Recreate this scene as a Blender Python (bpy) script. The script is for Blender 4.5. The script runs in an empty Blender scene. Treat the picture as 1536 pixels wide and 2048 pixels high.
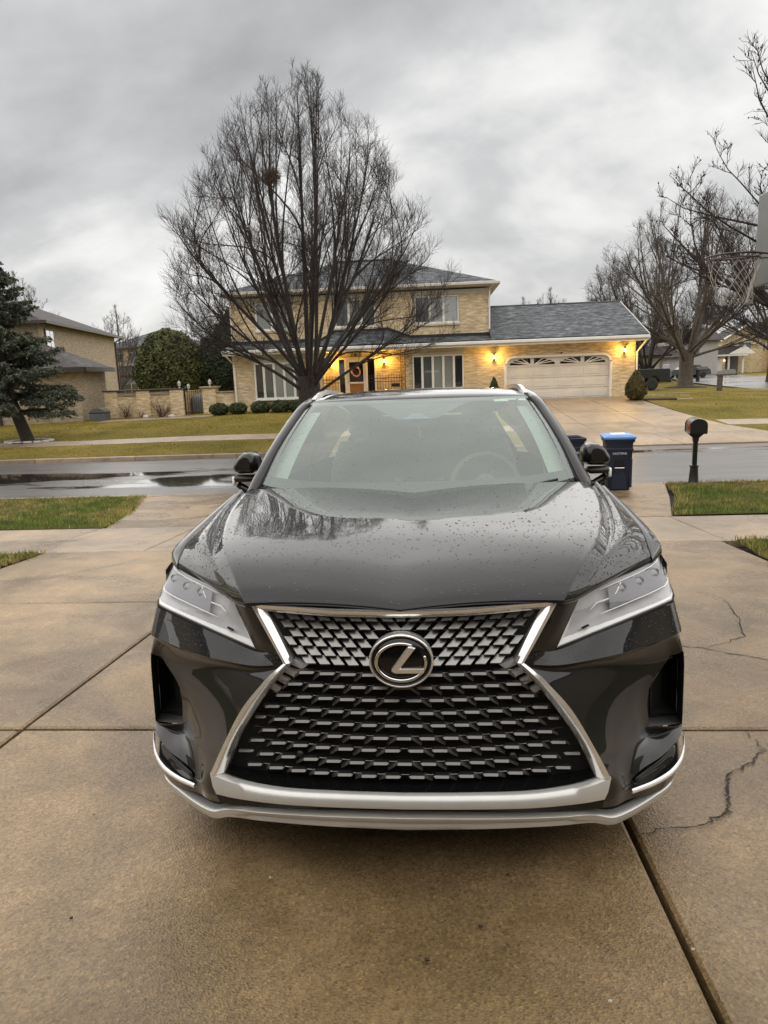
import bpy, bmesh, math, random
import numpy as np
from mathutils import Vector, Matrix, noise
from mathutils.geometry import delaunay_2d_cdt
PI = math.pi
R = math.radians
sc = bpy.context.scene
COL = sc.collection

# ------------------------------------------------------------------ camera
SLOPE = .071            # the driveway falls 7 cm per metre towards the street
def make_camera():
    F, pitch, yaw, roll, h = 1420., math.atan(284/1420.), R(4.27), R(2.1), 1.43
    fw = Vector((-math.sin(yaw)*math.cos(pitch), math.cos(yaw)*math.cos(pitch), -math.sin(pitch)))
    rt = Vector((math.cos(yaw), math.sin(yaw), 0)); up = rt.cross(fw)
    c, s = math.cos(roll), math.sin(roll)
    r2 = rt*c - up*s; u2 = rt*s + up*c
    cam = bpy.data.cameras.new('camera'); o = bpy.data.objects.new('camera', cam); COL.objects.link(o)
    m = Matrix((r2, u2, -fw)).transposed().to_4x4(); m.translation = (0, 0, h)
    o.matrix_world = m
    cam.sensor_fit = 'VERTICAL'; cam.sensor_height = 36; cam.lens = 36*F/2048
    cam.clip_start = .05; cam.clip_end = 3000
    sc.camera = o
make_camera()

# ------------------------------------------------------------------ world
SUN_EL, SUN_AZ = R(72), R(20)
def make_world():
    w = bpy.data.worlds.new('World'); sc.world = w; w.use_nodes = True
    nt = w.node_tree; nt.nodes.clear(); N = nt.nodes.new; L = nt.links.new
    out = N('ShaderNodeOutputWorld'); bg = N('ShaderNodeBackground'); L(bg.outputs[0], out.inputs[0])
    sky = N('ShaderNodeTexSky'); sky.sky_type = 'NISHITA'; sky.sun_disc = False
    sky.sun_elevation = SUN_EL; sky.sun_rotation = SUN_AZ; sky.dust_density = 3; sky.air_density = 1.2
    tc = N('ShaderNodeTexCoord'); sep = N('ShaderNodeSeparateXYZ'); L(tc.outputs['Generated'], sep.inputs[0])
    za = N('ShaderNodeMath'); za.operation = 'ABSOLUTE'; L(sep.outputs[2], za.inputs[0])
    zz = N('ShaderNodeMath'); zz.operation = 'ADD'; zz.inputs[1].default_value = .62; L(za.outputs[0], zz.inputs[0])
    dx = N('ShaderNodeMath'); dx.operation = 'DIVIDE'; L(sep.outputs[0], dx.inputs[0]); L(zz.outputs[0], dx.inputs[1])
    dy = N('ShaderNodeMath'); dy.operation = 'DIVIDE'; L(sep.outputs[1], dy.inputs[0]); L(zz.outputs[0], dy.inputs[1])
    cv = N('ShaderNodeCombineXYZ'); L(dx.outputs[0], cv.inputs[0]); L(dy.outputs[0], cv.inputs[1])
    mp = N('ShaderNodeMapping'); mp.inputs['Location'].default_value = (3.1, 7.4, 0); mp.inputs['Rotation'].default_value = (0, 0, R(-28)); mp.inputs['Scale'].default_value = (1.15, 1.6, 1)
    L(cv.outputs[0], mp.inputs[0])
    n1 = N('ShaderNodeTexNoise'); n1.inputs['Scale'].default_value = 1.5; n1.inputs['Detail'].default_value = 5; n1.inputs['Roughness'].default_value = .5; n1.inputs['Distortion'].default_value = .35
    L(mp.outputs[0], n1.inputs['Vector'])
    n2 = N('ShaderNodeTexNoise'); n2.inputs['Scale'].default_value = 4.2; n2.inputs['Detail'].default_value = 6; n2.inputs['Roughness'].default_value = .55; n2.inputs['Distortion'].default_value = .2
    L(mp.outputs[0], n2.inputs['Vector'])
    mx = N('ShaderNodeMix'); mx.data_type = 'FLOAT'; mx.inputs[0].default_value = .3; L(n1.outputs[0], mx.inputs[2]); L(n2.outputs[0], mx.inputs[3])
    cr = N('ShaderNodeValToRGB'); e = cr.color_ramp.elements
    e[0].position = .34; e[0].color = (.192, .194, .196, 1)
    e[1].position = .68; e[1].color = (.50, .497, .49, 1)
    a = cr.color_ramp.elements.new(.49); a.color = (.295, .296, .296, 1)
    a = cr.color_ramp.elements.new(.56); a.color = (.39, .387, .38, 1)
    L(mx.outputs[0], cr.inputs[0])
    sk = N('ShaderNodeMix'); sk.data_type = 'RGBA'; sk.blend_type = 'MIX'; sk.inputs[0].default_value = .975
    sm = N('ShaderNodeVectorMath'); sm.operation = 'SCALE'; sm.inputs['Scale'].default_value = .1; L(sky.outputs[0], sm.inputs[0])
    L(sm.outputs[0], sk.inputs[6]); L(cr.outputs[0], sk.inputs[7]); L(sk.outputs[2], bg.inputs['Color'])
    bg.inputs['Strength'].default_value = 1.0
make_world()

sl = bpy.data.lights.new('sun', 'SUN'); sl.energy = 1.5; sl.angle = R(172); sl.color = (1, .96, .91)
so = bpy.data.objects.new('sun', sl); COL.objects.link(so)
so.rotation_euler = (R(90) - SUN_EL, 0, PI - SUN_AZ)
sc.view_settings.view_transform = 'Standard'; sc.view_settings.look = 'None'
sc.view_settings.exposure = 1.12; sc.view_settings.gamma = 1; sc.view_settings.use_curve_mapping = False
sc.cycles.max_bounces = 8; sc.cycles.transparent_max_bounces = 12; sc.cycles.use_denoising = True
sc.cycles.sample_clamp_indirect = 6

# ------------------------------------------------------------------ helpers
def tag(o, label=None, cat=None, group=None, kind=None):
    if label: o['label'] = label
    if cat: o['category'] = cat
    if group: o['group'] = group
    if kind: o['kind'] = kind
    return o
def empty(name, loc=(0,0,0), rot=(0,0,0), label=None, cat=None, group=None):
    o = bpy.data.objects.new(name, None); COL.objects.link(o); o.location = loc; o.rotation_euler = rot
    o.empty_display_size = .1
    return tag(o, label, cat, group)
def link(name, me, mat, parent=None):
    o = bpy.data.objects.new(name, me); COL.objects.link(o)
    if mat is not None and not me.materials: me.materials.append(mat)
    if parent is not None: o.parent = parent
    return o
def copy_tree(o, parent=None):
    kids = [c for c in o.children]
    c = o.copy(); COL.objects.link(c); c.parent = parent
    for k in kids: copy_tree(k, c)
    return c

class MB:
    """collects vertices and faces, builds one mesh object"""
    def __init__(s): s.v = []; s.f = []
    def add(s, vs, fs):
        b = len(s.v); s.v += [tuple(p) for p in vs]; s.f += [tuple(i+b for i in f) for f in fs]; return s
    def box(s, c, d, rot=None):
        hx, hy, hz = d[0]/2, d[1]/2, d[2]/2
        p = [Vector((x, y, z)) for z in (-hz, hz) for y in (-hy, hy) for x in (-hx, hx)]
        if rot is not None:
            m = rot if isinstance(rot, Matrix) else Matrix.Rotation(rot, 3, 'Z')
            p = [m @ q for q in p]
        c = Vector(c)
        return s.add([q + c for q in p], [(0,2,3,1),(4,5,7,6),(0,1,5,4),(2,6,7,3),(0,4,6,2),(1,3,7,5)])
    def b2(s, x0, x1, y0, y1, z0, z1):
        return s.box(((x0+x1)/2, (y0+y1)/2, (z0+z1)/2), (abs(x1-x0), abs(y1-y0), abs(z1-z0)))
    def bev(s, c, d, b):
        """box with chamfered edges"""
        hx, hy, hz = d[0]/2, d[1]/2, d[2]/2; b = min(b, hx*.99, hy*.99, hz*.99)
        vs = []; idx = {}
        for sx in (-1,1):
            for sy in (-1,1):
                for sz in (-1,1):
                    for a in range(3):
                        k = [hx-b, hy-b, hz-b]; k[a] += b
                        idx[(sx,sy,sz,a)] = len(vs); vs.append((c[0]+sx*k[0], c[1]+sy*k[1], c[2]+sz*k[2]))
        fs = []
        S = (-1,1)
        def I(sg, a): return idx[(sg[0],sg[1],sg[2],a)]
        for a in range(3):
            o1, o2 = (a+1)%3, (a+2)%3
            for sa in S:
                q = []
                for (p, r_) in ((-1,-1),(1,-1),(1,1),(-1,1)):
                    g = [0,0,0]; g[a] = sa; g[o1] = p; g[o2] = r_; q.append(I(g, a))
                fs.append(tuple(q if sa > 0 else q[::-1]))
            for p in S:
                for r_ in S:
                    g1 = [0,0,0]; g2 = [0,0,0]
                    g1[o1] = g2[o1] = p; g1[o2] = g2[o2] = r_; g1[a] = -1; g2[a] = 1
                    q = (I(g1,o1), I(g2,o1), I(g2,o2), I(g1,o2))
                    fs.append(q if p*r_ < 0 else q[::-1])
        for sx in S:
            for sy in S:
                for sz in S:
                    g = (sx,sy,sz); q = (I(g,0), I(g,1), I(g,2)); fs.append(q if sx*sy*sz > 0 else q[::-1])
        return s.add(vs, fs)
    def bev2(s, x0, x1, y0, y1, z0, z1, b):
        return s.bev(((x0+x1)/2, (y0+y1)/2, (z0+z1)/2), (abs(x1-x0), abs(y1-y0), abs(z1-z0)), b)
    def tube(s, pts, rad, n=8, cap=True):
        pts = [Vector(p) for p in pts]; m = len(pts); rad = rad if hasattr(rad, '__len__') else [rad]*m
        vs = []; ref = None
        for i in range(m):
            t = (pts[min(i+1, m-1)] - pts[max(i-1, 0)]).normalized()
            if ref is None: ref = Vector((0,0,1)) if abs(t.z) < .9 else Vector((1,0,0))
            u = t.cross(ref).normalized(); w = u.cross(t).normalized(); ref = w
            for k in range(n):
                a = 2*PI*k/n; vs.append(pts[i] + u*(math.cos(a)*rad[i]) + w*(math.sin(a)*rad[i]))
        fs = [(i*n+k, i*n+(k+1)%n, (i+1)*n+(k+1)%n, (i+1)*n+k) for i in range(m-1) for k in range(n)]
        if cap: fs += [tuple(range(n))[::-1], tuple((m-1)*n+k for k in range(n))]
        return s.add(vs, fs)
    def cyl(s, a, b, r, n=16, r2=None):
        return s.tube([a, b], [r, r if r2 is None else r2], n)
    def lathe(s, prof, n=24, axis='Z', c=(0,0,0)):
        vs = []
        for (r, h) in prof:
            for k in range(n):
                a = 2*PI*k/n; x, y = r*math.cos(a), r*math.sin(a)
                q = {'Z': (x, y, h), 'X': (h, x, y), 'Y': (y, h, x)}[axis]
                vs.append((q[0]+c[0], q[1]+c[1], q[2]+c[2]))
        m = len(prof)
        fs = [(i*n+k, i*n+(k+1)%n, (i+1)*n+(k+1)%n, (i+1)*n+k) for i in range(m-1) for k in range(n)]
        if prof[0][0] > 1e-4: fs.append(tuple(range(n))[::-1])
        if prof[-1][0] > 1e-4: fs.append(tuple((m-1)*n+k for k in range(n)))
        return s.add(vs, fs)
    def prism(s, poly, y0, y1, axis='Y'):
        """poly in (x,z) extruded along y (axis Y), (y,z) along x (axis X), (x,y) along z (axis Z)"""
        n = len(poly); vs = []
        for h in (y0, y1):
            for (a, b) in poly:
                vs.append({'Y': (a, h, b), 'X': (h, a, b), 'Z': (a, b, h)}[axis])
        fs = [(i, (i+1)%n, n+(i+1)%n, n+i) for i in range(n)] + [tuple(range(n))[::-1], tuple(range(n, 2*n))]
        return s.add(vs, fs)
    def grid(s, rows, close=False, flip=False):
        m, n = len(rows), len(rows[0]); vs = [p for r in rows for p in r]; fs = []
        for i in range(m-1):
            for j in range(n if close else n-1):
                q = (i*n+j, i*n+(j+1)%n, (i+1)*n+(j+1)%n, (i+1)*n+j); fs.append(q[::-1] if flip else q)
        return s.add(vs, fs)
    def mirror(s):
        s.add([(-x, y, z) for x, y, z in s.v], [tuple(reversed(f)) for f in s.f]); return s
    def mesh(s, name, smooth=False, weld=0, recalc=True, angle=None):
        me = bpy.data.meshes.new(name); me.from_pydata([tuple(p) for p in s.v], [], s.f)
        if weld or recalc:
            bm = bmesh.new(); bm.from_mesh(me)
            if weld: bmesh.ops.remove_doubles(bm, verts=bm.verts, dist=weld)
            if recalc: bmesh.ops.recalc_face_normals(bm, faces=bm.faces)
            bm.to_mesh(me); bm.free()
        if smooth:
            me.polygons.foreach_set('use_smooth', [True]*len(me.polygons))
            if angle is not None:
                me.set_sharp_from_angle(angle=R(angle))
        me.update(); return me
    def build(s, name, mat, parent=None, smooth=False, weld=0, recalc=True, angle=None):
        return link(name, s.mesh(name, smooth, weld, recalc, angle), mat, parent)

def fast_mesh(name, V, T, smooth=False):
    """numpy vertices (n,3) and faces (m,k) of one size into a mesh"""
    V = np.asarray(V, np.float32); T = np.asarray(T, np.int32); k = T.shape[1]
    me = bpy.data.meshes.new(name); me.vertices.add(len(V)); me.vertices.foreach_set('co', V.ravel())
    me.loops.add(T.size); me.loops.foreach_set('vertex_index', T.ravel())
    me.polygons.add(len(T)); me.polygons.foreach_set('loop_start', np.arange(0, T.size, k, dtype=np.int32))
    me.update(calc_edges=True); me.validate()
    if smooth: me.polygons.foreach_set('use_smooth', [True]*len(me.polygons))
    return me

# ------------------------------------------------------------------ materials
MAT = {}
def new_mat(name):
    m = bpy.data.materials.new(name); m.use_nodes = True; nt = m.node_tree
    b = nt.nodes['Principled BSDF']; MAT[name] = m
    return m, nt, b
def setb(b, **k):
    names = dict(base='Base Color', rough='Roughness', metal='Metallic', coat='Coat Weight', coatr='Coat Roughness', coatior='Coat IOR', ior='IOR', spec='Specular IOR Level', alpha='Alpha', trans='Transmission Weight', emc='Emission Color', ems='Emission Strength', sheen='Sheen Weight')
    for a, v in k.items():
        i = b.inputs[names[a]]; i.default_value = (*v, 1) if isinstance(v, (tuple, list)) and len(v) == 3 else v
def plain(name, base, rough=.5, var=.12, scale=8., bump=0., bscale=60., **k):
    """base colour broken up by noise, optional fine bump"""
    m, nt, b = new_mat(name); setb(b, base=base, rough=rough, **k)
    N = nt.nodes.new; L = nt.links.new
    if var or bump:
        tc = N('ShaderNodeTexCoord')
    if var:
        n = N('ShaderNodeTexNoise'); n.inputs['Scale'].default_value = scale; n.inputs['Detail'].default_value = 6; n.inputs['Roughness'].default_value = .65
        L(tc.outputs['Object'], n.inputs['Vector'])
        mr = N('ShaderNodeMapRange'); mr.inputs[1].default_value = .25; mr.inputs[2].default_value = .75; mr.inputs[3].default_value = 1-var*1.6; mr.inputs[4].default_value = 1+var*1.6
        L(n.outputs[0], mr.inputs[0])
        mx = N('ShaderNodeVectorMath'); mx.operation = 'SCALE'; mx.inputs[0].default_value = base; L(mr.outputs[0], mx.inputs['Scale']); L(mx.outputs[0], b.inputs['Base Color'])
    if bump:
        n2 = N('ShaderNodeTexNoise'); n2.inputs['Scale'].default_value = bscale; n2.inputs['Detail'].default_value = 5
        L(tc.outputs['Object'], n2.inputs['Vector'])
        bp = N('ShaderNodeBump'); bp.inputs['Strength'].default_value = bump; bp.inputs['Distance'].default_value = .02; L(n2.outputs[0], bp.inputs['Height']); L(bp.outputs[0], b.inputs['Normal'])
    return m
def ramp(nt, stops, fac):
    cr = nt.nodes.new('ShaderNodeValToRGB'); e = cr.color_ramp.elements
    while len(e) < len(stops): e.new(.5)
    for el, (p, c) in zip(e, stops): el.position = p; el.color = (*c, 1) if len(c) == 3 else c
    nt.links.new(fac, cr.inputs[0]); return cr
def tnoise(nt, vec, scale, detail=5, rough=.6, dist=0):
    n = nt.nodes.new('ShaderNodeTexNoise'); n.inputs['Scale'].default_value = scale; n.inputs['Detail'].default_value = detail; n.inputs['Roughness'].default_value = rough; n.inputs['Distortion'].default_value = dist
    nt.links.new(vec, n.inputs['Vector']); return n
def mixc(nt, mode, fac, a, b):
    m = nt.nodes.new('ShaderNodeMix'); m.data_type = 'RGBA'; m.blend_type = mode
    for i, v in ((0, fac), (6, a), (7, b)):
        if hasattr(v, 'default_value'): nt.links.new(v, m.inputs[i])
        elif i == 0: m.inputs[0].default_value = v
        else: m.inputs[i].default_value = (*v, 1)
    return m.outputs[2]
def mrange(nt, v, a, b, c, d):
    m = nt.nodes.new('ShaderNodeMapRange'); nt.links.new(v, m.inputs[0])
    for i, x in enumerate((a, b, c, d)): m.inputs[i+1].default_value = x
    return m.outputs[0]

def concrete(name, c, speck=.5, wet=.5, damp_shade=False, var=1.0):
    m, nt, b = new_mat(name); L = nt.links.new
    tc = nt.nodes.new('ShaderNodeTexCoord'); V = tc.outputs['Object']
    geo = nt.nodes.new('ShaderNodeNewGeometry'); P = geo.outputs['Position']
    oi = nt.nodes.new('ShaderNodeObjectInfo')
    big = tnoise(nt, P, .55, 4, .6, .4); mid = tnoise(nt, P, 4.5, 6, .65); fine = tnoise(nt, P, 95, 4, .7)
    col = ramp(nt, [(.28, tuple(x*.66 for x in c)), (.5, c), (.75, tuple(min(1, x*1.22) for x in c))], big.outputs[0]).outputs[0]
    col = mixc(nt, 'MULTIPLY', .8, col, ramp(nt, [(.3, (.72, .70, .68)), (.65, (1.08, 1.08, 1.08))], mid.outputs[0]).outputs[0])
    vo = nt.nodes.new('ShaderNodeTexVoronoi'); vo.inputs['Scale'].default_value = 130; L(P, vo.inputs['Vector'])
    col = mixc(nt, 'MULTIPLY', speck, col, ramp(nt, [(.0, (.30, .28, .26)), (.25, (.72, .70, .67)), (.55, (1.05, 1.03, 1.0)), (.85, (1.4, 1.37, 1.3)), (1, (2.1, 2.0, 1.85))], vo.outputs['Color']).outputs[0])
    col = mixc(nt, 'MULTIPLY', .6, col, ramp(nt, [(.3, (.7, .68, .66)), (.7, (1.12, 1.12, 1.12))], fine.outputs[0]).outputs[0])
    # small pits and stains
    vp = nt.nodes.new('ShaderNodeTexVoronoi'); vp.inputs['Scale'].default_value = 3.3; L(P, vp.inputs['Vector'])
    col = mixc(nt, 'MULTIPLY', .8, col, ramp(nt, [(.02, (.3, .26, .22)), (.055, (1, 1, 1))], vp.outputs['Distance']).outputs[0])
    ov = nt.nodes.new('ShaderNodeVectorMath'); ov.operation = 'SCALE'; L(col, ov.inputs[0]); L(mrange(nt, oi.outputs['Random'], 0, 1, .86, 1.10), ov.inputs['Scale'])
    wn = tnoise(nt, P, .8, 5, .6, .6)
    dark = mrange(nt, wn.outputs[0], .40, .62, 1+.08*var, 1-.34*var)
    o2 = nt.nodes.new('ShaderNodeVectorMath'); o2.operation = 'SCALE'; L(ov.outputs[0], o2.inputs[0]); L(dark, o2.inputs['Scale'])
    bc = o2.outputs[0]; rg = mrange(nt, wn.outputs[0], .4, .62, .60-.14*wet, .34-.16*wet)
    if damp_shade:     # oil and wet stain with the car's and garage's shade painted in, ragged edge
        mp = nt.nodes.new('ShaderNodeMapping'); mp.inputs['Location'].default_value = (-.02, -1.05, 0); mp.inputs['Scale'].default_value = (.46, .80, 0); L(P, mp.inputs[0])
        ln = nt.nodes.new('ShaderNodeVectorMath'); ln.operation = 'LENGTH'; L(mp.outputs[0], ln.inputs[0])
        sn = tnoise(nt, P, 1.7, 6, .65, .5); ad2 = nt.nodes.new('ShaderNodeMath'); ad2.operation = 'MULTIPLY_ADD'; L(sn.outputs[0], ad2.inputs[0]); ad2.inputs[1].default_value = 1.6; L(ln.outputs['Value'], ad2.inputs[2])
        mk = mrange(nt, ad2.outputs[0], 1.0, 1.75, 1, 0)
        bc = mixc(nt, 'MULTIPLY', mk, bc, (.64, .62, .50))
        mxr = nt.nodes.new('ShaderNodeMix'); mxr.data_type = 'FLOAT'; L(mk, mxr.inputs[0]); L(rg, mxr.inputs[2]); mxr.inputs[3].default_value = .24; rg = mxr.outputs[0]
    L(bc, b.inputs['Base Color'])
    L(rg, b.inputs['Roughness'])
    bp = nt.nodes.new('ShaderNodeBump'); bp.inputs['Strength'].default_value = .5; bp.inputs['Distance'].default_value = .004
    ad = nt.nodes.new('ShaderNodeMath'); ad.operation = 'ADD'; L(fine.outputs[0], ad.inputs[0]); L(vo.outputs['Distance'], ad.inputs[1]); L(ad.outputs[0], bp.inputs['Height'])
    L(bp.outputs[0], b.inputs['Normal'])
    return m
concrete('concrete', (.310, .217, .122), .65, 1.3, damp_shade=True)
concrete('concrete_far', (.37, .270, .170), .3, .25, False, .25)
concrete('concrete_walk', (.36, .275, .190), .4, .5, False, .6)
plain('joint_dirt', (.035, .026, .018), .9, .3, 30, .5, 80)
plain('crack', (.03, .022, .016), .9, .2, 60)

def asphalt():
    m, nt, b = new_mat('asphalt'); L = nt.links.new
    P = nt.nodes.new('ShaderNodeNewGeometry').outputs['Position']
    mp = nt.nodes.new('ShaderNodeMapping'); mp.inputs['Scale'].default_value = (.22, 1, 1); mp.inputs['Location'].default_value = (5.3, 2.0, 0); L(P, mp.inputs[0])
    a = tnoise(nt, mp.outputs[0], .55, 5, .55, .5); f = tnoise(nt, P, 70, 3, .6); st = tnoise(nt, mp.outputs[0], 2.0, 4, .6)
    col = ramp(nt, [(.35, (.075, .07, .068)), (.6, (.125, .118, .112))], st.outputs[0]).outputs[0]
    col = mixc(nt, 'MULTIPLY', .7, col, ramp(nt, [(.3, (.6, .6, .6)), (.7, (1.25, 1.25, 1.25))], f.outputs[0]).outputs[0])
    wet = mrange(nt, a.outputs[0], .54, .60, 0, 1)
    col = mixc(nt, 'MIX', wet, col, (.022, .019, .017))
    L(col, b.inputs['Base Color'])
    L(mrange(nt, a.outputs[0], .54, .60, .34, .06), b.inputs['Roughness'])
    bp = nt.nodes.new('ShaderNodeBump'); bp.inputs['Distance'].default_value = .006; L(f.outputs[0], bp.inputs['Height'])
    L(mrange(nt, a.outputs[0], .53, .58, .5, 0.0), bp.inputs['Strength']); L(bp.outputs[0], b.inputs['Normal'])
    return m
asphalt()

def soil(name, c1, c2, c3):
    m, nt, b = new_mat(name); L = nt.links.new
    P = nt.nodes.new('ShaderNodeNewGeometry').outputs['Position']
    a = tnoise(nt, P, .35, 4, .6, .4); f = tnoise(nt, P, 14, 5, .7); g = tnoise(nt, P, 120, 3, .7)
    col = ramp(nt, [(.32, c1), (.5, c2), (.68, c3)], a.outputs[0]).outputs[0]
    col = mixc(nt, 'MULTIPLY', .8, col, ramp(nt, [(.3, (.55, .6, .5)), (.7, (1.3, 1.25, 1.2))], f.outputs[0]).outputs[0])
    col = mixc(nt, 'MULTIPLY', .8, col, ramp(nt, [(.3, (.5, .5, .5)), (.7, (1.3, 1.3, 1.3))], g.outputs[0]).outputs[0])
    L(col, b.inputs['Base Color']); setb(b, rough=.9, spec=.2)
    bp = nt.nodes.new('ShaderNodeBump'); bp.inputs['Strength'].default_value = .8; bp.inputs['Distance'].default_value = .05; L(g.outputs[0], bp.inputs['Height']); L(bp.outputs[0], b.inputs['Normal'])
    return m
soil('turf', (.05, .06, .012), (.085, .09, .018), (.15, .125, .035))
soil('turf_far', (.15, .13, .020), (.24, .185, .032), (.34, .25, .065))

def brick(name, c1, c2, mortar, bw=.20, bh=.068, bump=.4):
    m, nt, b = new_mat(name); L = nt.links.new
    tc = nt.nodes.new('ShaderNodeTexCoord'); sp = nt.nodes.new('ShaderNodeSeparateXYZ'); L(tc.outputs['Object'], sp.inputs[0])
    ad = nt.nodes.new('ShaderNodeMath'); ad.operation = 'ADD'; L(sp.outputs[0], ad.inputs[0]); L(sp.outputs[1], ad.inputs[1])
    cv = nt.nodes.new('ShaderNodeCombineXYZ'); L(ad.outputs[0], cv.inputs[0]); L(sp.outputs[2], cv.inputs[1])
    br = nt.nodes.new('ShaderNodeTexBrick'); L(cv.outputs[0], br.inputs['Vector'])
    br.inputs['Scale'].default_value = 1; br.inputs['Brick Width'].default_value = bw; br.inputs['Row Height'].default_value = bh; br.inputs['Mortar Size'].default_value = .006
    br.inputs['Color1'].default_value = (*c1, 1); br.inputs['Color2'].default_value = (*c2, 1); br.inputs['Mortar'].default_value = (*mortar, 1); br.inputs['Bias'].default_value = 0
    n = tnoise(nt, tc.outputs['Object'], 1.3, 5, .6); mpb = nt.nodes.new('ShaderNodeMapping'); mpb.inputs['Scale'].default_value = (2.6, 13.5, 1); L(cv.outputs[0], mpb.inputs[0]); n2 = tnoise(nt, mpb.outputs[0], 1.0, 2, .5)
    col = mixc(nt, 'MULTIPLY', .7, br.outputs['Color'], ramp(nt, [(.3, (.82, .80, .77)), (.7, (1.12, 1.12, 1.12))], n.outputs[0]).outputs[0])
    col = mixc(nt, 'MULTIPLY', .9, col, ramp(nt, [(.38, (.74, .70, .64)), (.62, (1.14, 1.13, 1.11))], n2.outputs[0]).outputs[0])
    L(col, b.inputs['Base Color']); setb(b, rough=.85)
    bp = nt.nodes.new('ShaderNodeBump'); bp.invert = True; bp.inputs['Strength'].default_value = bump; bp.inputs['Distance'].default_value = .01; L(br.outputs['Fac'], bp.inputs['Height']); L(bp.outputs[0], b.inputs['Normal'])
    return m
brick('brick_cream', (.80, .65, .43), (.68, .53, .33), (.48, .40, .28))
brick('brick_tan', (.43, .36, .26), (.34, .275, .195), (.32, .27, .21))
brick('brick_red', (.24, .09, .06), (.17, .065, .045), (.3, .26, .22))
def shingle(name, c1, c2, vs=2.2):
    m, nt, b = new_mat(name); L = nt.links.new
    tc = nt.nodes.new('ShaderNodeTexCoord'); sp = nt.nodes.new('ShaderNodeSeparateXYZ'); L(tc.outputs['Object'], sp.inputs[0])
    ad = nt.nodes.new('ShaderNodeMath'); ad.operation = 'MULTIPLY_ADD'; L(sp.outputs[1], ad.inputs[0]); ad.inputs[1].default_value = .35; L(sp.outputs[0], ad.inputs[2])
    mz = nt.nodes.new('ShaderNodeMath'); mz.operation = 'MULTIPLY'; mz.inputs[1].default_value = vs; L(sp.outputs[2], mz.inputs[0])
    cv = nt.nodes.new('ShaderNodeCombineXYZ'); L(ad.outputs[0], cv.inputs[0]); L(mz.outputs[0], cv.inputs[1])
    br = nt.nodes.new('ShaderNodeTexBrick'); L(cv.outputs[0], br.inputs['Vector']); br.inputs['Scale'].default_value = 1
    br.inputs['Brick Width'].default_value = .34; br.inputs['Row Height'].default_value = .145; br.inputs['Mortar Size'].default_value = .012
    br.inputs['Color1'].default_value = (*c1, 1); br.inputs['Color2'].default_value = (*c2, 1); br.inputs['Mortar'].default_value = (c2[0]*.45, c2[1]*.45, c2[2]*.45, 1)
    mps = nt.nodes.new('ShaderNodeMapping'); mps.inputs['Scale'].default_value = (2.2, 5.5, 1); L(cv.outputs[0], mps.inputs[0]); n = tnoise(nt, mps.outputs[0], 1.0, 3, .6)
    col = mixc(nt, 'MULTIPLY', 1, br.outputs['Color'], ramp(nt, [(.36, (.42, .42, .42)), (.64, (1.7, 1.7, 1.7))], n.outputs[0]).outputs[0])
    L(col, b.inputs['Base Color']); setb(b, rough=.7, spec=.25)
    bp = nt.nodes.new('ShaderNodeBump'); bp.invert = True; bp.inputs['Strength'].default_value = .7; bp.inputs['Distance'].default_value = .02; L(br.outputs['Fac'], bp.inputs['Height']); L(bp.outputs[0], b.inputs['Normal'])
    return m
shingle('shingle_grey', (.115, .125, .135), (.055, .06, .066))
shingle('shingle_brown', (.065, .054, .050), (.04, .034, .032))

plain('white_trim', (.62, .57, .49), .5, .08, 3)
plain('white_paint', (.80, .77, .71), .45, .06, 4)
plain('cream_door', (.76, .70, .60), .45, .06, 2)
plain('flashing', (.018, .018, .02), .45, .2, 5)
plain('black_iron', (.012, .012, .012), .45, .2, 20)
plain('wood_door', (.36, .16, .05), .4, .25, 6)
plain('dark_trim', (.05, .035, .03), .5, .15, 5)
plain('siding_grey', (.22, .21, .20), .6, .1, 3)
plain('bark', (.036, .027, .022), .85, .35, 9, .9, 22)
plain('bark_pale', (.095, .076, .055), .85, .35, 6, .9, 14)
plain('twig', (.045, .031, .027), .8, .2, 8)
plain('twig_red', (.034, .023, .019), .8, .2, 8)
plain('twig_pale', (.062, .048, .039), .8, .2, 8)
plain('leaf_yew', (.042, .056, .014), .7, .45, 5)
plain('leaf_yew2', (.026, .042, .016), .7, .4, 5)
plain('leaf_cedar', (.078, .084, .022), .75, .5, 1.2)
plain('leaf_olive', (.085, .066, .016), .75, .4, 3)
plain('leaf_spruce', (.075, .088, .055), .7, .45, 1.5)
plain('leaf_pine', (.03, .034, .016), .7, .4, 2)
plain('dead_stem', (.12, .065, .04), .8, .3, 8)
plain('stone_pale', (.55, .52, .46), .8, .2, 5, .5, 12)
plain('mulch', (.05, .034, .022), .95, .4, 25, .8, 40)
def glass(name, refl=.25, tint=(.05, .06, .06), rough=.02):
    """window pane: dark room behind, sky on the outside"""
    m, nt, b = new_mat(name); setb(b, base=tint, rough=rough, spec=.8, coat=1.0, coatr=.01, coatior=1.5+refl)
    return m
glass('window_glass', .25, (.10, .115, .11)); glass('window_glass_curtain', .2, (.27, .29, .26)); glass('window_dark', .2, (.03, .035, .035)); glass('window_black', .05, (.008, .008, .009))
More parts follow.
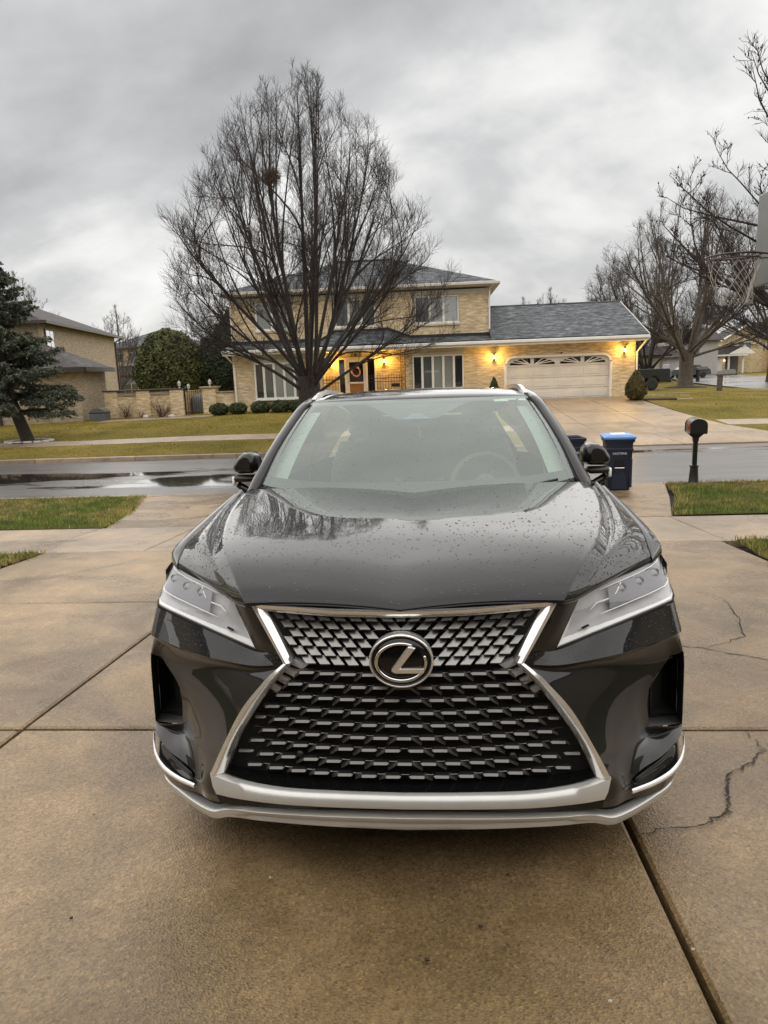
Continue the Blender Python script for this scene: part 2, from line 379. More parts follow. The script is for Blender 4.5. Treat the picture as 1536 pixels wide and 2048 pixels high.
# ------------------------------------------------------------------ ground
def near_z(y): return -SLOPE*max(0, y)
STREET_Z = -1.12
def far_z(x, y):
    """lawn level beyond the street"""
    t = (y - 22.0)/13.0
    side = -.29
    if 2.8 < x: side = -.215
    if x < -9: side = -.29 - .17*min(1, (-9-x)/4)
    if x > 9.8: side = -.215 - .22*min(1, (x-9.8)/6)
    z0 = -.99
    if t <= 1: return z0 + (side - z0)*max(0, t)
    far = -.70 if x > 9 else -.6
    u = min(1, (y-35)/25.); u = u*u*(3-2*u)
    return side + (far - side)*u
def sheet(name, x0, x1, y0, y1, zf, mat, nx=2, ny=2, kind='structure', dz=0):
    rows = [[(x0+(x1-x0)*i/nx, y0+(y1-y0)*j/ny, zf(x0+(x1-x0)*i/nx, y0+(y1-y0)*j/ny)+dz) for i in range(nx+1)] for j in range(ny+1)]
    o = MB().grid(rows).build(name, MAT[mat], None, True)
    if kind: tag(o, kind=kind)
    return o
# base earth far out to the horizon, below everything
sheet('ground', -900, 900, -300, 2600, lambda x, y: -1.75, 'turf_far', 4, 4)
# near yard soil (under driveway and lawns)
sheet('yard_ground', -40, 40, -14, 14.72, lambda x, y: near_z(y) if y > 0 else 0, 'joint_dirt', 2, 40, dz=-.09)
# lawns
def lawn(name, poly, zf, mat, step=.5, dz=0):
    """flat polygon in (x,y), gridded and lifted onto the ground"""
    xs = [p[0] for p in poly]; ys = [p[1] for p in poly]
    pts = [Vector((x, y)) for x, y in poly]; n = len(pts); edges = [(i, (i+1) % n) for i in range(n)]
    x = min(xs)+step/2
    while x < max(xs):
        y = min(ys)+step/2
        while y < max(ys):
            pts.append(Vector((x, y))); y += step
        x += step
    v, e, f, *_ = delaunay_2d_cdt(pts, edges, [list(range(n))], 1, 1e-5)
    o = MB().add([(p.x, p.y, zf(p.x, p.y)+dz+.03*(noise.noise((p.x*.8, p.y*.8, 1)))) for p in v], f).build(name, MAT[mat], None, True)
    return tag(o, kind='structure')
nz = lambda x, y: near_z(y)
LAWN_L = [(-30, 9.86), (-4.86, 9.86), (-5.25, 11.6), (-6.25, 14.5), (-30, 14.5)]
LAWN_R = [(3.30, 9.93), (30, 9.93), (30, 14.62), (4.66, 14.62), (4.1, 12.2)]
LAWN_L2 = [(-30, 1.0), (-4.68, 1.0), (-4.68, 7.86), (-30, 7.86)]
LAWN_R2 = [(3.16, 1.0), (30, 1.0), (30, 7.86), (3.30, 7.86), (3.16, 7.0)]
for P in (LAWN_L, LAWN_R, LAWN_L2, LAWN_R2): lawn('lawn', P, nz, 'turf', .6, .01)
FAR = [(-60, 22.12), (4.0, 22.12), (3.2, 24.9), (3.2, 34.9), (-10.4, 34.9), (-14, 44), (-60, 44)]
FAR_R = [(11.2, 22.12), (60, 22.12), (60, 37.5), (34, 44), (16.2, 43), (9.6, 34.9), (9.5, 31.8), (9.55, 29.5), (9.75, 25)]
lawn('lawn', FAR, far_z, 'turf_far', 1.0); lawn('lawn', FAR_R, far_z, 'turf_far', 1.0)
sheet('back_yard', -60, 9.6, 34.9, 120, far_z, 'turf_far', 12, 20, dz=-.05)
sheet('side_yard', 9.6, 140, 34.9, 260, far_z, 'turf_far', 12, 40, dz=-.08)
# street
sheet('street', -70, 70, 14.86, 22.0, lambda x, y: STREET_Z + .07*math.sin(PI*(y-14.86)/7.14), 'asphalt', 2, 12)
def side_street():
    rows = []
    for i in range(25):
        t = i/24; y = 44 + t*110; xc = 25.5 + 6*t + 26*t*t; w = 4.6
        rows.append([(xc-w if i else 10, y, far_z(40, 60)+.02), (xc, y, far_z(40, 60)+.06), (xc+w+60*max(0, .35-t), y, far_z(40, 60)+.02)])
    tag(MB().grid(rows).build('side_street', MAT['asphalt'], None, True), kind='structure')
side_street()
# kerbs (flush gutter + low kerb)
def strip(name, pts, w0, h, mat, top_dz=0, parent=None):
    m = MB(); rows = []
    for (x, y, z) in pts: rows.append([(x, y, z-h), (x, y, z), (x, y+w0*.85, z+.0), (x, y+w0, z-.03), (x, y+w0, z-h)])
    return m.grid(rows).build(name, MAT[mat], parent)
def kerb(name, x0, x1, y, w, z, n=1):
    k = empty(name, (0, 0, 0)); tag(k, kind='structure'); L = (x1-x0)/n
    for i in range(n):
        MB().bev2(x0+i*L+.006, x0+(i+1)*L-.006, y, y+w, z-.25, z, .02).build('kerb_stone', MAT['concrete_walk'], k)
    return k
kerb('kerb', -34, -6.3, 14.5, .32, near_z(14.6)+.0, 9)
kerb('kerb', 4.7, 34, 14.6, .3, near_z(14.7)+.0, 9)
kerb('kerb', -36, 3.7, 21.92, .22, -.985, 12)
kerb('kerb', 11.4, 36, 21.92, .22, -.985, 8)

# driveway: every slab is a piece of its own
def slab_mesh(poly, zf, th, bev=.012, gap=.007, tilt=(0, 0)):
    """poly (x,y) counter-clockwise; top follows zf; chamfered rim"""
    n = len(poly); cx = sum(p[0] for p in poly)/n; cy = sum(p[1] for p in poly)/n
    def inset(d):
        out = []
        for i in range(n):
            p0, p1, p2 = Vector(poly[i-1]), Vector(poly[i]), Vector(poly[(i+1) % n])
            e1 = (p1-p0).normalized(); e2 = (p2-p1).normalized()
            n1 = Vector((-e1.y, e1.x)); n2 = Vector((-e2.y, e2.x)); b = (n1+n2); b = b/max(.3, b.length_squared)*2
            out.append(p1 + b*d)
        return out
    a, b_ = inset(gap), inset(gap+bev)
    Z = lambda p, d: zf(p.x, p.y) + d + tilt[0]*(p.x-cx) + tilt[1]*(p.y-cy)
    vs = [(p.x, p.y, Z(p, -th)) for p in a] + [(p.x, p.y, Z(p, -bev*.7)) for p in a] + [(p.x, p.y, Z(p, 0)) for p in b_]
    fs = [tuple(range(n))[::-1]]
    for k in (0, n): fs += [(k+i, k+(i+1) % n, k+n+(i+1) % n, k+n+i) for i in range(n)]
    fs.append(tuple(range(2*n, 3*n)))
    return MB().add(vs, fs)
rnd = random.Random(4)
def slabs(parent, polys, zf, mat, name='slab', th=.085, gap=.008):
    for P in polys:
        slab_mesh(P, zf, th, .012, gap, (rnd.uniform(-.0012, .0012), rnd.uniform(-.0012, .0012))).build(name, MAT[mat], parent)
drive = tag(empty('driveway'), kind='structure')
X = [-4.66, -2.03, .65, 3.15]
def q(x0, x1, y0, y1): return [(x0, y0), (x1, y0), (x1, y1), (x0, y1)]
polys = []
for x0, x1 in zip(X, X[1:]):
    polys += [q(x0, x1, -2.45, -.3), q(x0, x1, -.3, 3.05), q(x0, x1, 3.05, 5.5 if x1 < 3 else 7.9)]
    if x1 < 3: polys.append(q(x0, x1, 5.5, 7.9))
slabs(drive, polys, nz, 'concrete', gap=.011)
# apron between pavement and street, flaring to the kerb
ap = [(-4.86, 9.87), (-2.1, 9.87), (.6, 9.87), (3.28, 9.9)]; am = [(-5.4, 12.15), (-2.1, 12.15), (.6, 12.15), (3.98, 12.2)]; at_ = [(-6.28, 14.5), (-2.1, 14.5), (.6, 14.5), (4.66, 14.6)]
polys = []
for i in range(3): polys += [[ap[i], ap[i+1], am[i+1], am[i]], [am[i], am[i+1], at_[i+1], at_[i]]]
polys += [[(-6.28, 14.5), (-.8, 14.5), (-.8, 14.86), (-6.4, 14.86)], [(-.8, 14.5), (4.66, 14.58), (4.8, 14.9), (-.8, 14.86)]]
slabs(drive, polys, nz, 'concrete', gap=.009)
walk = tag(empty('pavement'), kind='structure')
xs = [-30, -14, -12.2, -10.4, -8.6, -6.75, -4.9, -3.45, -1.9, -.2, 1.5, 3.22, 4.9, 6.6, 8.3, 10, 11.7, 30]
slabs(walk, [q(a, b, 7.9, 9.87) for a, b in zip(xs, xs[1:])], nz, 'concrete_walk', gap=.008)
# pavement across the street
fz = lambda x, y: far_z(x, y) + .015 - .10*max(0, min(1, (23.4-y)/1.4))
walk2 = tag(empty('far_pavement'), kind='structure')
xs = [-40 + 1.8*i for i in range(25)] ; xs = [x for x in xs if x < 2.5] + [3.05]
slabs(walk2, [q(a, b, 24.95, 26.25) for a, b in zip(xs, xs[1:])] , fz, 'concrete_walk', gap=.008)
xs = [10.0 + 1.8*i for i in range(14)]
slabs(walk2, [q(a, b, 24.95, 26.25) for a, b in zip(xs, xs[1:])], fz, 'concrete_walk', gap=.008)
drive2 = tag(empty('far_driveway'), kind='structure')
rows = [(22.0, 3.75, 11.3), (23.5, 3.45, 10.5), (24.95, 3.1, 9.9), (26.25, 3.05, 9.7), (29.2, 3.05, 9.5), (32.1, 3.05, 9.4), (34.98, 3.05, 9.35)]
for (ya, a0, a1), (yb, b0, b1) in zip(rows, rows[1:]):
    n = 3 if ya > 24 else 2
    slabs(drive2, [[(a0+(a1-a0)*i/n, ya), (a0+(a1-a0)*(i+1)/n, ya), (b0+(b1-b0)*(i+1)/n, yb), (b0+(b1-b0)*i/n, yb)] for i in range(n)], fz, 'concrete_far', gap=.010)
sheet('far_drive_bed', 2.9, 11.5, 22.02, 35.2, lambda x, y: fz(x, y)-.05, 'joint_dirt', 4, 40)
# narrow path to the gate and a flat patch by the garage corner
tag(slab_mesh([(-16, 33.0), (-4.9, 33.6), (-4.9, 34.5), (-16, 33.9)], fz, .08).build('path', MAT['concrete_walk']), kind='structure')
tag(slab_mesh([(9.6, 33.0), (11.8, 33.6), (12.6, 36.5), (9.6, 36.5)], fz, .08).build('side_path', MAT['concrete_walk']), kind='structure')

# cracks in the driveway (jagged dark furrows lying in the slab faces)
def crack(pts, w, jag=.02, seed=0, sub=9):
    r = random.Random(seed); line = []
    for (a, b) in zip(pts, pts[1:]):
        for i in range(sub):
            t = i/sub; p = Vector(a)*(1-t) + Vector(b)*t
            line.append(p + Vector((r.uniform(-jag, jag), r.uniform(-jag, jag))))
    line.append(Vector(pts[-1])); L, Rr = [], []
    for i, p in enumerate(line):
        d = (line[min(i+1, len(line)-1)] - line[max(0, i-1)]).normalized(); nn = Vector((-d.y, d.x)); ww = w*r.uniform(.4, 1.5)*min(1, .25+4*min(i, len(line)-1-i)/len(line))
        L.append((*(p+nn*ww/2), near_z((p+nn*ww/2).y)+.003)); Rr.append((*(p-nn*ww/2), near_z((p-nn*ww/2).y)+.003))
    MB().grid([L, Rr]).build('crack', MAT['crack'], drive)
crack([(1.36, 3.06), (1.36, 2.85), (1.27, 2.74), (1.13, 2.63), (1.06, 2.47), (1.02, 2.36), (.9, 2.27), (.66, 2.22)], .009, .012, 1)
crack([(2.18, 5.35), (2.05, 4.75), (1.93, 4.4), (1.62, 4.18)], .007, .015, 2)
crack([(1.3, 4.3), (1.6, 4.18), (1.95, 3.9), (2.6, 3.55)], .008, .012, 3)
crack([(-4.9, 12.6), (-4.5, 12.35), (-4.1, 12.5)], .012, .03, 4); crack([(-4.5, 12.35), (-4.35, 12.0)], .01, .02, 5)
crack([(-4.7, 14.4), (-3.9, 14.35), (-3.2, 14.5)], .014, .03, 6)
# ------------------------------------------------------------------ the car
def paint_black():
    m, nt, b = new_mat('car_paint'); setb(b, base=(.007, .007, .0075), rough=.35, spec=.08, coat=1.0, coatr=.010, coatior=1.43)
    P = nt.nodes.new('ShaderNodeTexCoord').outputs['Object']
    n = tnoise(nt, P, 5, 3, .5); bp = nt.nodes.new('ShaderNodeBump'); bp.inputs['Strength'].default_value = .05; bp.inputs['Distance'].default_value = .01
    nt.links.new(n.outputs[0], bp.inputs['Height']); nt.links.new(bp.outputs[0], b.inputs['Coat Normal'])
    return m
paint_black()
plain('gloss_black', (.006, .006, .006), .12, 0)
plain('satin_black', (.012, .012, .012), .4, 0)
plain('deep_black', (.003, .003, .003), .8, 0)
plain('rubber', (.018, .018, .018), .8, .1, 20)
plain('chrome', (.80, .79, .76), .10, .04, 20, metal=1.0)
plain('satin_chrome', (.86, .85, .83), .16, .05, 14, metal=.78)
plain('fog_chrome', (.9, .9, .88), .2, .02, 10, metal=.4)
plain('grille_metal', (.27, .262, .25), .30, .05, 30, metal=1.0)
plain('grille_bar_metal', (.165, .16, .152), .34, .05, 30, metal=.9)
plain('grille_leg', (.12, .116, .11), .42, .05, 30)
plain('chin_silver', (.66, .655, .63), .33, .05, 8, metal=.5)
plain('rim_metal', (.45, .45, .45), .3, .05, 10, metal=1.0)
plain('projector_glass', (.20, .20, .21), .08, 0, 10, metal=.5)
plain('lamp_dark', (.13, .13, .14), .3, .1, 14)
plain('lamp_white', (.88, .88, .84), .25, .03, 10)
plain('lamp_grey', (.42, .42, .43), .28, .08, 14)
plain('interior_grey', (.15, .155, .15), .7, .1, 10)
plain('interior_dark', (.14, .145, .14), .7, .1, 10)
plain('sticker', (.55, .66, .60), .5, .05, 10)
plain('pale_edge_light', (.34, .38, .35), .7, .05, 10)
plain('blue_strip', (.12, .25, .6), .4, 0)
plain('red_lamp', (.3, .006, .006), .15, 0)
def clear_glass(name, refl, tint, rough=.0, gcol=(1, 1, 1, 1)):
    """pane seen through: tinted transparency under a reflecting skin"""
    m, nt, b = new_mat(name); nt.nodes.remove(b); N = nt.nodes.new; L = nt.links.new
    out = nt.nodes['Material Output']; tr = N('ShaderNodeBsdfTransparent'); tr.inputs[0].default_value = (*tint, 1)
    gl = N('ShaderNodeBsdfGlossy'); gl.inputs['Roughness'].default_value = rough; gl.inputs[0].default_value = gcol
    lw = N('ShaderNodeLayerWeight'); lw.inputs['Blend'].default_value = .5; pw = N('ShaderNodeMath'); pw.operation = 'POWER'; pw.inputs[1].default_value = 5; L(lw.outputs['Facing'], pw.inputs[0])
    r0 = ((refl-1)/(refl+1))**2; fr = N('ShaderNodeMath'); fr.operation = 'MULTIPLY_ADD'; fr.inputs[1].default_value = 1-r0; fr.inputs[2].default_value = r0; L(pw.outputs[0], fr.inputs[0])
    mx = N('ShaderNodeMixShader'); L(fr.outputs[0], mx.inputs[0]); L(tr.outputs[0], mx.inputs[1]); L(gl.outputs[0], mx.inputs[2]); L(mx.outputs[0], out.inputs[0])
    return m
clear_glass('windshield_glass', 2.4, (.72, .80, .75), .01, (.92, 1, .96, 1))
clear_glass('lens_glass', 1.5, (.97, .97, .98), .02)
clear_glass('side_tint', 1.5, (.30, .32, .31), .01)
def water():
    m, nt, b = new_mat('rain_drop'); setb(b, base=(.02, .02, .02), rough=.03, spec=.6); return m
water()

def crv(pts, n):
    """Catmull-Rom through pts, n samples evenly by length"""
    P = [Vector(p) for p in pts]; dense = []
    for i in range(len(P)-1):
        p0 = P[i-1] if i else P[0]*2-P[1]; p1, p2 = P[i], P[i+1]; p3 = P[i+2] if i+2 < len(P) else P[-1]*2-P[-2]
        for k in range(12):
            t = k/12; dense.append(.5*((2*p1)+(p2-p0)*t+(2*p0-5*p1+4*p2-p3)*t*t+(3*p1-p0-3*p2+p3)*t**3))
    dense.append(P[-1]); L = [0]
    for a, b in zip(dense, dense[1:]): L.append(L[-1]+(b-a).length)
    out = []; j = 0
    for i in range(n):
        s = L[-1]*i/(n-1)
        while j < len(L)-2 and L[j+1] < s: j += 1
        f = (s-L[j])/max(1e-9, L[j+1]-L[j]); out.append(dense[j].lerp(dense[j+1], max(0, min(1, f))))
    return out
def interp(tab, y):
    for (a, va), (b, vb) in zip(tab, tab[1:]):
        if y <= b: return va+(vb-va)*max(0, (y-a)/(b-a))
    return tab[-1][1]
def subsurf(o, lv=2):
    m = o.modifiers.new('subdivision', 'SUBSURF'); m.levels = lv; m.render_levels = lv; m.boundary_smooth = 'PRESERVE_CORNERS' ; return o
def bake(o):
    """apply modifiers so that the object is plain mesh"""
    dg = bpy.context.evaluated_depsgraph_get(); me = bpy.data.meshes.new_from_object(o.evaluated_get(dg)); o.modifiers.clear(); o.data = me; return o

car = empty('parked_car', (-.113, 1.9, -SLOPE*1.9), (-math.atan(SLOPE), 0, -.011), 'black crossover SUV with spindle grille, parked nose-on on the wet driveway', 'car')
PA = MAT['car_paint']

# --- bonnet
HN = 34
C_ = crv([(0,.050,.870),(0,.10,.899),(0,.2,.942),(0,.3,.973),(0,.5,1.013),(0,.8,1.052),(0,1.1,1.08),(0,1.31,1.093)], HN)
K_ = crv([(.486,.098,.882),(.505,.125,.905),(.571,.25,.958),(.646,.42,.995),(.714,.65,1.02),(.785,1.0,1.058),(.812,1.36,1.106)], HN)
V_ = crv([(.533,.15,.880),(.560,.19,.905),(.632,.30,.950),(.695,.46,.978),(.768,.75,1.003),(.822,1.08,1.044),(.838,1.38,1.098)], HN)
O_ = crv([(.862,.545,.925),(.868,.60,.945),(.882,.75,.985),(.886,1.05,1.032),(.872,1.42,1.098)], HN)
def bonnet():
    rows = []
    for i in range(HN):
        c, k, v, o = C_[i], K_[i], V_[i], O_[i]; t = i/(HN-1); r = []
        for j in range(13):
            u = j/12.6; p = c.lerp(k, u); p.z += .020*(1-(2*u-1)**2)*(.55+.45*min(1, t*4)) + .012*(u**3)*min(1, t*5); r.append(p)
        kk = k.copy(); kk.z += .009*min(1, t*6); r.append(c.lerp(kk, .985)); r.append(kk); r.append(kk.lerp(v, .10))
        for u in (.4, .75, .94): r.append(kk.lerp(v, u))
        r.append(v)
        for j in range(1, 11):
            u = j/10; p = v.lerp(o, u); p.z += .026*math.sin(PI*min(1, u*1.02))*(1-.3*t)*min(1, .12+t*5) - .012*u*u*0; r.append(p)
        rows.append(r)
    lip = [Vector((p.x, p.y+.012, p.z-.018)) for p in rows[0]]
    rows = [lip, [Vector((p.x, p.y-.001, p.z-.005)) for p in rows[0]]] + rows
    m = MB().grid([[tuple(p) for p in r] for r in rows]); m.mirror()
    o = m.build('bonnet', PA, car, True, .0005)
    return o, rows
BON, HROWS = bonnet()

# --- front bumper cage (right half, mirrored)
CAGE = [
 [(.380,.066,.738),(.465,.128,.716),(.594,.205,.739),(.727,.303,.758),(.860,.415,.776),(.918,.490,.786),(.950,.62,.80)],
 [(.360,.054,.700),(.462,.088,.684),(.575,.150,.678),(.712,.240,.678),(.872,.378,.684),(.938,.465,.690),(.957,.62,.70)],
 [(.366,.056,.690),(.462,.100,.664),(.572,.168,.658),(.706,.258,.658),(.862,.392,.664),(.934,.474,.672),(.957,.62,.685)],
 [(.437,.060,.637),(.502,.108,.610),(.590,.180,.598),(.708,.272,.596),(.895,.432,.602),(.950,.482,.612),(.960,.61,.61)],
 [(.507,.068,.549),(.565,.116,.540),(.640,.188,.530),(.735,.278,.520),(.806,.355,.515),(.955,.482,.550),(.962,.60,.55)],
 [(.577,.080,.424),(.625,.124,.410),(.680,.192,.395),(.752,.310,.385),(.812,.370,.375),(.952,.480,.345),(.958,.60,.36)],
 [(.600,.085,.375),(.645,.126,.360),(.690,.188,.335),(.755,.315,.328),(.830,.388,.340),(.948,.480,.342),(.956,.60,.345)],
 [(.622,.088,.330),(.660,.125,.302),(.700,.178,.272),(.765,.236,.290),(.850,.315,.308),(.944,.456,.330),(.955,.60,.32)],
 [(.612,.084,.295),(.660,.122,.276),(.705,.177,.258),(.770,.258,.270),(.850,.340,.286),(.938,.468,.304),(.952,.60,.30)],
 [(.604,.076,.258),(.650,.112,.250),(.702,.170,.240),(.785,.236,.228),(.872,.328,.220),(.935,.446,.242),(.952,.60,.26)],
 [(.600,.084,.232),(.650,.125,.216),(.702,.184,.204),(.785,.250,.190),(.866,.338,.182),(.920,.446,.190),(.940,.60,.2)],
]
_pl = [(.40,.075),(.462,.100),(.572,.168),(.706,.258),(.862,.392),(.934,.474),(.96,.60)]
for _i in (3, 4, 5, 6):
    _A, _E = CAGE[_i][0], CAGE[_i][4]
    for _j, _u in ((1,.20),(2,.46),(3,.75)):
        CAGE[_i][_j] = tuple(_A[_k]+(_E[_k]-_A[_k])*_u - (.012*math.sin(PI*_u) if _k == 1 else 0) for _k in range(3))
for _r in CAGE:
    for _j, _d in ((3,-.006),(4,-.02),(5,-.036)): _r[_j] = (_r[_j][0], _r[_j][1]+_d, _r[_j][2])
FR_UP = [(.469,.110,.876),(.440,.096,.828),(.411,.082,.784),(.380,.066,.738)]
HL_IN = [(.545,.180,.864),(.519,.162,.815),(.492,.145,.766),(.465,.128,.716)]
def cr1(p0, p1, p2, p3, t):
    return .5*((2*p1)+(p2-p0)*t+(2*p0-5*p1+4*p2-p3)*t*t+(3*p1-p0-3*p2+p3)*t**3)
def spline_rows(P, breaks, n):
    """interpolating spline down the rows of P (list of rows of Vectors), tangents broken at the given rows"""
    out = []; R_ = len(P)
    for i in range(R_-1):
        for k in range(n if i < R_-2 else n+1):
            t = k/n; row = []
            for j in range(len(P[0])):
                p1, p2 = P[i][j], P[i+1][j]
                p0 = P[i-1][j] if i > 0 and i not in breaks else p1*2-p2
                p3 = P[i+2][j] if i+2 < R_ and (i+1) not in breaks else p2*2-p1
                row.append(cr1(p0, p1, p2, p3, t))
            out.append(row)
    return out
def tr(P): return [list(c) for c in zip(*P)]
BN = 5
BG = []
def bumper():
    P = [[Vector(p) for p in r] for r in CAGE]
    G = spline_rows(P, {1, 6, 7, 9}, BN); G = tr(spline_rows(tr(G), set(), BN))
    BG.extend(G); m = MB(); nr, nc = len(G), len(G[0]); vs = [tuple(p) for r in G for p in r]; fs = []
    for i in range(nr-1):
        for j in range(nc-1):
            if j//BN == 4 and i//BN in (3, 4): continue        # side intake opening
            fs.append((i*nc+j, i*nc+j+1, (i+1)*nc+j+1, (i+1)*nc+j))
    m.add(vs, fs)
    U = [[Vector(a).lerp(Vector(b), k/5) for k in range(6)] for a, b in zip(FR_UP, HL_IN)]
    U[3] = [G[0][k] for k in range(6)]
    for r in U[:3]:
        for k, p in enumerate(r): p.y -= .010*math.sin(PI*k/5)
    m.grid([[tuple(p) for p in r] for r in spline_rows(U, set(), 4)])
    # valance under the lower bar joins the two sides
    v0 = crv([(0,.030,.262),(.3,.040,.258),(.5,.066,.254),(.602,.074,.258)], 14); v1 = crv([(0,.05,.222),(.3,.055,.224),(.5,.075,.226),(.598,.082,.232)], 14)
    m.grid([[tuple(p) for p in v0], [tuple(p) for p in v1]])
    m.mirror(); m.build('front_bumper', PA, car, True, .0006, angle=28)
bumper()
# dark liner behind the front end, follows the bumper a little deeper
def liner():
    m = MB(); rows = []
    for i in range(0, len(CAGE)):
        rows.append([(0, .115, CAGE[i][0][2])] + [(x*.945, y+.075, z) for x, y, z in CAGE[i]])
    top = [(0,.135,.855)] + [(x*.93, y+.095, min(z+.10, .85)) for x, y, z in CAGE[0]]
    m.grid([top]+rows); m.mirror(); m.build('front_liner', MAT['deep_black'], car)
liner()

# --- side intakes, fog trims
def intake(s):
    a, b, c, d, e, f = CAGE[3][4], CAGE[3][5], CAGE[4][5], CAGE[5][5], CAGE[5][4], CAGE[4][4]
    ring = [a, b, c, d, e, f]; cen = Vector((.90,.44,.47))
    def sh(p, k, dy): q = Vector(p).lerp(cen, k); return (s*q.x, q.y+dy, q.z)
    m = MB(); rows = [[sh(p, -.02, .006) for p in ring], [sh(p, .10, .03) for p in ring], [sh(p, .16, .09) for p in ring], [sh(p, .3, .12) for p in ring]]
    m.grid(rows, True); m.add(rows[-1], [tuple(range(6))])
    o = m.build('side_intake', MAT['satin_black'], car, True, angle=40)
    # slimmer inner frame
    def ins(p, k, dy): q = Vector(p).lerp(cen, k); return (s*q.x, q.y+dy, q.z)
    r2 = [ins(p, .2, .035) for p in ring]; MB().tube(r2+[r2[0]], .004, 6).build('intake_rim', MAT['gloss_black'], o, True)
for s in (-1, 1): intake(s)
def fog(s):
    pts = crv([(.950,.432,.318),(.946,.414,.278),(.925,.374,.250),(.868,.300,.240),(.79,.228,.240),(.708,.166,.246)], 22)
    m = MB(); rows = []
    for i, p in enumerate(pts):
        w = .013 - .006*(i/21); rows.append([(s*p.x, p.y-.006, p.z+w), (s*(p.x+.001), p.y-.015, p.z+w*.5), (s*(p.x+.001), p.y-.015, p.z-w*.6), (s*p.x, p.y-.002, p.z-w)])
    t = m.grid(rows).build('fog_trim', MAT['fog_chrome'], car, True)
    # black louvres in the pocket above the trim
    for k in range(3):
        pp = crv([(.932-.01*k,.428+.004*k,.300+.006*k),(.90,.380,.270+.011*k),(.845,.312,.258+.011*k),(.775,.244,.256+.008*k),(.73,.200,.256+.005*k)], 14)
        MB().tube([(s*p.x, p.y, p.z) for p in pp], [.004]*14, 5).build('louvre', MAT['satin_black'], t, True)
for s in (-1, 1): fog(s)
# tow/washer covers: thin outline of a rounded rectangle on the band
def washer(s):
    c = Vector((.845,.382,.735)); ux = Vector((.66,.55,.03)).normalized(); uz = Vector((.05,-.16,.98)).normalized(); n = ux.cross(uz)
    pts = []
    for k in range(24):
        a = 2*PI*k/24; sx = math.copysign(abs(math.cos(a))**.5, math.cos(a)); sz = math.copysign(abs(math.sin(a))**.5, math.sin(a))
        q = c + ux*(.026*sx) + uz*(.018*sz) + n*.002; pts.append((s*q.x, q.y-.004, q.z))
    MB().tube(pts+[pts[0]], .0011, 4).build('washer_cover', MAT['deep_black'], car)
for s in (-1, 1): washer(s)

# --- chin
def chin():
    path = crv([(0,.018,.226),(.25,.030,.222),(.45,.062,.212),(.545,.092,.203),(.59,.115,.190),(.625,.142,.168),(.66,.165,.156),(.72,.205,.158),(.80,.270,.164),(.88,.345,.172),(.925,.43,.188)], 46)
    rows = []
    for i, p in enumerate(path):
        t = i/45; th = .042 - .016*min(1, t*1.4); dn = Vector((.25*t, -1, 0)).normalized()
        o = lambda a, z: (p.x + dn.x*a, p.y + dn.y*a, p.z + z)
        g = .003 if p.x < .52 else 0
        rows.append([o(-.05, .012), o(.004, .010), o(.010, .004), o(.006, -.3*th), o(.006-2*g, -.42*th), o(.002, -.5*th), o(.0, -.9*th), o(-.006, -th), o(-.06, -th-.006)])
    m = MB().grid([[tuple(q) for q in r] for r in rows]); m.mirror(); m.build('chin_spoiler', MAT['chin_silver'], car, True, .0003, angle=50)
    rows = [[(p.x, p.y+.03, p.z-.01), (p.x, p.y+.026, p.z+.035), (p.x, p.y+.05, p.z+.075)] for p in path]
    m = MB().grid(rows); m.mirror(); m.build('chin_gap', MAT['deep_black'], car, True, .0003)
chin()

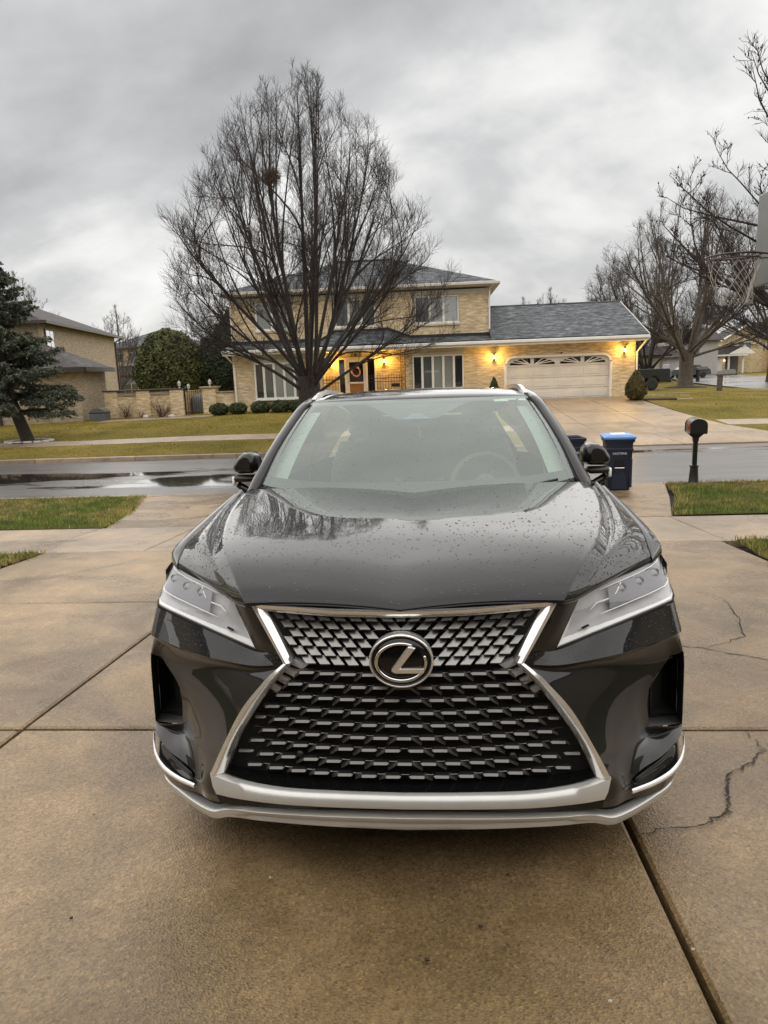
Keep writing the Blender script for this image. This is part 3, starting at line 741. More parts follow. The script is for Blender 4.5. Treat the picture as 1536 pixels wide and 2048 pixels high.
# --- grille frame
def sweep2(name, outer, inner, mat, ridge=.010, deep=.05, parent=car):
    """chrome band between two polylines: outer, raised ridge, inner, return"""
    rows = []
    for a, b in zip(outer, inner):
        a, b = Vector(a), Vector(b); m1 = a.lerp(b, .35); m2 = a.lerp(b, .6)
        rows.append([(a.x, a.y+.012, a.z), tuple(a), (m1.x, m1.y-ridge, m1.z), (m2.x, m2.y-ridge*.8, m2.z), (b.x, b.y+.002, b.z), (b.x*.995, b.y+deep, b.z)])
    return rows
gr = None
def grille_frame():
    global gr
    up_o = crv([(.469,.104,.876),(.415,.080,.786),(.362,.050,.704)], 16); up_i = crv([(.420,.108,.852),(.378,.084,.778),(.337,.058,.704)], 16)
    lo_o = crv([(.362,.050,.704),(.400,.050,.672),(.437,.054,.635),(.507,.062,.549),(.577,.074,.424),(.626,.084,.326)], 30); lo_i = crv([(.337,.058,.704),(.372,.060,.664),(.406,.066,.625),(.465,.076,.545),(.533,.088,.435),(.582,.098,.325)], 30)
    m = MB()
    m.grid(sweep2('', up_o, up_i, None, .006)); m.grid(sweep2('', lo_o, lo_i, None, .010))
    to = crv([(0,.050,.866),(.2,.060,.869),(.36,.082,.873),(.469,.104,.876)], 20); ti = crv([(0,.058,.842),(.2,.068,.845),(.34,.092,.849),(.420,.108,.852)], 20)
    m.grid(sweep2('', to, ti, None, .004)); m.mirror()
    gr = m.build('grille', MAT['satin_chrome'], car, True, .0005, angle=38)
    # lower bar
    bt = crv([(0,-.006,.309),(.2,.002,.308),(.386,.022,.306),(.53,.055,.312),(.626,.084,.330)], 26); bb = crv([(0,-.012,.266),(.2,-.005,.265),(.386,.014,.262),(.53,.046,.260),(.604,.068,.262)], 26)
    rows = []
    for a, b in zip(bt, bb):
        rows.append([(a.x, a.y+.085, a.z-.002), (a.x, a.y+.012, a.z+.002), (a.x, a.y, a.z-.003), (a.x*.5+b.x*.5, a.y*.5+b.y*.5-.006, a.z*.45+b.z*.55), (b.x, b.y, b.z+.006), (b.x, b.y+.010, b.z), (b.x, b.y+.06, b.z-.004)])
    m = MB().grid([[tuple(q) for q in r] for r in rows]); m.mirror(); m.build('lower_bar', MAT['chin_silver'], gr, True, .0005, angle=45)
    # ledge above the bar and dark back
    rows = [[(a.x*.97, a.y+.02, a.z+.004), (a.x*.965, a.y+.09, a.z+.012)] for a in bt]
    m = MB().grid([[tuple(q) for q in r] for r in rows]); m.mirror(); m.build('ledge', MAT['gloss_black'], gr, True, .0005)
    zs = [.86, .80, .745, .705, .66, .6, .52, .43, .34, .30]; hw = [.43, .395, .362, .35, .385, .43, .485, .54, .58, .60]
    rows = [[(w*k/6, .095 + .035*(w*k/6/.5)**2, z) for k in range(7)] for z, w in zip(zs, hw)]
    m = MB().grid(rows); m.mirror(); m.build('grille_back', MAT['deep_black'], gr, False, .0005)
grille_frame()
# --- grille pieces, each its own mesh
def half_w(z):
    """inner half width of the opening at height z"""
    return interp([(.31,.588),(.325,.582),(.435,.533),(.545,.465),(.625,.406),(.664,.372),(.704,.337),(.778,.378),(.852,.418)], z)
def gy(x, z): return .040 + .10*(x/.5)**2*.75 + (.028*(z-.70)/.15 if z > .70 else .012*(.70-z)/.35)
GM = MAT['grille_metal']
EMB = (0., .724, .098, .084)
def in_emblem(x, z, k=1.0): return (x/EMB[2])**2 + ((z-EMB[1])/EMB[3])**2 < k
def slat(name, pts, depth, mat=GM, bevel=None):
    """front face polygon pts (x,y,z) with a back return"""
    n = len(pts); vs = list(pts) + [(x, y+depth, z) for x, y, z in pts]
    fs = [tuple(range(n))] + [(i, (i+1) % n, n+(i+1) % n, n+i) for i in range(n)]
    return MB().add(vs, fs).build(name, mat, gr)
def upper_blocks():
    rows = [.842, .817, .791, .765, .738, .713]
    for r, z in enumerate(rows):
        sp = .0485 - .0008*r; hw = half_w(z) - .012
        off = 0 if r % 2 == 0 else sp/2; k = 0
        while True:
            x = off + k*sp; k += 1
            if x > hw: break
            for s in ((1, -1) if x > 1e-6 else (1,)):
                if in_emblem(x, z, 1.12): continue
                w, h = .0155, .0085 + .0004*r
                lean = .011 if x > 1e-6 else 0
                if x + w + lean > hw + .006: w = max(.006, hw + .004 - x - lean*.5)
                y = gy(x, z)
                # tilted to the sky: lower edge sticks out
                c = [(x-w+lean, y+.012, z+h), (x+w+lean, y+.012, z+h), (x+w-lean, y-.010, z-h), (x-w-lean, y-.010, z-h)]
                if x < 1e-6: c = [(-w-.008, y+.012, z+h), (w+.008, y+.012, z+h), (w-.004, y-.010, z-h), (-w+.004, y-.010, z-h)]
                mm = MB(); low = [(a, b+.004, d-.0045) for a, b, d in c[2:]]
                f = [(s*a, b, d) for a, b, d in c] + [(s*a, b, d) for a, b, d in low]
                back = [(s*a, b+.035, d) for a, b, d in c]
                mm.add(f + back, [(0,1,2,3), (3,2,4,5), (0,1,7,6), (1,2,8,7), (0,3,9,6)])
                mm.build('grille_block', GM, gr)
upper_blocks()
def fin(x, y, z, x2, z2, s, w=.004):
    y2 = gy(x2, z2)+.016
    return [(s*x, y-.004, z+w), (s*(x+w*1.5), y-.002, z-w*.2), (s*x2, y2, z2-w*.4), (s*(x2-w), y2+.002, z2+w*.4)]
def lower_bars():
    GB = MAT['grille_bar_metal']; GL = MAT['grille_leg']; rows = [.672, .632, .592, .551, .511, .470, .430, .387, .344]
    for r, z in enumerate(rows):
        sp = .0655 + .0012*r; hw = half_w(z) - .018; off = 0 if r % 2 else sp/2; k = 0
        if r == 0: off = sp/2
        while True:
            x = off + k*sp; k += 1
            if x > hw - .006: break
            for s in ((1, -1) if x > 1e-6 else (1,)):
                if in_emblem(x, z, 1.15): continue
                w = .0215; h = .0062
                if x + w > hw: w = max(.008, hw - x + .004)
                y = gy(x, z)
                m = MB()
                # six-sided bar, pointed towards the centre line
                def prof(xx, k): return [(s*xx, y+.010, z+h*1.15*k), (s*xx, y-.004, z+h*.55*k), (s*xx, y-.010, z-h*.5*k), (s*xx, y-.004, z-h*k), (s*xx, y+.016, z-h*k)]
                st = [(x-w-.004, .35), (x-w+.002, 1), (x+w, 1)] if x > 1e-6 else [(-w, 1), (w, 1)]
                m.grid([prof(a, k_) for a, k_ in st])
                m.add(prof(st[0][0], st[0][1]), [(0,1,2,3,4)]); m.add(prof(st[-1][0], 1), [(4,3,2,1,0)])
                nb = len(m.f)
                # leg running down and outwards to the next row
                for sg in ((1,) if x > 1e-6 else (1, -1)):
                    xe = x+w; x2 = xe + sp*.42; z2 = z - .030
                    if x2 > hw + .010: x2, z2 = xe + sp*.2, z - .016
                    if z2 < .322: x2 = xe + (x2-xe)*(z-.322)/(z-z2); z2 = .322
                    S = s*sg
                    mm = [(S*(xe-.002), y-.006, z+h*.9), (S*(xe+.001), y+.0, z-h*1.0), (S*x2, gy(x2, z2)+.016, z2-.003), (S*(x2+.003), gy(x2, z2)+.022, z2+.003)]
                    bk = [(a, b+.02, c) for a, b, c in mm]
                    m.add(mm+bk, [(0,1,2,3), (0,3,7,4), (1,2,6,5)])
                o = m.build('grille_bar', GB, gr, False, recalc=False); o.data.materials.append(GL)
                for pl in o.data.polygons[nb:]: pl.material_index = 1
lower_bars()
for z in (.672,.632,.592,.551,.511,.470,.430,.387,.344):
    hw = half_w(z)-.016; pts = [(hw*k/12, gy(hw*abs(k)/12, z)+.010, z) for k in range(-12, 13)]
    MB().tube(pts, .0013, 4).build('grille_rod', MAT['grille_metal'], gr)
for z in (.842,.817,.791,.765,.738,.713):
    hw = half_w(z)-.014; pts = [(hw*k/12, gy(hw*abs(k)/12, z)+.016, z+.008) for k in range(-12, 13)]
    MB().tube(pts, .0012, 4).build('grille_rod', MAT['grille_metal'], gr)
def waist_plates():
    for s in (-1, 1):
        for i, (x, z) in enumerate(((.336,.694),(.362,.668),(.386,.640),(.412,.610))):
            y = gy(x, z)+.012; d = .030-.004*i
            p = [(s*(x+.004), y, z+.012), (s*(x-d*1.5), y-.006, z+.006-.010), (s*(x-d*.8), y-.004, z-.014-.006), (s*(x+.020), y+.008, z-.004)]
            slat('waist_plate', p, .03, MAT['lamp_grey'])
waist_plates()
# --- emblem: oval ring, dark glass, slanted stroke with a foot
def ell(cx, cz, rx, rz, y, n=48): return [(cx+rx*math.cos(2*PI*k/n), y, cz+rz*math.sin(2*PI*k/n)) for k in range(n)]
def emblem():
    z0 = EMB[1]; n = 48; base = .006
    m = MB(); P = [(.094,.080,.050),(.096,.082,.006),(.093,.079,.0),(.089,.075,.003),(.087,.073,.020)]
    m.grid([ell(0, z0, a, b, y+base, n) for a, b, y in P], True); e = m.build('emblem', MAT['satin_chrome'], gr, True)
    m = MB(); P = [(.086,.072,.012),(.075,.062,.003),(.05,.04,-.002),(.02,.015,-.004)]
    m.grid([ell(0, z0, a, b, y+base, n) for a, b, y in P], True); m.add(ell(0, z0, .02, .015, base-.004, n), [tuple(range(n))]); m.build('badge_glass', MAT['gloss_black'], e, True)
    # inner oval, open at the upper right
    pts = [(.073*math.cos(a), base-.003, z0+.056*math.sin(a)) for a in [R(62)+R(318)*k/60 for k in range(61)]]
    pts = pts[::-1]
    MB().tube(pts, [.0042+.0014*math.sin(PI*k/60) for k in range(61)], 8).build('badge_ring', MAT['chrome'], e, True)
    # the bent stroke: slanted bar and foot
    Lp = [(.022, .048), (.044, .043), (-.002, -.017), (.068, -.017), (.066, -.033), (-.018, -.033), (-.029, -.026), (-.027, -.017)]
    vs = [(x, base-.010, z0+z) for x, z in Lp] + [(x*1.02, base-.001, z0+z*1.04) for x, z in Lp]; n_ = len(Lp)
    m = MB().add(vs, [tuple(range(n_))] + [(i, (i+1) % n_, n_+(i+1) % n_, n_+i) for i in range(n_)])
    o = m.build('badge_stroke', MAT['satin_chrome'], e)
    bv = o.modifiers.new('bevel', 'BEVEL'); bv.width = .003; bv.segments = 2; bake(o)
emblem()
for s in (-1, 1): MB().cyl((s*.33,.075,.40), (s*.33,.10,.40), .011, 14).build('parking_sensor', MAT['satin_black'], gr, True)

# --- headlamps
def headlamp(s):
    top = [(.548,.196,.866),(.620,.286,.874),(.705,.374,.882),(.795,.466,.891),(.874,.556,.905),(.922,.650,.915)]
    bot = [(.468,.130,.720),(.596,.206,.744),(.727,.299,.763),(.858,.398,.781),(.919,.460,.791),(.950,.60,.806)]
    top = crv(top, 14); bot = crv(bot, 14); hl = None
    def surf(k, dy):
        p = [a.lerp(b, k) for a, b in zip(bot, top)]
        return [(s*(q.x+.012*math.sin(PI*k)*.6), q.y+dy-.016*math.sin(PI*k), q.z) for q in p]
    hl = MB().grid([surf(k/6, .004) for k in range(7)]).build('headlamp', MAT['lens_glass'], car, True)
    # bowl
    rows = [surf(0, .008), surf(.03, .014), surf(.35, .050), surf(.7, .052), surf(.95, .034), surf(1, .010)]
    MB().grid(rows).build('lamp_bowl', MAT['lamp_grey'], hl, True, angle=40)
    # bright wedge along the foot and the inner edge
    m = MB(); r1, r2, r3 = [], [], []
    for i in range(13):
        a, b = bot[i], top[i]; w = .36 - .20*(i/12); q = a.lerp(b, w); a2 = a.lerp(b, .035)
        r1.append((s*a2.x, a2.y+.006, a2.z)); r2.append((s*q.x, q.y+.046, q.z))
    m.grid([r1, r2])
    inn = [(bot[0].lerp(top[0], k/6), bot[2].lerp(top[2], k/6)) for k in range(7)]
    rr = []
    for k in range(7):
        t = k/6; w = .55 - .33*t; a = Vector(bot[0]).lerp(Vector(top[0]), t); b = Vector(bot[1]).lerp(Vector(top[1]), t); q = a.lerp(b, .08); q2 = a.lerp(b, .15+w)
        rr.append([(s*q.x, q.y+.006, q.z), (s*q2.x, q2.y+.030, q2.z)])
    m.grid(rr); m.build('running_light', MAT['lamp_white'], hl, True)
    # projector units and the stepped chrome brow
    for i, (u, k) in enumerate(((.42,.66),(.58,.64),(.74,.66))):
        f = u*13; j = int(f); a = bot[j].lerp(bot[j+1], f-j); b = top[j].lerp(top[j+1], f-j); c = a.lerp(b, k)
        m = MB(); m.lathe([(.021,.02),(.021,.0),(.017,-.006),(.010,-.012),(.001,-.014)], 14, 'Y'); o = m.build('projector', MAT['projector_glass'], hl, True)
        o.location = (s*c.x, c.y+.026, c.z)
        MB().bev((s*c.x, c.y+.036, c.z), (.050,.02,.044), .006).build('projector_box', MAT['gloss_black'], o) .parent = hl
    pts = []
    for u, k in ((.17,.52),(.22,.62),(.36,.60),(.40,.72),(.44,.86)):
        f = u*13; j = int(f); c = bot[j].lerp(bot[j+1], f-j).lerp(top[j].lerp(top[j+1], f-j), k); pts.append((s*c.x, c.y+.012, c.z))
    MB().tube(pts, .0028, 6).build('brow_line', MAT['lamp_white'], hl, True)
    for k0, k1, dy in ((.40,.86,.022),):
        rws = []
        for kk in (k0, (k0+k1)/2, k1):
            r_ = surf(kk, dy if kk != (k0+k1)/2 else dy+.006); rws.append(r_[4:12])
        MB().grid(rws).build('projector_tray', MAT['lamp_dark'], hl, True)
    for kk, dd in ((.385,.016),(.90,.016)):
        r_ = surf(kk, dd); MB().tube(r_[3:13], .0022, 5).build('tray_trim', MAT['lamp_white'], hl, True)
    a = bot[12].lerp(top[12], .1); b = bot[11].lerp(top[11], .92); MB().tube([(s*a.x, a.y+.02, a.z), (s*b.x, b.y+.02, b.z)], .003, 6).build('side_reflector', MAT['lamp_white'], hl)
    j = bot[2].lerp(top[2], .22); MB().box((s*j.x, j.y+.006, j.z), (.030,.006,.005), Matrix.Rotation(s*.7, 3, 'Z') @ Matrix.Rotation(-s*.12, 3, 'Y')).build('lens_mark', MAT['deep_black'], hl)
    # rubber seal between lamp and bonnet, lamp and bumper
    MB().tube([(s*p.x, p.y+.012, p.z+.010) for p in top[:-3]], .010, 6).build('seal', MAT['deep_black'], hl, True)
    MB().tube([(s*p.x, p.y+.006, p.z-.004) for p in bot], .005, 6).build('seal', MAT['deep_black'], hl, True)
    MB().tube([(s*(bot[0].x+(top[0].x-bot[0].x)*k/6-.002), bot[0].y+(top[0].y-bot[0].y)*k/6+.006, bot[0].z+(top[0].z-bot[0].z)*k/6) for k in range(7)], .0045, 6).build('seal', MAT['deep_black'], hl, True)
for s in (-1, 1): headlamp(s)

# --- body sides
WC, WR = (1.03, 3.82), .405
def Wx(y, z):
    w = interp([(.55,.945),(.7,.957),(1.2,.958),(1.7,.945),(3.2,.948),(3.8,.958),(4.3,.945),(4.6,.905),(4.8,.83)], y)
    w += interp([(.2,-.035),(.35,-.012),(.5,.0),(.72,.004),(.85,-.006),(.95,-.022),(1.05,-.052),(1.2,-.10)], z)
    return w
TOPL = [(.60,.885),(.75,.925),(1.05,.975),(1.42,1.035),(1.55,1.065),(2.4,1.085),(3.4,1.105),(4.2,1.13),(4.75,1.12)]
def side(s):
    top = [(y, z) for y, z in TOPL]
    out = []
    def arch(c): return [(c + WR*math.cos(a), .37 + WR*math.sin(a)) for a in [PI*k/16 for k in range(17)]]
    low = [(.60,.20),(WC[0]-WR,.21)] + arch(WC[0])[::-1][1:-1] + [(WC[0]+WR,.21),(WC[1]-WR,.21)] + arch(WC[1])[::-1][1:-1] + [(WC[1]+WR,.25),(4.75,.30)]
    outline = low + top[::-1]
    # door panels are regions of their own
    cuts = [1.52, 2.46, 3.38]
    def region(poly, name, mat, push=0, grow=0):
        pts = [Vector(p) for p in poly]; n = len(pts); ed = [(i, (i+1) % n) for i in range(n)]
        ys = [p[0] for p in poly]; zs = [p[1] for p in poly]
        y = min(ys)+.06
        while y < max(ys):
            z = min(zs)+.05
            while z < max(zs): pts.append(Vector((y, z))); z += .06
            y += .09
        v, e, f, *_ = delaunay_2d_cdt(pts, ed, [list(range(n))], 1, 1e-5)
        return MB().add([(s*(Wx(p.x, p.y)+push), p.x, p.y) for p in v], f).build(name, mat, car, True)
    zt = lambda y: interp(TOPL, y)
    region([p for p in low if p[0] < 1.5] + [(1.51,.21),(1.51, zt(1.51))] + [p for p in top[::-1] if p[0] < 1.5], 'front_wing', PA)
    for a, b, nm in ((1.52, 2.45, 'front_door'), (2.46, 3.37, 'rear_door')):
        bb = b; poly = [(a,.36),(b if b < 3 else 3.37,.36)] + ([(3.37,.36)] if False else []) + [(b, zt(b)), (a, zt(a))]
        if b > 3: poly = [(a,.36),(3.36,.36),(3.37,.62),(3.40,zt(3.4)),(a,zt(a))]
        d = region(poly, nm, PA)
        hy = b-.14; MB().bev((s*(Wx(hy,.93)+.022), hy, .93), (.026,.20,.03), .008).build('door_handle', PA, d, True)
    region([(1.52,.21),(3.40,.21),(3.40,.352),(1.52,.352)], 'sill', MAT['satin_black'], .006)
    region([(3.41,.50)] + [p for p in low if p[0] > WC[1]-WR+.02] + [p for p in top[::-1] if p[0] > 3.45] + [(3.41, zt(3.41))], 'rear_wing', PA)
    for c in WC:
        rows = [[(s*(Wx(c + r_*math.cos(a), .37+r_*math.sin(a))+d), c + r_*math.cos(a), .37 + r_*math.sin(a)) for r_, d in ((WR+.035,.002),(WR+.03,.012),(WR-.005,.012),(WR-.01,-.02),(WR-.005,-.25))] for a in [R(-18)+R(216)*k/22 for k in range(23)]]
        MB().grid(rows).build('wheel_arch', MAT['satin_black'], car, True)
for s in (-1, 1): side(s)
# wing roll between bonnet edge and side, from lamp to windscreen pillar
def wing_roll(s):
    rows = []
    for i in range(HN):
        o = O_[i]; y = o.y; zt = interp(TOPL, y); e = Vector((Wx(y, zt), y, zt)); e = e if y > .66 else Vector((interp([(.545,.868),(.56,.880),(.66,.934)], y), y, interp([(.545,.893),(.56,.896),(.66,.906)], y))); a = Vector((o.x+.004, o.y, o.z-.002)); r = [(a.x, a.y, a.z-.015)]
        for k in range(7):
            u = k/6; p = a.lerp(e, u); bul = math.sin(PI*u); r.append((p.x+(.020*bul)*min(1, (i+1)/6), p.y, p.z+.016*bul*min(1, (i+1)/6)))
        rows.append([(s*x, y_, z) for x, y_, z in r])
    # nose tip towards the lamp
    MB().grid(rows).build('wing_top', PA, car, True)
for s in (-1, 1): wing_roll(s)

# --- windscreen, pillars, roof
WS_B = [(0,1.285,1.090),(.25,1.30,1.091),(.5,1.36,1.100),(.68,1.43,1.117),(.772,1.48,1.134)]
WS_T = [(0,1.985,1.545),(.25,1.99,1.545),(.45,2.02,1.545),(.56,2.06,1.545),(.621,2.10,1.542)]
wb, wt = crv(WS_B, 14), crv(WS_T, 14)
def ws_pt(i, v, dn=0):
    a, b = wb[i], wt[i]; p = a.lerp(b, v); u = i/13
    p = p + Vector((0,-.55,.83))*(.030*math.sin(PI*v)*(1-.55*u*u)); p.x += .010*math.sin(PI*v)*u
    return p + Vector((0,-.55,.83))*dn
def windscreen():
    m = MB().grid([[tuple(ws_pt(i, v/14)) for i in range(14)] for v in range(15)]); m.mirror()
    w = m.build('windscreen', MAT['windshield_glass'], car, True, .0005)
    # black printed border on the inside: foot, head with mirror pod, sides
    def patch(f, name, mat=MAT['satin_black'], mir=True):
        mm = MB().grid(f)
        if mir: mm.mirror()
        return mm.build(name, mat, w, True, .0005)
    patch([[tuple(ws_pt(i, v, -.006)) for i in range(14)] for v in (-.02, .04, .10)], 'lower_border')
    patch([[tuple(ws_pt(i, v, -.006)) for i in range(14)] for v in (.955, .98, 1.0)], 'upper_border')
    pod = [[tuple(ws_pt(i, .96 - (.96-vl)*k/4, -.008)) for i, vl in ((0,.72),(1,.72),(2,.735),(3,.80),(4,.865),(5,.925),(6,.955))] for k in range(5)]
    patch(pod, 'mirror_pod')
    patch([[tuple(ws_pt(13, v/14, -.006)) for v in range(15)], [tuple(ws_pt(12, v/14, -.006) + Vector((.025, 0, 0))) for v in range(15)]], 'side_border')
    patch([[tuple(ws_pt(i, v/14, -.035)) for v in range(1, 14)] for i in (11, 12, 13)], 'lit_pillar_lining', MAT['pale_edge_light'])  # pale strips painting in side-window light along the glass edges
    # sensor plate, toll strip and stickers behind the glass
    def quad(x0, x1, v0, v1, name, mat, dn=-.004, taper=0):
        def P(x, v):
            i = max(0, min(12, int(abs(x)/.0505))); a = ws_pt(i, v, dn); b = ws_pt(i+1, v, dn); f = (abs(x)-a.x)/max(1e-6, b.x-a.x); p = a.lerp(b, f); return (math.copysign(p.x, x) if abs(x) > 1e-6 else 0, p.y, p.z)
        MB().add([P(x0, v0), P(x1, v0), P(x1-taper, v1), P(x0+taper, v1)], [(0,1,2,3)]).build(name, mat, w)
    quad(-.05, .05, .745, .795, 'sensor_plate', MAT['interior_grey'], -.003, .025)
    quad(-.062, .066, .728, .742, 'toll_strip', MAT['blue_strip'], -.003)
    quad(.42, .50, .935, .965, 'sticker', MAT['sticker'], -.003); quad(.455, .545, .955, .975, 'sticker', MAT['sticker'], -.0035); quad(.56, .60, .945, .968, 'sticker', MAT['sticker'], -.003)
    # wipers
    for pts in ([(-.62,1.42,1.096),(-.3,1.34,1.086),(-.15,1.32,1.082)], [(.12,1.32,1.080),(.50,1.37,1.100),(.68,1.44,1.128)]):
        MB().tube(pts, .006, 6).build('wiper', MAT['satin_black'], w, True)
windscreen()
PIL_O = [(.838,1.42,1.092),(.832,1.52,1.150),(.786,1.8,1.323),(.714,2.1,1.503),(.680,2.28,1.560),(.672,2.6,1.590),(.672,3.2,1.590),(.655,3.8,1.545),(.62,4.25,1.47)]
PIL_I = [(.790,1.44,1.108),(.776,1.482,1.136),(.728,1.75,1.322),(.660,2.02,1.487),(.628,2.12,1.547),(.610,2.6,1.606),(.605,3.2,1.604),(.595,3.8,1.560),(.56,4.25,1.485)]
po, pi_ = crv(PIL_O, 50), crv(PIL_I, 50)
def pillars():
    for s in (-1, 1):
        rows = []
        for a, b in zip(pi_, po):
            d = (b-a); r = [(s*a.x, a.y+.012, a.z-.012), (s*a.x, a.y, a.z)]
            for u in (.3, .6, .85): p = a.lerp(b, u); r.append((s*(p.x+.004), p.y, p.z+.014*math.sin(PI*u)))
            r += [(s*b.x, b.y, b.z), (s*(b.x+.006), b.y, b.z-.025)]
            rows.append(r)
        MB().grid(rows).build('pillar', PA, car, True)
        # black channel beside the windscreen
        MB().tube([(s*(a.x-.006), a.y-.002, a.z-.002) for a in pi_[:20]], .006, 6).build('pillar_seal', MAT['deep_black'], car, True)
pillars()
RZ = [(1.985,1.549),(2.15,1.588),(2.4,1.620),(2.8,1.638),(3.2,1.636),(3.7,1.602),(4.1,1.545),(4.35,1.49)]
def roof():
    rows = []
    for i in range(26):
        t = i/25; r = []
        for k in range(11):
            u = k/10
            yc = 1.99 + (4.33-1.99)*t; ye = 2.12 + (4.25-2.12)*t; y = yc + (ye-yc)*u*u
            zc = interp(RZ, yc); pe = interp([(p.y, p.z) for p in pi_], ye); xe = interp([(p.y, p.x) for p in pi_], ye)
            r.append((xe*u, y, zc + (pe-.002-zc)*(u**2.6)))
        rows.append(r)
    f = [(x, y-.010, z-.012) for x, y, z in rows[0]]
    m = MB().grid([f]+rows); m.mirror(); m.build('roof', PA, car, True, .0005)
    # glass panel line across the roof front and rails
    for s in (-1, 1):
        pts = crv([(.622,2.20,1.560),(.614,2.30,1.592),(.608,2.45,1.618),(.602,2.8,1.636),(.600,3.3,1.634),(.592,3.75,1.595),(.588,3.85,1.565)], 26)
        rows = []
        for i, p in enumerate(pts):
            w = .020; h = .016
            rows.append([(s*(p.x-w), p.y, p.z-h), (s*(p.x-w*.6), p.y-.002, p.z+h*.6), (s*(p.x+w*.4), p.y-.002, p.z+h*.5), (s*(p.x+w), p.y, p.z-h*.6), (s*(p.x+w*.6), p.y+.004, p.z-h*1.4)])
        m = MB().grid(rows, True); m.add(rows[0], [(0,1,2,3,4)]); m.add(rows[-1], [(4,3,2,1,0)])
        m.build('roof_rail', MAT['satin_chrome'], car, True, angle=45)
    return rows
roof()
def glass_side():
    for s in (-1, 1):
        a = [p for p in po if p.y > 1.55]
        rows = [[(s*p.x, p.y, p.z-.02) for p in a], [(s*(p.x*.45+Wx(p.y, 1.08)*.55+.006), p.y+.05*(1-p.y/4), p.z*.5+interp(TOPL, p.y)*.5) for p in a], [(s*(Wx(p.y, 1.08)-.01), p.y, interp(TOPL, p.y)-.01) for p in a]]
        MB().grid(rows).build('side_glass', MAT['side_tint'], car, True)
        MB().tube([(s*(Wx(p.y, 1.08)-.002), p.y, interp(TOPL, p.y)+.004) for p in a], .007, 6).build('belt_trim', MAT['chrome'], car, True)
        for y in (2.45, 3.40):
            yy = y; t = interp([(p.y, p.z) for p in po], y); x = interp([(p.y, p.x) for p in po], y)
            MB().grid([[(s*(x+.004), y-.04, t-.02), (s*(x+.004), y+.04, t-.02)], [(s*(Wx(y,1.08)*.55+x*.45+.012), y-.05, t*.5+interp(TOPL,y)*.5), (s*(Wx(y,1.08)*.55+x*.45+.012), y+.05, t*.5+interp(TOPL,y)*.5)], [(s*(Wx(y,1.08)-.004), y-.05, interp(TOPL, y)), (s*(Wx(y,1.08)-.004), y+.05, interp(TOPL, y))]]).build('door_post', MAT['gloss_black'], car)
glass_side()
def tail():
    # rear: hatch with window, bumper, lamps
    prof = [(4.25,1.47,.60),(4.36,1.46,.60),(4.62,1.15,.80),(4.74,1.08,.83),(4.80,.85,.86),(4.80,.62,.88),(4.86,.55,.86),(4.84,.32,.84),(4.74,.28,.82)]
    rows = []
    for (y, z, w) in prof: rows.append([(w*k/6, y - .10*(k/6)**3*(1 if z < 1.3 else .3), z) for k in range(7)])
    m = MB().grid(rows); m.mirror(); m.build('tailgate', PA, car, True, .0005, angle=30)
    m = MB().grid([[(w*k/6, y+.006-.03*(k/6)**3, z+.006) for k in range(7)] for (y, z, w) in ((4.39,1.42,.54),(4.60,1.18,.68))]); m.mirror(); m.build('rear_glass', MAT['side_tint'], car, True, .0005)
    for s in (-1, 1): MB().bev((s*.68,4.74,.95), (.34,.12,.16), .03).build('tail_lamp', MAT['red_lamp'], car, True)
    MB().bev2(-.80,.80,.35,4.6,.19,.24,.02).build('underbody', MAT['deep_black'], car)
tail()
def wheel(x, y):
    s = 1 if x > 0 else -1; c = (0,0,0)
    w = MB().lathe([(.245,-.10),(.345,-.105),(.372,-.08),(.378,0),(.372,.08),(.345,.105),(.245,.10)], 40, 'X').build('wheel', MAT['rubber'], car, True)
    w.location = (x, y, .378)
    m = MB().lathe([(.245,-.09),(.24,.06),(.25,.085),(.245,.095),(.225,.085),(.215,-.08)], 40, 'X'); 
    for k in range(10):
        a = 2*PI*k/10; m.box((.055, .13*math.cos(a), .13*math.sin(a)), (.03,.20,.028), Matrix.Rotation(a, 3, 'X'))
    m.lathe([(.05,.04),(.05,.075),(.03,.08),(.001,.08)], 16, 'X')
    if s < 0: m.v = [(-a, b, c_) for a, b, c_ in m.v]
    m.build('rim', MAT['rim_metal'], w, True, angle=30)
    MB().lathe([(.16,-.02),(.16,.01),(.001,.01)], 24, 'X').build('brake_disc', MAT['rim_metal'], w)
for s in (-1, 1):
    for y in WC: wheel(s*.835, y)
# --- mirrors
def mirror_(s):
    pts_o = []
    ring = [(.862,1.225),(.868,1.262),(.895,1.284),(.94,1.283),(.985,1.250),(1.012,1.205),(1.006,1.176),(.97,1.164),(.90,1.168),(.866,1.182)]
    cen = Vector((.93, 0, 1.222)); rows = []
    for dy, k in ((-.085,.55),(-.078,.78),(-.060,.92),(-.02,1.0),(.045,1.03),(.075,.97)):
        rows.append([(s*(cen.x+(x-cen.x)*k), 1.80+dy+.05*(x-.86)/.15, cen.z+(z-cen.z)*k - (.008 if dy < -.09 else 0)) for x, z in ring])
    m = MB().grid(rows, True); m.add(rows[0], [tuple(range(10))]); b = m.build('door_mirror', PA, car, True, angle=50)
    cx = rows[-1]; MB().add([(cen.x*s+(x-cen.x*s)*.93, y-.004, cen.z+(z-cen.z)*.93) for x, y, z in cx], [tuple(range(10))]).build('mirror_glass', MAT['window_dark'], b)
    MB().bev((s*.945,1.80,1.142), (.125,.10,.036), .016).build('mirror_foot', MAT['satin_black'], b, True)
    MB().bev((s*.998,1.765,1.130), (.014,.03,.050), .005).build('sky_glint', MAT['lamp_white'], b, True)  # white chip painting in the sky's reflection on the mirror trim
    MB().tube([(s*.985,1.79,1.112),(s*.93,1.80,1.070),(s*.885,1.80,1.055)], [.018,.024,.03], 10).build('mirror_arm', MAT['gloss_black'], b, True)
for s in (-1, 1): mirror_(s)
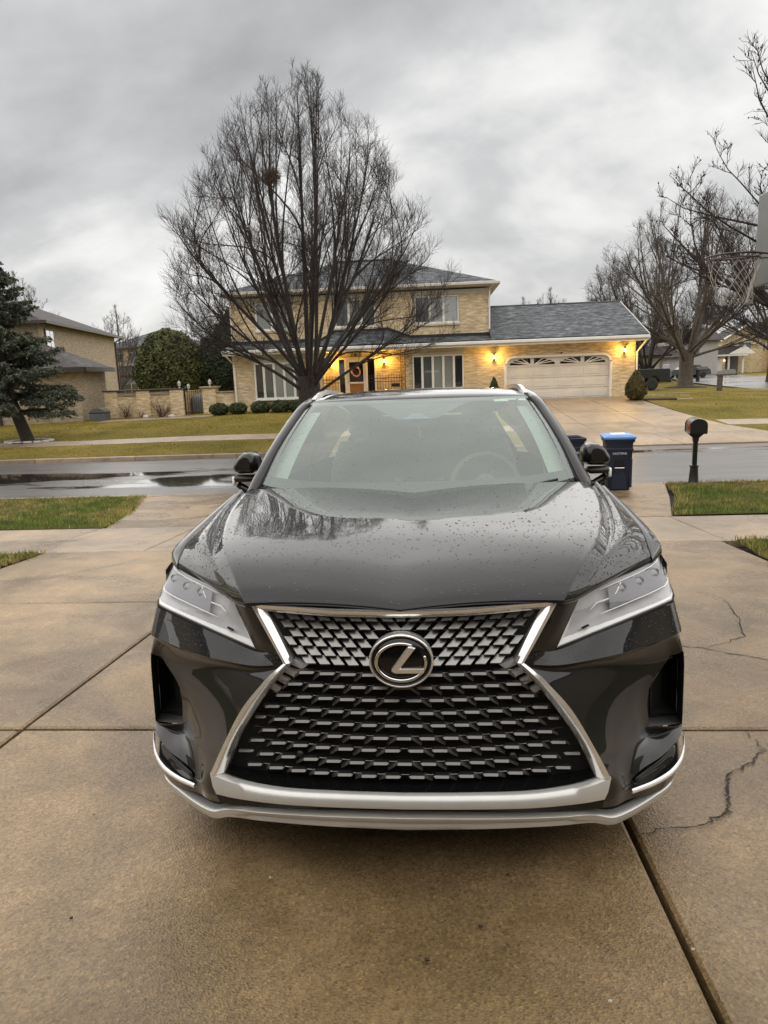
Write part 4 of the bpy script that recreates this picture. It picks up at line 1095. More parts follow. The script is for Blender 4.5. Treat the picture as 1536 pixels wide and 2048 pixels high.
# --- cabin
def cabin():
    I = MAT['interior_grey']; D = MAT['interior_dark']
    rows = [[(x, y+.05*(x/.7)**2, z) for x in (-.72,-.5,-.25,0,.25,.5,.72)] for y, z in ((1.40,1.055),(1.55,1.075),(1.75,1.085),(1.86,1.06),(1.90,.98),(1.86,.75))]
    dash = MB().grid(rows).build('dashboard', D, car, True)
    MB().bev((.0,1.84,1.075), (.30,.05,.10), .02).build('screen', MAT['gloss_black'], dash)
    # steering wheel on the right of the picture
    c = Vector((.37,1.99,1.055)); tilt = Matrix.Rotation(R(-22), 3, 'X')
    pts = [c + tilt @ Vector((.185*math.cos(a), 0, .185*math.sin(a))) for a in [2*PI*k/32 for k in range(33)]]
    m = MB().tube(pts, .016, 8, False)
    for a in (0, PI, -PI/2): m.tube([c, c + tilt @ Vector((.18*math.cos(a), 0, .18*math.sin(a)))], [.03, .014], 8)
    m.cyl(c + tilt @ Vector((0,-.03,0)), c + tilt @ Vector((0,.02,0)), .06, 18); m.cyl(c, c + Vector((0,-.2,-.05)), .035, 12)
    m.build('steering_wheel', I, car, True, angle=40)
    for x in (-.37, .37):
        st = MB().bev((x,2.55,.72), (.50,.52,.18), .06).build('seat', I, car, True)
        b = MB(); rows = []
        for z, y, w, d in ((.74,2.70,.24,.06),(.95,2.74,.26,.08),(1.15,2.80,.25,.07),(1.30,2.84,.19,.05)):
            rows.append([(x+w*math.cos(a), y+d*math.sin(a), z) for a in [2*PI*k/14 for k in range(14)]])
        b.grid(rows, True); b.add(rows[-1], [tuple(range(14))]); b.build('backrest', I, st, True)
        MB().bev((x,2.86,1.40), (.26,.11,.17), .045).build('headrest', I, st, True)
    MB().bev((0,3.55,.75), (1.25,.5,.2), .06).build('rear_seat', I, car, True)
    MB().bev((0,3.85,1.02), (1.25,.16,.55), .06).build('rear_backrest', I, car, True)
    rows = [[(x, y, z) for x in (-.60,-.3,0,.3,.60)] for y, z in ((2.08,1.525),(2.6,1.58),(3.4,1.58),(4.1,1.48))]
    MB().grid(rows).build('headliner', I, car, True)
    MB().bev2(-.75,.75,1.5,4.4,.42,.46,.01).build('floor_pan', D, car)
    MB().bev((0,2.08,1.44), (.25,.03,.07), .012).build('inside_mirror', MAT['gloss_black'], car, True)
    MB().tube([(.0,2.10,1.40),(.01,2.11,1.33)], .004, 5).build('hanging_charm', MAT['sticker'], car)
cabin()
# --- rain on the bonnet, roof, bumper and glass
def rain():
    r = random.Random(11); V, T = [], []
    def drop(p, n, rad, h, stretch):
        n = n.normalized(); u = n.cross(Vector((1,0,.01))).normalized(); w = n.cross(u); b = len(V); k = 8
        for ring, (rr, hh) in enumerate(((1,0),(.72,.62))):
            for j in range(k):
                a = 2*PI*j/k; q = p + u*(math.cos(a)*rad*rr*stretch*r.uniform(.85,1.15)) + w*(math.sin(a)*rad*rr*r.uniform(.85,1.15)) + n*(h*hh-.0004); V.append(q)
        V.append(p+n*h)
        for j in range(k):
            j2 = (j+1) % k; T.append((b+j, b+j2, b+k+j2)); T.append((b+j, b+k+j2, b+k+j)); T.append((b+k+j, b+k+j2, b+2*k))
    H = HROWS[2:]; m, n = len(H), len(H[0])
    cnt = 0
    while cnt < 2300:
        i = r.uniform(0, m-1.001); j = r.uniform(0, n-1.001)
        dens = 1.0 if i < m*.45 else .38
        if r.random() > dens: continue
        a, b = int(i), int(j); fi, fj = i-a, j-b
        p00, p01, p10, p11 = H[a][b], H[a][b+1], H[a+1][b], H[a+1][b+1]
        if (p01-p00).length < .002 or (r.random() > (p01-p00).length/.045): continue
        p = p00.lerp(p01, fj).lerp(p10.lerp(p11, fj), fi); nr = (p01-p00).cross(p10-p00)
        if nr.z < 0: nr = -nr
        s = r.choice((-1, 1)); p = Vector((s*p.x, p.y, p.z)); nr = Vector((s*nr.x, nr.y, nr.z))
        rad = r.choice((.0018,.0022,.0026,.0031,.0038)) * (1.0 if i < m*.4 else 1.25); drop(p, nr, rad, rad*.55, r.uniform(.8, 1.3) if i < m*.5 else r.uniform(1, 1.2)); cnt += 1
    cnt = 0
    while cnt < 420:
        i = r.uniform(0, 12.9); v = r.uniform(.02, .95); a = int(i)
        p = ws_pt(a, v).lerp(ws_pt(a+1, v), i-a); s = r.choice((-1, 1)); drop(Vector((s*p.x, p.y, p.z)), Vector((0,-.55,.83)), r.uniform(.0014,.0026), .0010, r.uniform(.9, 1.4)); cnt += 1
    # lamp band and the strip beside the grille
    for k in range(460):
        t = r.uniform(0, BN*5-.01); j = int(t); f = t-j; u = r.uniform(.3, BN-.4); i = int(u)
        p = BG[i][j].lerp(BG[i][j+1], f).lerp(BG[i+1][j].lerp(BG[i+1][j+1], f), u-i); nn = (BG[i][j+1]-BG[i][j]).cross(BG[i+1][j]-BG[i][j])
        if nn.y > 0: nn = -nn
        s = r.choice((-1, 1)); rad = r.uniform(.0013,.0023); drop(Vector((s*p.x, p.y, p.z)), Vector((s*nn.x, nn.y, nn.z)), rad, rad*.6, r.uniform(1, 1.4))
    o = link('rain_drops', fast_mesh('rain_drops', [tuple(v) for v in V], T, True), MAT['rain_drop'], car); tag(o, kind='stuff')
rain()
# ------------------------------------------------------------------ the house across the street
HO = (0, 35, -.215)
house = empty('brick_house', HO, (0,0,0), 'cream brick two-storey house with attached garage and lit wall lamps', 'house')
BR = MAT['brick_cream']; WT = MAT['white_trim']
def wall_with(mb, x0, x1, z0, z1, y0, y1, holes):
    """box wall between x0..x1 with rectangular holes (hx0,hx1,hz0,hz1), built of butted blocks"""
    xs = sorted({x0, x1, *[h[0] for h in holes], *[h[1] for h in holes]}); 
    for a, b in zip(xs, xs[1:]):
        hs = [h for h in holes if h[0] <= a+1e-6 and h[1] >= b-1e-6]
        z = z0
        for h in sorted(hs, key=lambda h: h[2]):
            if h[2] > z: mb.b2(a, b, y0, y1, z, h[2])
            z = h[3]
        if z < z1: mb.b2(a, b, y0, y1, z, z1)
def house_walls():
    m = MB(); wall_with(m, -9.8, -5.35, -.6, 2.64, 0, .25, [(-8.72,-6.25,.42,2.2)]); m.build('wall', BR, house)
    MB().b2(-9.8, -9.55, .25, 8.6, -.6, 2.9).build('wall', BR, house)
    MB().b2(-5.60, -5.352, .25, 1.0, -.6, 2.63).build('wall', BR, house)
    m = MB(); wall_with(m, -5.35, -1.35, -.1, 2.64, 1.0, 1.25, [(-4.72,-2.85,.14,2.3)]); m.build('wall', BR, house)
    m = MB(); wall_with(m, -1.35, 2.0, -.6, 2.64, 0, .25, [(-1.0,1.50,.62,2.28)]); m.build('wall', BR, house)
    MB().b2(-1.348, -1.10, .25, 1.0, -.6, 2.63).build('wall', BR, house)
    # garage front with an opening whose upper corners are rounded
    m = MB(); wall_with(m, 2.0, 9.54, -.6, 2.64, 0, .25, [(3.42,8.46,-.3,2.06)])
    for s, cx in ((1, 3.42), (-1, 8.46)):
        pts = [(cx, 2.06)] + [(cx + s*(.38 - .38*math.cos(a)), 2.06 - .38 + .38*math.sin(a)) for a in [PI/2*k/6 for k in range(7)]][::-1]
        pts = [(cx, 2.06), *[(cx + s*.38*(1-math.sin(PI/2*k/6)), 2.06 - .38*(1-math.cos(PI/2*k/6))) for k in range(7)]]
        m.prism(pts, 0.0, .25)
    m.build('garage_wall', BR, house)
    MB().b2(9.30, 9.54, .25, 8.6, -.6, 2.64).build('wall', BR, house)
    MB().prism([(-.0,2.64),(8.6,2.64),(4.7,4.50)], 9.29, 9.53, 'X').build('gable_wall', BR, house)
    # soldier course over the garage door
    m = MB()
    for i in range(50):
        x = 3.5 + i*.098; m.b2(x, x+.088, -.012, .0-.001, 2.07, 2.26)
    m.build('soldier_course', BR, house)
    m = MB(); wall_with(m, -10.0, 2.75, 3.0, 5.3, 1.0, 1.25, [(-8.76,-7.1,3.76,5.12),(-4.8,-2.72,3.76,5.12),(-.86,1.34,3.78,5.12)]); m.build('upper_wall', BR, house)
    MB().b2(-10.0, -9.75, 1.25, 8.8, 2.9, 5.3).build('upper_wall', BR, house); MB().b2(2.5, 2.75, 1.25, 8.8, 2.9, 5.3).build('upper_wall', BR, house)
    MB().b2(-9.5, 2.4, 8.3, 8.5, -.5, 5.3).build('back_wall', BR, house)
    MB().b2(-9.5, 9.25, .5, .6, 2.66, 2.70).build('ceiling', MAT['white_trim'], house)
    # brick sill courses
    for a, b, z in ((-8.8,-7.06,3.74),(-4.84,-2.68,3.74),(-.9,1.38,3.76)): MB().bev2(a, b, .93, 1.02, z-.09, z, .01).build('sill', BR, house)
    # grey frieze under the upper eave
    MB().b2(-10.02, 2.77, .97, 1.0-.002, 5.14, 5.34).build('frieze', WT, house)
house_walls()
def roof_slab(poly, th, name, mat, parent=house):
    n = len(poly); vs = list(poly) + [(x, y, z-th) for x, y, z in poly]
    return MB().add(vs, [tuple(range(n)), tuple(range(n, 2*n))[::-1]] + [(i, (i+1) % n, n+(i+1) % n, n+i) for i in range(n)]).build(name, mat, parent)
SG = MAT['shingle_grey']
def house_roofs():
    # upper hip
    e, zt, zp = .55, 5.60, 7.42; x0, x1, y0, y1 = -10.32, 3.18, .40, 9.4; yr = 5.0
    m = MB(); A, B = (-5.0, yr, zp), (-2.1, yr, zp)
    m.add([(x0,y0,zt),(x1,y0,zt),(x1,y1,zt),(x0,y1,zt),A,B], [(0,1,5,4),(1,2,5),(2,3,4,5),(3,0,4)]); r = m.build('upper_roof', SG, house)
    MB().cyl((-5.0,yr,zp+.01), (-2.1,yr,zp+.01), .07, 6).build('ridge_cap', MAT['flashing'], r)
    MB().b2(x0+.02, x1-.02, y0+.02, y1-.02, 5.42, 5.46).build('upper_soffit', WT, house)
    for n_, a in (('gutter', (x0,x1,y0-.10,y0,5.46,5.60)), ('gutter', (x1,x1+.10,y0,y1,5.46,5.60)), ('gutter', (x0-.10,x0,y0,y1,5.46,5.60))): MB().bev2(*a, .02).build(n_, WT, house)
    # skirt roof and garage gable in one plane pair
    EV, YE = 2.86, -.72
    roof_slab([(-10.05,YE,EV),(-5.55,YE,EV),(-5.55,1.0,3.14),(-10.05,1.0,3.14)], .06, 'skirt_roof', SG)
    roof_slab([(-1.05,YE,EV),(2.76,YE,EV),(2.76,1.0,3.14),(-1.05,1.0,3.14)], .06, 'skirt_roof', SG)
    m = MB(); m.add([(-5.55,YE,EV),(-1.05,YE,EV),(-1.05,1.0,3.14),(-2.2,1.0,3.56),(-4.72,1.0,3.56),(-5.55,1.0,3.14)], [(0,1,3,4),(1,2,3),(0,4,5)]); m.build('porch_roof', SG, house)
    yr, zr = 4.7, 4.74
    g = roof_slab([(2.76,YE,EV),(9.92,YE,EV),(9.92,yr,zr),(2.76,yr,zr)], .10, 'garage_roof', SG)
    roof_slab([(2.76,yr,zr),(9.92,yr,zr),(9.92,9.4,EV+.1),(2.76,9.4,EV+.1)], .10, 'garage_roof', SG)
    MB().cyl((2.76,yr,zr+.0), (9.92,yr,zr+.0), .06, 6).build('ridge_cap', SG, g)
    roof_slab([(-9.9,1.2,3.1),(2.7,1.2,3.1),(2.7,9.0,3.0),(-9.9,9.0,3.0)], .06, 'inner_roof', MAT['flashing'])
    # flashing band between skirt and upper wall
    MB().b2(-10.03,-5.5,.955,.985,3.10,3.29).build('flashing', MAT['flashing'], house); MB().b2(-1.1,2.78,.955,.985,3.10,3.27).build('flashing', MAT['flashing'], house)
    for a, b in (((-5.5,3.12),(-4.74,3.55)), ((-1.1,3.12),(-2.2,3.55))):
        MB().add([(a[0],.95,a[1]),(b[0],.95,b[1]),(b[0],.95,b[1]+.16),(a[0],.95,a[1]+.16),(a[0],.99,a[1]),(b[0],.99,b[1]),(b[0],.99,b[1]+.16),(a[0],.99,a[1]+.16)], [(0,1,2,3),(4,5,6,7),(3,2,6,7),(0,1,5,4)]).build('flashing', MAT['flashing'], house)
    MB().b2(-4.74,-2.2,.95,.985,3.56,3.70).build('flashing', MAT['flashing'], house)
    # fascia board, gutter, soffit
    MB().bev2(-10.08, 9.95, YE-.11, YE-.002, 2.66, 2.80, .02).build('gutter', MAT['white_paint'], house)
    MB().b2(-10.05, 9.92, YE, YE+.03, 2.56, 2.79).build('fascia', MAT['white_paint'], house)
    MB().b2(-10.0, 9.9, YE+.03, -.002, 2.57, 2.60).build('soffit', WT, house); MB().b2(-5.35, -1.35, 0, .998, 2.57, 2.60).build('porch_ceiling', WT, house)
    MB().b2(9.54, 9.92, -.002, 9.3, 2.60, 2.64).build('soffit', WT, house); MB().b2(9.90, 9.94, YE, 4.7, 2.58, 2.60).build('fascia', WT, house)
    m = MB(); m.add([(9.925,YE,2.70),(9.925,YE,2.88),(9.925,4.7,4.76),(9.925,4.7,4.58),(9.96,YE,2.70),(9.96,YE,2.88),(9.96,4.7,4.76),(9.96,4.7,4.58)], [(0,1,2,3),(4,5,6,7),(1,2,6,5),(0,3,7,4),(0,1,5,4)]); m.build('barge_board', WT, house)
    # downspouts
    MB().tube([(-9.95,YE,2.68),(-9.90,YE+.05,2.55),(-9.70,-.06,2.15),(-9.70,-.06,-.1)], .045, 6).build('downspout', MAT['white_paint'], house)
    MB().tube([(2.95,.36,5.48),(2.80,.93,5.25),(2.79,.93,3.3),(2.85,.80,3.18)], .045, 6).build('downspout', MAT['white_paint'], house)
    MB().tube([(9.93,YE,2.68),(9.88,YE+.1,2.6),(9.60,-.06,2.05),(9.60,-.06,-.1)], .045, 6).build('downspout', MAT['white_paint'], house)
    MB().tube([(-10.1,.36,5.48),(-9.98,.93,5.25),(-9.98,.93,3.3)], .04, 6).build('downspout', MAT['white_paint'], house)
house_roofs()
def window(x0, x1, z0, z1, y, widths, panes, bay=0, sill=True):
    """frame with mullions; each pane a piece of its own"""
    w = empty('window', (0,0,0)); w.parent = house; m = MB(); f = .07
    yy = y - bay
    m.bev2(x0, x1, yy-.03, y+.12, z0, z0+f, .008).bev2(x0, x1, yy-.03, y+.12, z1-f, z1, .008).bev2(x0, x0+f, yy-.031, y+.121, z0+f, z1-f, .008).bev2(x1-f, x1, yy-.031, y+.121, z0+f, z1-f, .008)
    tot = sum(widths); x = x0+f; W = x1-x0-2*f
    fr = None; edges = []
    for i, k in enumerate(widths):
        a = x; b = x + W*k/tot; x = b; edges.append((a, b))
        if i < len(widths)-1: m.bev2(b-.055, b+.055, yy-.032, y+.10, z0+f, z1-f, .008)
    m.build('frame', MAT['white_paint'], w)
    if sill: MB().bev2(x0-.06, x1+.06, yy-.09, y+.02, z0-.07, z0-.003, .012).build('sill', MAT['white_paint'], w)
    for (a, b), p in zip(edges, panes):
        MB().b2(a+.02, b-.02, yy+.03, yy+.045, z0+f*.6, z1-f*.6).build('pane', MAT[p], w)
    return w
G1, G2, G3 = 'window_glass', 'window_glass_curtain', 'window_dark'
window(-8.70, -6.27, .44, 2.18, 0, (.8,1,1,1,.8), (G3, G1, G2, G2, G1), .16)
window(-.98, 1.48, .64, 2.26, 0, (.8,1,1,1,.8), (G3, G1, G2, G2, G3), .10)
window(-8.74, -7.12, 3.78, 5.10, 1.0, (1,1), (G2, G2)); window(-4.78, -2.74, 3.78, 5.10, 1.0, (1,1,1), (G1, G2, G1)); window(-.84, 1.32, 3.80, 5.10, 1.0, (1,1,1), (G1, G2, G2))
MB().bev2(-8.78,-6.2,-.10,.05,2.18,2.34,.01).build('window_head', WT, house); MB().bev2(-1.02,1.52,-.08,.05,2.26,2.40,.01).build('window_head', WT, house)
MB().b2(-1.02,1.50,-.02,-.002,2.41,2.56).build('frieze', WT, house); MB().b2(-9.8,-5.36,-.02,-.002,2.36,2.55).build('frieze', WT, house)
def front_door():
    d = empty('front_door', (0,0,0)); d.parent = house; y = .98
    m = MB(); m.bev2(-4.74,-4.66,y-.05,y+.1,.14,2.30,.008).bev2(-2.90,-2.82,y-.05,y+.1,.14,2.30,.008).bev2(-4.66,-2.90,y-.05,y+.1,2.22,2.30,.008)
    for x in (-4.34,-3.30): m.bev2(x-.05,x+.05,y-.052,y+.1,.14,2.22,.008)
    m.build('door_frame', MAT['white_paint'], d)
    m = MB().bev2(-4.29,-3.35,y-.02,y+.05,.15,.30,.006).bev2(-4.29,-3.35,y-.02,y+.05,2.08,2.21,.006).bev2(-4.29,-4.17,y-.021,y+.05,.30,2.08,.006).bev2(-3.47,-3.35,y-.021,y+.05,.30,2.08,.006).bev2(-4.17,-3.47,y-.022,y+.05,1.02,1.10,.006)
    m.build('storm_frame', MAT['white_paint'], d)
    MB().b2(-4.17,-3.47,y+.02,y+.04,.30,1.02).build('lower_panel', MAT['wood_door'], d); MB().b2(-4.17,-3.47,y+.02,y+.04,1.10,2.08).build('upper_pane', MAT['window_black'], d)
    for a, b in ((-4.66,-4.39),(-3.25,-2.90)): MB().b2(a,b,y+.02,y+.04,.14,2.22).build('sidelight', MAT['window_black'], d)
    MB().cyl((-4.23,y-.06,1.12),(-4.23,y-.02,1.12),.02,8).build('door_handle', MAT['black_iron'], d)
front_door()
def wreath():
    r = random.Random(3); t = empty('door_wreath', (-3.82, 35+.93, 1.62-.215), (0,0,0), 'round pink flower wreath on the white front door', 'wreath'); m = MB()
    ring = [(.20*math.cos(a), 0, .22*math.sin(a)) for a in [2*PI*k/24 for k in range(25)]]; MB().tube(ring, .035, 6).build('ring', MAT['leaf_yew2'], t, True)
    pk = plain('petal_pink', (.55,.20,.22), .7, .4, 20); pw = plain('petal_pale', (.65,.45,.42), .7, .2, 20)
    for k in range(22):
        a = 2*PI*k/22; rr = .20+r.uniform(-.03,.03); mm = MB(); c = (rr*math.cos(a), -.03-r.uniform(0,.02), rr*1.1*math.sin(a)); s = r.uniform(.03,.05)
        mm.lathe([(.001,-s*.5),(s,-.2*s),(s*.7,.3*s),(.001,.4*s)], 7, 'Y', c); mm.build('blossom', pk if k % 3 else pw, t, True)
wreath()
def garage_door():
    d = empty('garage_door', (0,0,0)); d.parent = house; y = .14; x0, x1, z0, z1 = 3.44, 8.44, -.05, 2.05
    MB().b2(x0, x1, y+.02, y+.06, z0, z1).build('leaf', MAT['cream_door'], d)
    m = MB(); 
    for a, b in ((3.40,3.52),(8.36,8.48)): m.bev2(a,b,-.03,.13,-.05,1.72,.01)
    pts = []
    def arc(cx, s, r): return [(cx + s*(.38-r*math.sin(t)) , 1.68 + r*math.cos(t)) for t in [PI/2*k/6 for k in range(7)]]
    for cx, s in ((3.42,1),(8.46,-1)):
        o = [(cx + s*(.40 - .40*math.cos(t)), 1.66+.40*math.sin(t)) for t in [PI/2*k/8 for k in range(9)]]; i = [(cx + s*(.40 - .30*math.cos(t)), 1.66+.30*math.sin(t)) for t in [PI/2*k/8 for k in range(9)]]
        m.grid([[(a, -.03, b) for a, b in o], [(a, -.03, b) for a, b in i], [(a, .12, b) for a, b in i]])
    m.bev2(3.80,8.08,-.03,.13,1.96,2.07,.01); m.build('frame', MAT['white_paint'], d)
    H = (z1-z0)/4
    for r_ in range(4):
        za, zb = z0 + r_*H + .015, z0 + (r_+1)*H - .015
        sec = MB().bev2(x0+.01, x1-.01, y-.012, y+.022, za, zb, .006).build('section', MAT['cream_door'], d)
        if r_ < 3:
            for k in range(4):
                a = x0 + .18 + k*1.18; MB().bev2(a, a+1.08, y-.028, y-.010, za+.10, zb-.10, .012).build('panel', MAT['cream_door'], sec)
        else:
            for k in range(4):
                a = x0 + .22 + k*1.18; b = a + 1.0; zz = za+.10
                s = 1 if k % 2 == 0 else -1; cx = b if s > 0 else a
                # quarter sunburst: dark pane with white rays
                arc_ = [(cx - s*1.0*math.cos(t), zz + .32*math.sin(t)) for t in [PI/2*j/10 for j in range(11)]]
                MB().prism([(cx, zz)] + arc_, y-.030, y-.014).build('fan_pane', MAT['window_black'], sec)
                for j in (2, 4, 6): 
                    t = PI/2*(j+.4)/9; p = (cx - s*1.02*math.cos(t), zz + .33*math.sin(t)); MB().tube([(cx, y-.034, zz), (p[0], y-.034, p[1])], .022, 4).build('fan_ray', MAT['white_paint'], sec)
                MB().tube([(px, y-.034, pz) for px, pz in arc_], .016, 4).build('fan_rim', MAT['white_paint'], sec)
    MB().bev2(6.05,6.13,-.06,.0,2.10,2.17,.01).build('sensor', MAT['black_iron'], d)
garage_door()
plain('lamp_flame', (1, .75, .3), .5, 0, emc=(1, .62, .12), ems=26)
def wall_lamp(x, y, z):
    l = empty('wall_lamp', (x, y, z)); l.parent = house
    MB().lathe([(.05,0),(.05,-.02),(.03,-.03)], 10, 'Y').build('back_plate', MAT['black_iron'], l)
    MB().tube([(0,-.02,-.02),(0,-.09,-.06),(0,-.13,-.02)], .012, 6).build('arm', MAT['black_iron'], l)
    m = MB(); m.lathe([(.035,-.02),(.055,.0),(.06,.01)], 8, 'Z', (0,-.13,0)); m.lathe([(.09,.20),(.075,.22),(.03,.27),(.001,.30)], 8, 'Z', (0,-.13,0))
    for k in range(4):
        a = PI/4+PI/2*k; m.tube([(.055*math.cos(a),-.13+.055*math.sin(a),.0),(.078*math.cos(a),-.13+.078*math.sin(a),.20)], .006, 4)
    m.build('cage', MAT['black_iron'], l)
    MB().lathe([(.001,.04),(.03,.055),(.042,.10),(.028,.15),(.001,.17)], 12, 'Z', (0,-.13,0)).build('bulb', MAT['lamp_flame'], l, True)
    d = bpy.data.lights.new('lamp_glow', 'POINT'); d.energy = 24; d.color = (1, .60, .12); d.shadow_soft_size = .05
    o = bpy.data.objects.new('lamp_glow', d); COL.objects.link(o); o.parent = l; o.location = (0, -.21, .10)
for x, y, z in ((-5.12,1.0,1.93),(-2.41,1.0,1.98),(2.93,0,1.95),(9.02,0,2.05)): wall_lamp(x, y, z)
def text_mesh(body, size, depth=.01):
    c = bpy.data.curves.new('txt', 'FONT'); c.body = body; c.size = size; c.extrude = depth; c.align_x = 'CENTER'; c.align_y = 'CENTER'
    o = bpy.data.objects.new('txt', c); COL.objects.link(o)
    me = bpy.data.meshes.new_from_object(o.evaluated_get(bpy.context.evaluated_depsgraph_get())); bpy.data.objects.remove(o); return me
for i, ch in enumerate('763'):
    o = link('house_number', text_mesh(ch, .30), MAT['black_iron'], house); o.rotation_euler = (R(90),0,0); o.location = (-3.82+(i-1)*.19, .96, 2.44)
def railing(x0, x1):
    r = empty('porch_railing', (x0, 34.95, -.05), (0,0,0), 'black iron porch railing %s of the front door' % ('left' if x0 < -4 else 'right'), 'railing'); L = x1-x0
    m = MB().b2(0, L, -.015, .015, 1.08, 1.11).build('top_rail', MAT['black_iron'], r); MB().b2(0, L, -.015, .015, .92, .945).build('mid_rail', MAT['black_iron'], r); MB().b2(0, L, -.015, .015, .12, .145).build('low_rail', MAT['black_iron'], r)
    n = int(L/.13); pk = MB().box((0,0,.66), (.016,.016,1.06)).lathe([(.001,1.19),(.022,1.21),(.001,1.26)], 5).mesh('picket')
    for i in range(n+1): o = link('picket', pk, MAT['black_iron'], r); o.location = (L*i/n, 0, 0)
railing(-5.34, -4.45); railing(-3.1, -1.48)
def iron_post(x, name_side):
    p = empty('porch_post', (x, 34.62, -.1), (0,0,0), '%s wrought-iron porch post beside the right front window' % name_side, 'post')
    for dx in (-.10, .10): MB().b2(dx-.012, dx+.012, -.012, .012, 0, 2.62).build('upright', MAT['black_iron'], p)
    for k in range(9):
        z = .15 + k*.28; m = MB(); m.tube([(-.10,0,z),(-.02,0,z+.07),(.02,0,z+.14),(.10,0,z+.2)], .008, 4); m.tube([(.10,0,z),(.02,0,z+.07),(-.02,0,z+.14),(-.10,0,z+.2)], .008, 4); m.build('scroll', MAT['black_iron'], p)
iron_post(-1.42, 'slim black')
MB().b2(-5.35,-1.35,-.3,1.0,-.3,.14).build('porch_step', MAT['concrete_walk'], house)
tag(MB().bev2(-2.0,-1.6,34.7,34.85,.62,.78,.02).build('letter_box', MAT['black_iron']), 'small black letter box on the porch by the iron post', 'letter box')
# ------------------------------------------------------------------ other houses and walls
def block_house(name, label, O, rz, walls, roofs, wins=(), trim='white_trim', extra=None):
    h = empty(name, O, (0,0,rz), label, 'house')
    for (x0,x1,y0,y1,z0,z1,mat) in walls: MB().b2(x0,x1,y0,y1,z0,z1).build('wall', MAT[mat], h)
    for (poly, mat) in roofs: roof_slab(poly, .12, 'roof', MAT[mat], h)
    for (x0,x1,z0,z1,y,n) in wins:
        w = MB().bev2(x0,x1,y-.06,y+.02,z0,z1,.01).build('window', MAT[trim], h)
        ww = (x1-x0-.1)/n
        for k in range(n): MB().b2(x0+.08+k*ww, x0+.02+(k+1)*ww, y-.075, y-.062, z0+.1, z1-.1).build('pane', MAT['window_dark'], w)
    if extra: extra(h)
    return h
# left neighbour: long brick side wall running away from the street, low garage wing in front
def left_house():
    ang = math.atan2(24.6-21.3, 55-38.5); O = (-21.2, 38.2, -.75)
    h = empty('tan_brick_house', O, (0,0,ang), 'tan brick house with brown eaves behind the spruce on the left', 'house')
    T = MAT['brick_tan']; D = MAT['dark_trim']
    MB().b2(-12,0,0,17.2,-.5,5.35).build('upper_wall', T, h)
    e = .55; z = 5.42; m = MB(); A = [(-12-e,-e,z),(e,-e,z),(e,17.2+e,z),(-12-e,17.2+e,z),(-6,5.4,8.1),(-6,11.8,8.1)]
    m.add(A, [(0,1,4),(1,2,5,4),(2,3,5),(3,0,4,5)]); m.build('roof', MAT['shingle_brown'], h)
    MB().b2(-12-e,e,-e,17.2+e,5.36,5.41).build('soffit', D, h)
    for a in ((-12-e,e+.1,-e-.1,-e,5.28,5.44),(e,e+.1,-e,17.3+e,5.28,5.44)): MB().b2(*a).build('gutter', D, h)
    MB().tube([(.5,17.5,5.3),(.08,17.0,5.0),(.08,17.0,-.4)], .07, 6).build('downspout', D, h)
    w = MB().b2(.0,.06,.9,2.3,3.9,5.1).build('window', D, h)
    MB().b2(.061,.07,1.0,1.58,4.0,5.0).build('pane', MAT['window_glass_curtain'], w); MB().b2(.061,.07,1.66,2.2,4.0,5.0).build('pane', MAT['window_glass'], w)
    MB().b2(.02,.22,9.0,9.25,2.6,2.75).build('flood_lamp', MAT['white_trim'], h)
    # wing
    g = MB().b2(-6,3.2,-5.2,.0-.01,-.5,2.75); g.build('garage_wing', T, h)
    m = MB(); e = .45; z = 2.83; B = [(-6-e,-5.2-e,z),(3.2+e,-5.2-e,z),(3.2+e,.2,z),(-6-e,.2,z),(-3,-1.0,4.2),(0.2,-1.0,4.2),(.2,.2,4.2),(-3,.2,4.2)]
    m.add(B, [(0,1,5,4),(1,2,6,5),(0,4,7,3)]); m.build('wing_roof', MAT['shingle_brown'], h)
    for a in ((-6-e,3.2+e,-5.2-e-.1,-5.2-e,2.62,2.84),(3.2+e,3.3+e,-5.2-e,.1,2.62,2.84)): MB().b2(*a).build('gutter', D, h)
    MB().b2(-6-e,3.2+e,-5.2-e,0,2.72,2.76).build('soffit', D, h)
    MB().b2(-5.6,-.9,-5.24,-5.19,-.3,2.1).build('garage_door', MAT['dark_trim'], h)
    MB().tube([(-.55,-5.27,2.7),(-.55,-5.27,-.2)], .06, 6).build('downspout', MAT['bark'], h)
left_house()
# house far behind the hedge
def roof_hip(x0,x1,y0,y1,z,zp,mat):
    c = (y0+y1)/2; d = (y1-y0)/2; return [([(x0,y0,z),(x1,y0,z),(x1-d,c,zp),(x0+d,c,zp)],mat),([(x1,y0,z),(x1,y1,z),(x1-d,c,zp)],mat),([(x0,y1,z),(x0,y0,z),(x0+d,c,zp)],mat),([(x1,y1,z),(x0,y1,z),(x0+d,c,zp),(x1-d,c,zp)],mat)]
block_house('pale_house', 'pale two-storey house glimpsed between left house and hedge', (-35.5, 78, -.7), 0,
    [(-.4,9,0,9,-.2,5.4,'brick_cream'),(-2.5,9.5,-2.5,-.01,-.2,2.5,'brick_red')], roof_hip(-.9,9.6,-.6,9.6,5.5,7.6,'shingle_grey') + [([(-3,-3,2.6),(10,-3,2.6),(10,0,3.6),(-3,0,3.6)],'shingle_brown')],
    [(.5,1.6,3.9,5.0,0,2),(2.2,4.0,3.7,5.0,0,2),(-1.8,-.8,.6,2.1,-2.5,1),(.2,1.0,.3,2.2,-2.5,1),(1.6,4.0,.2,2.3,-2.5,3)])
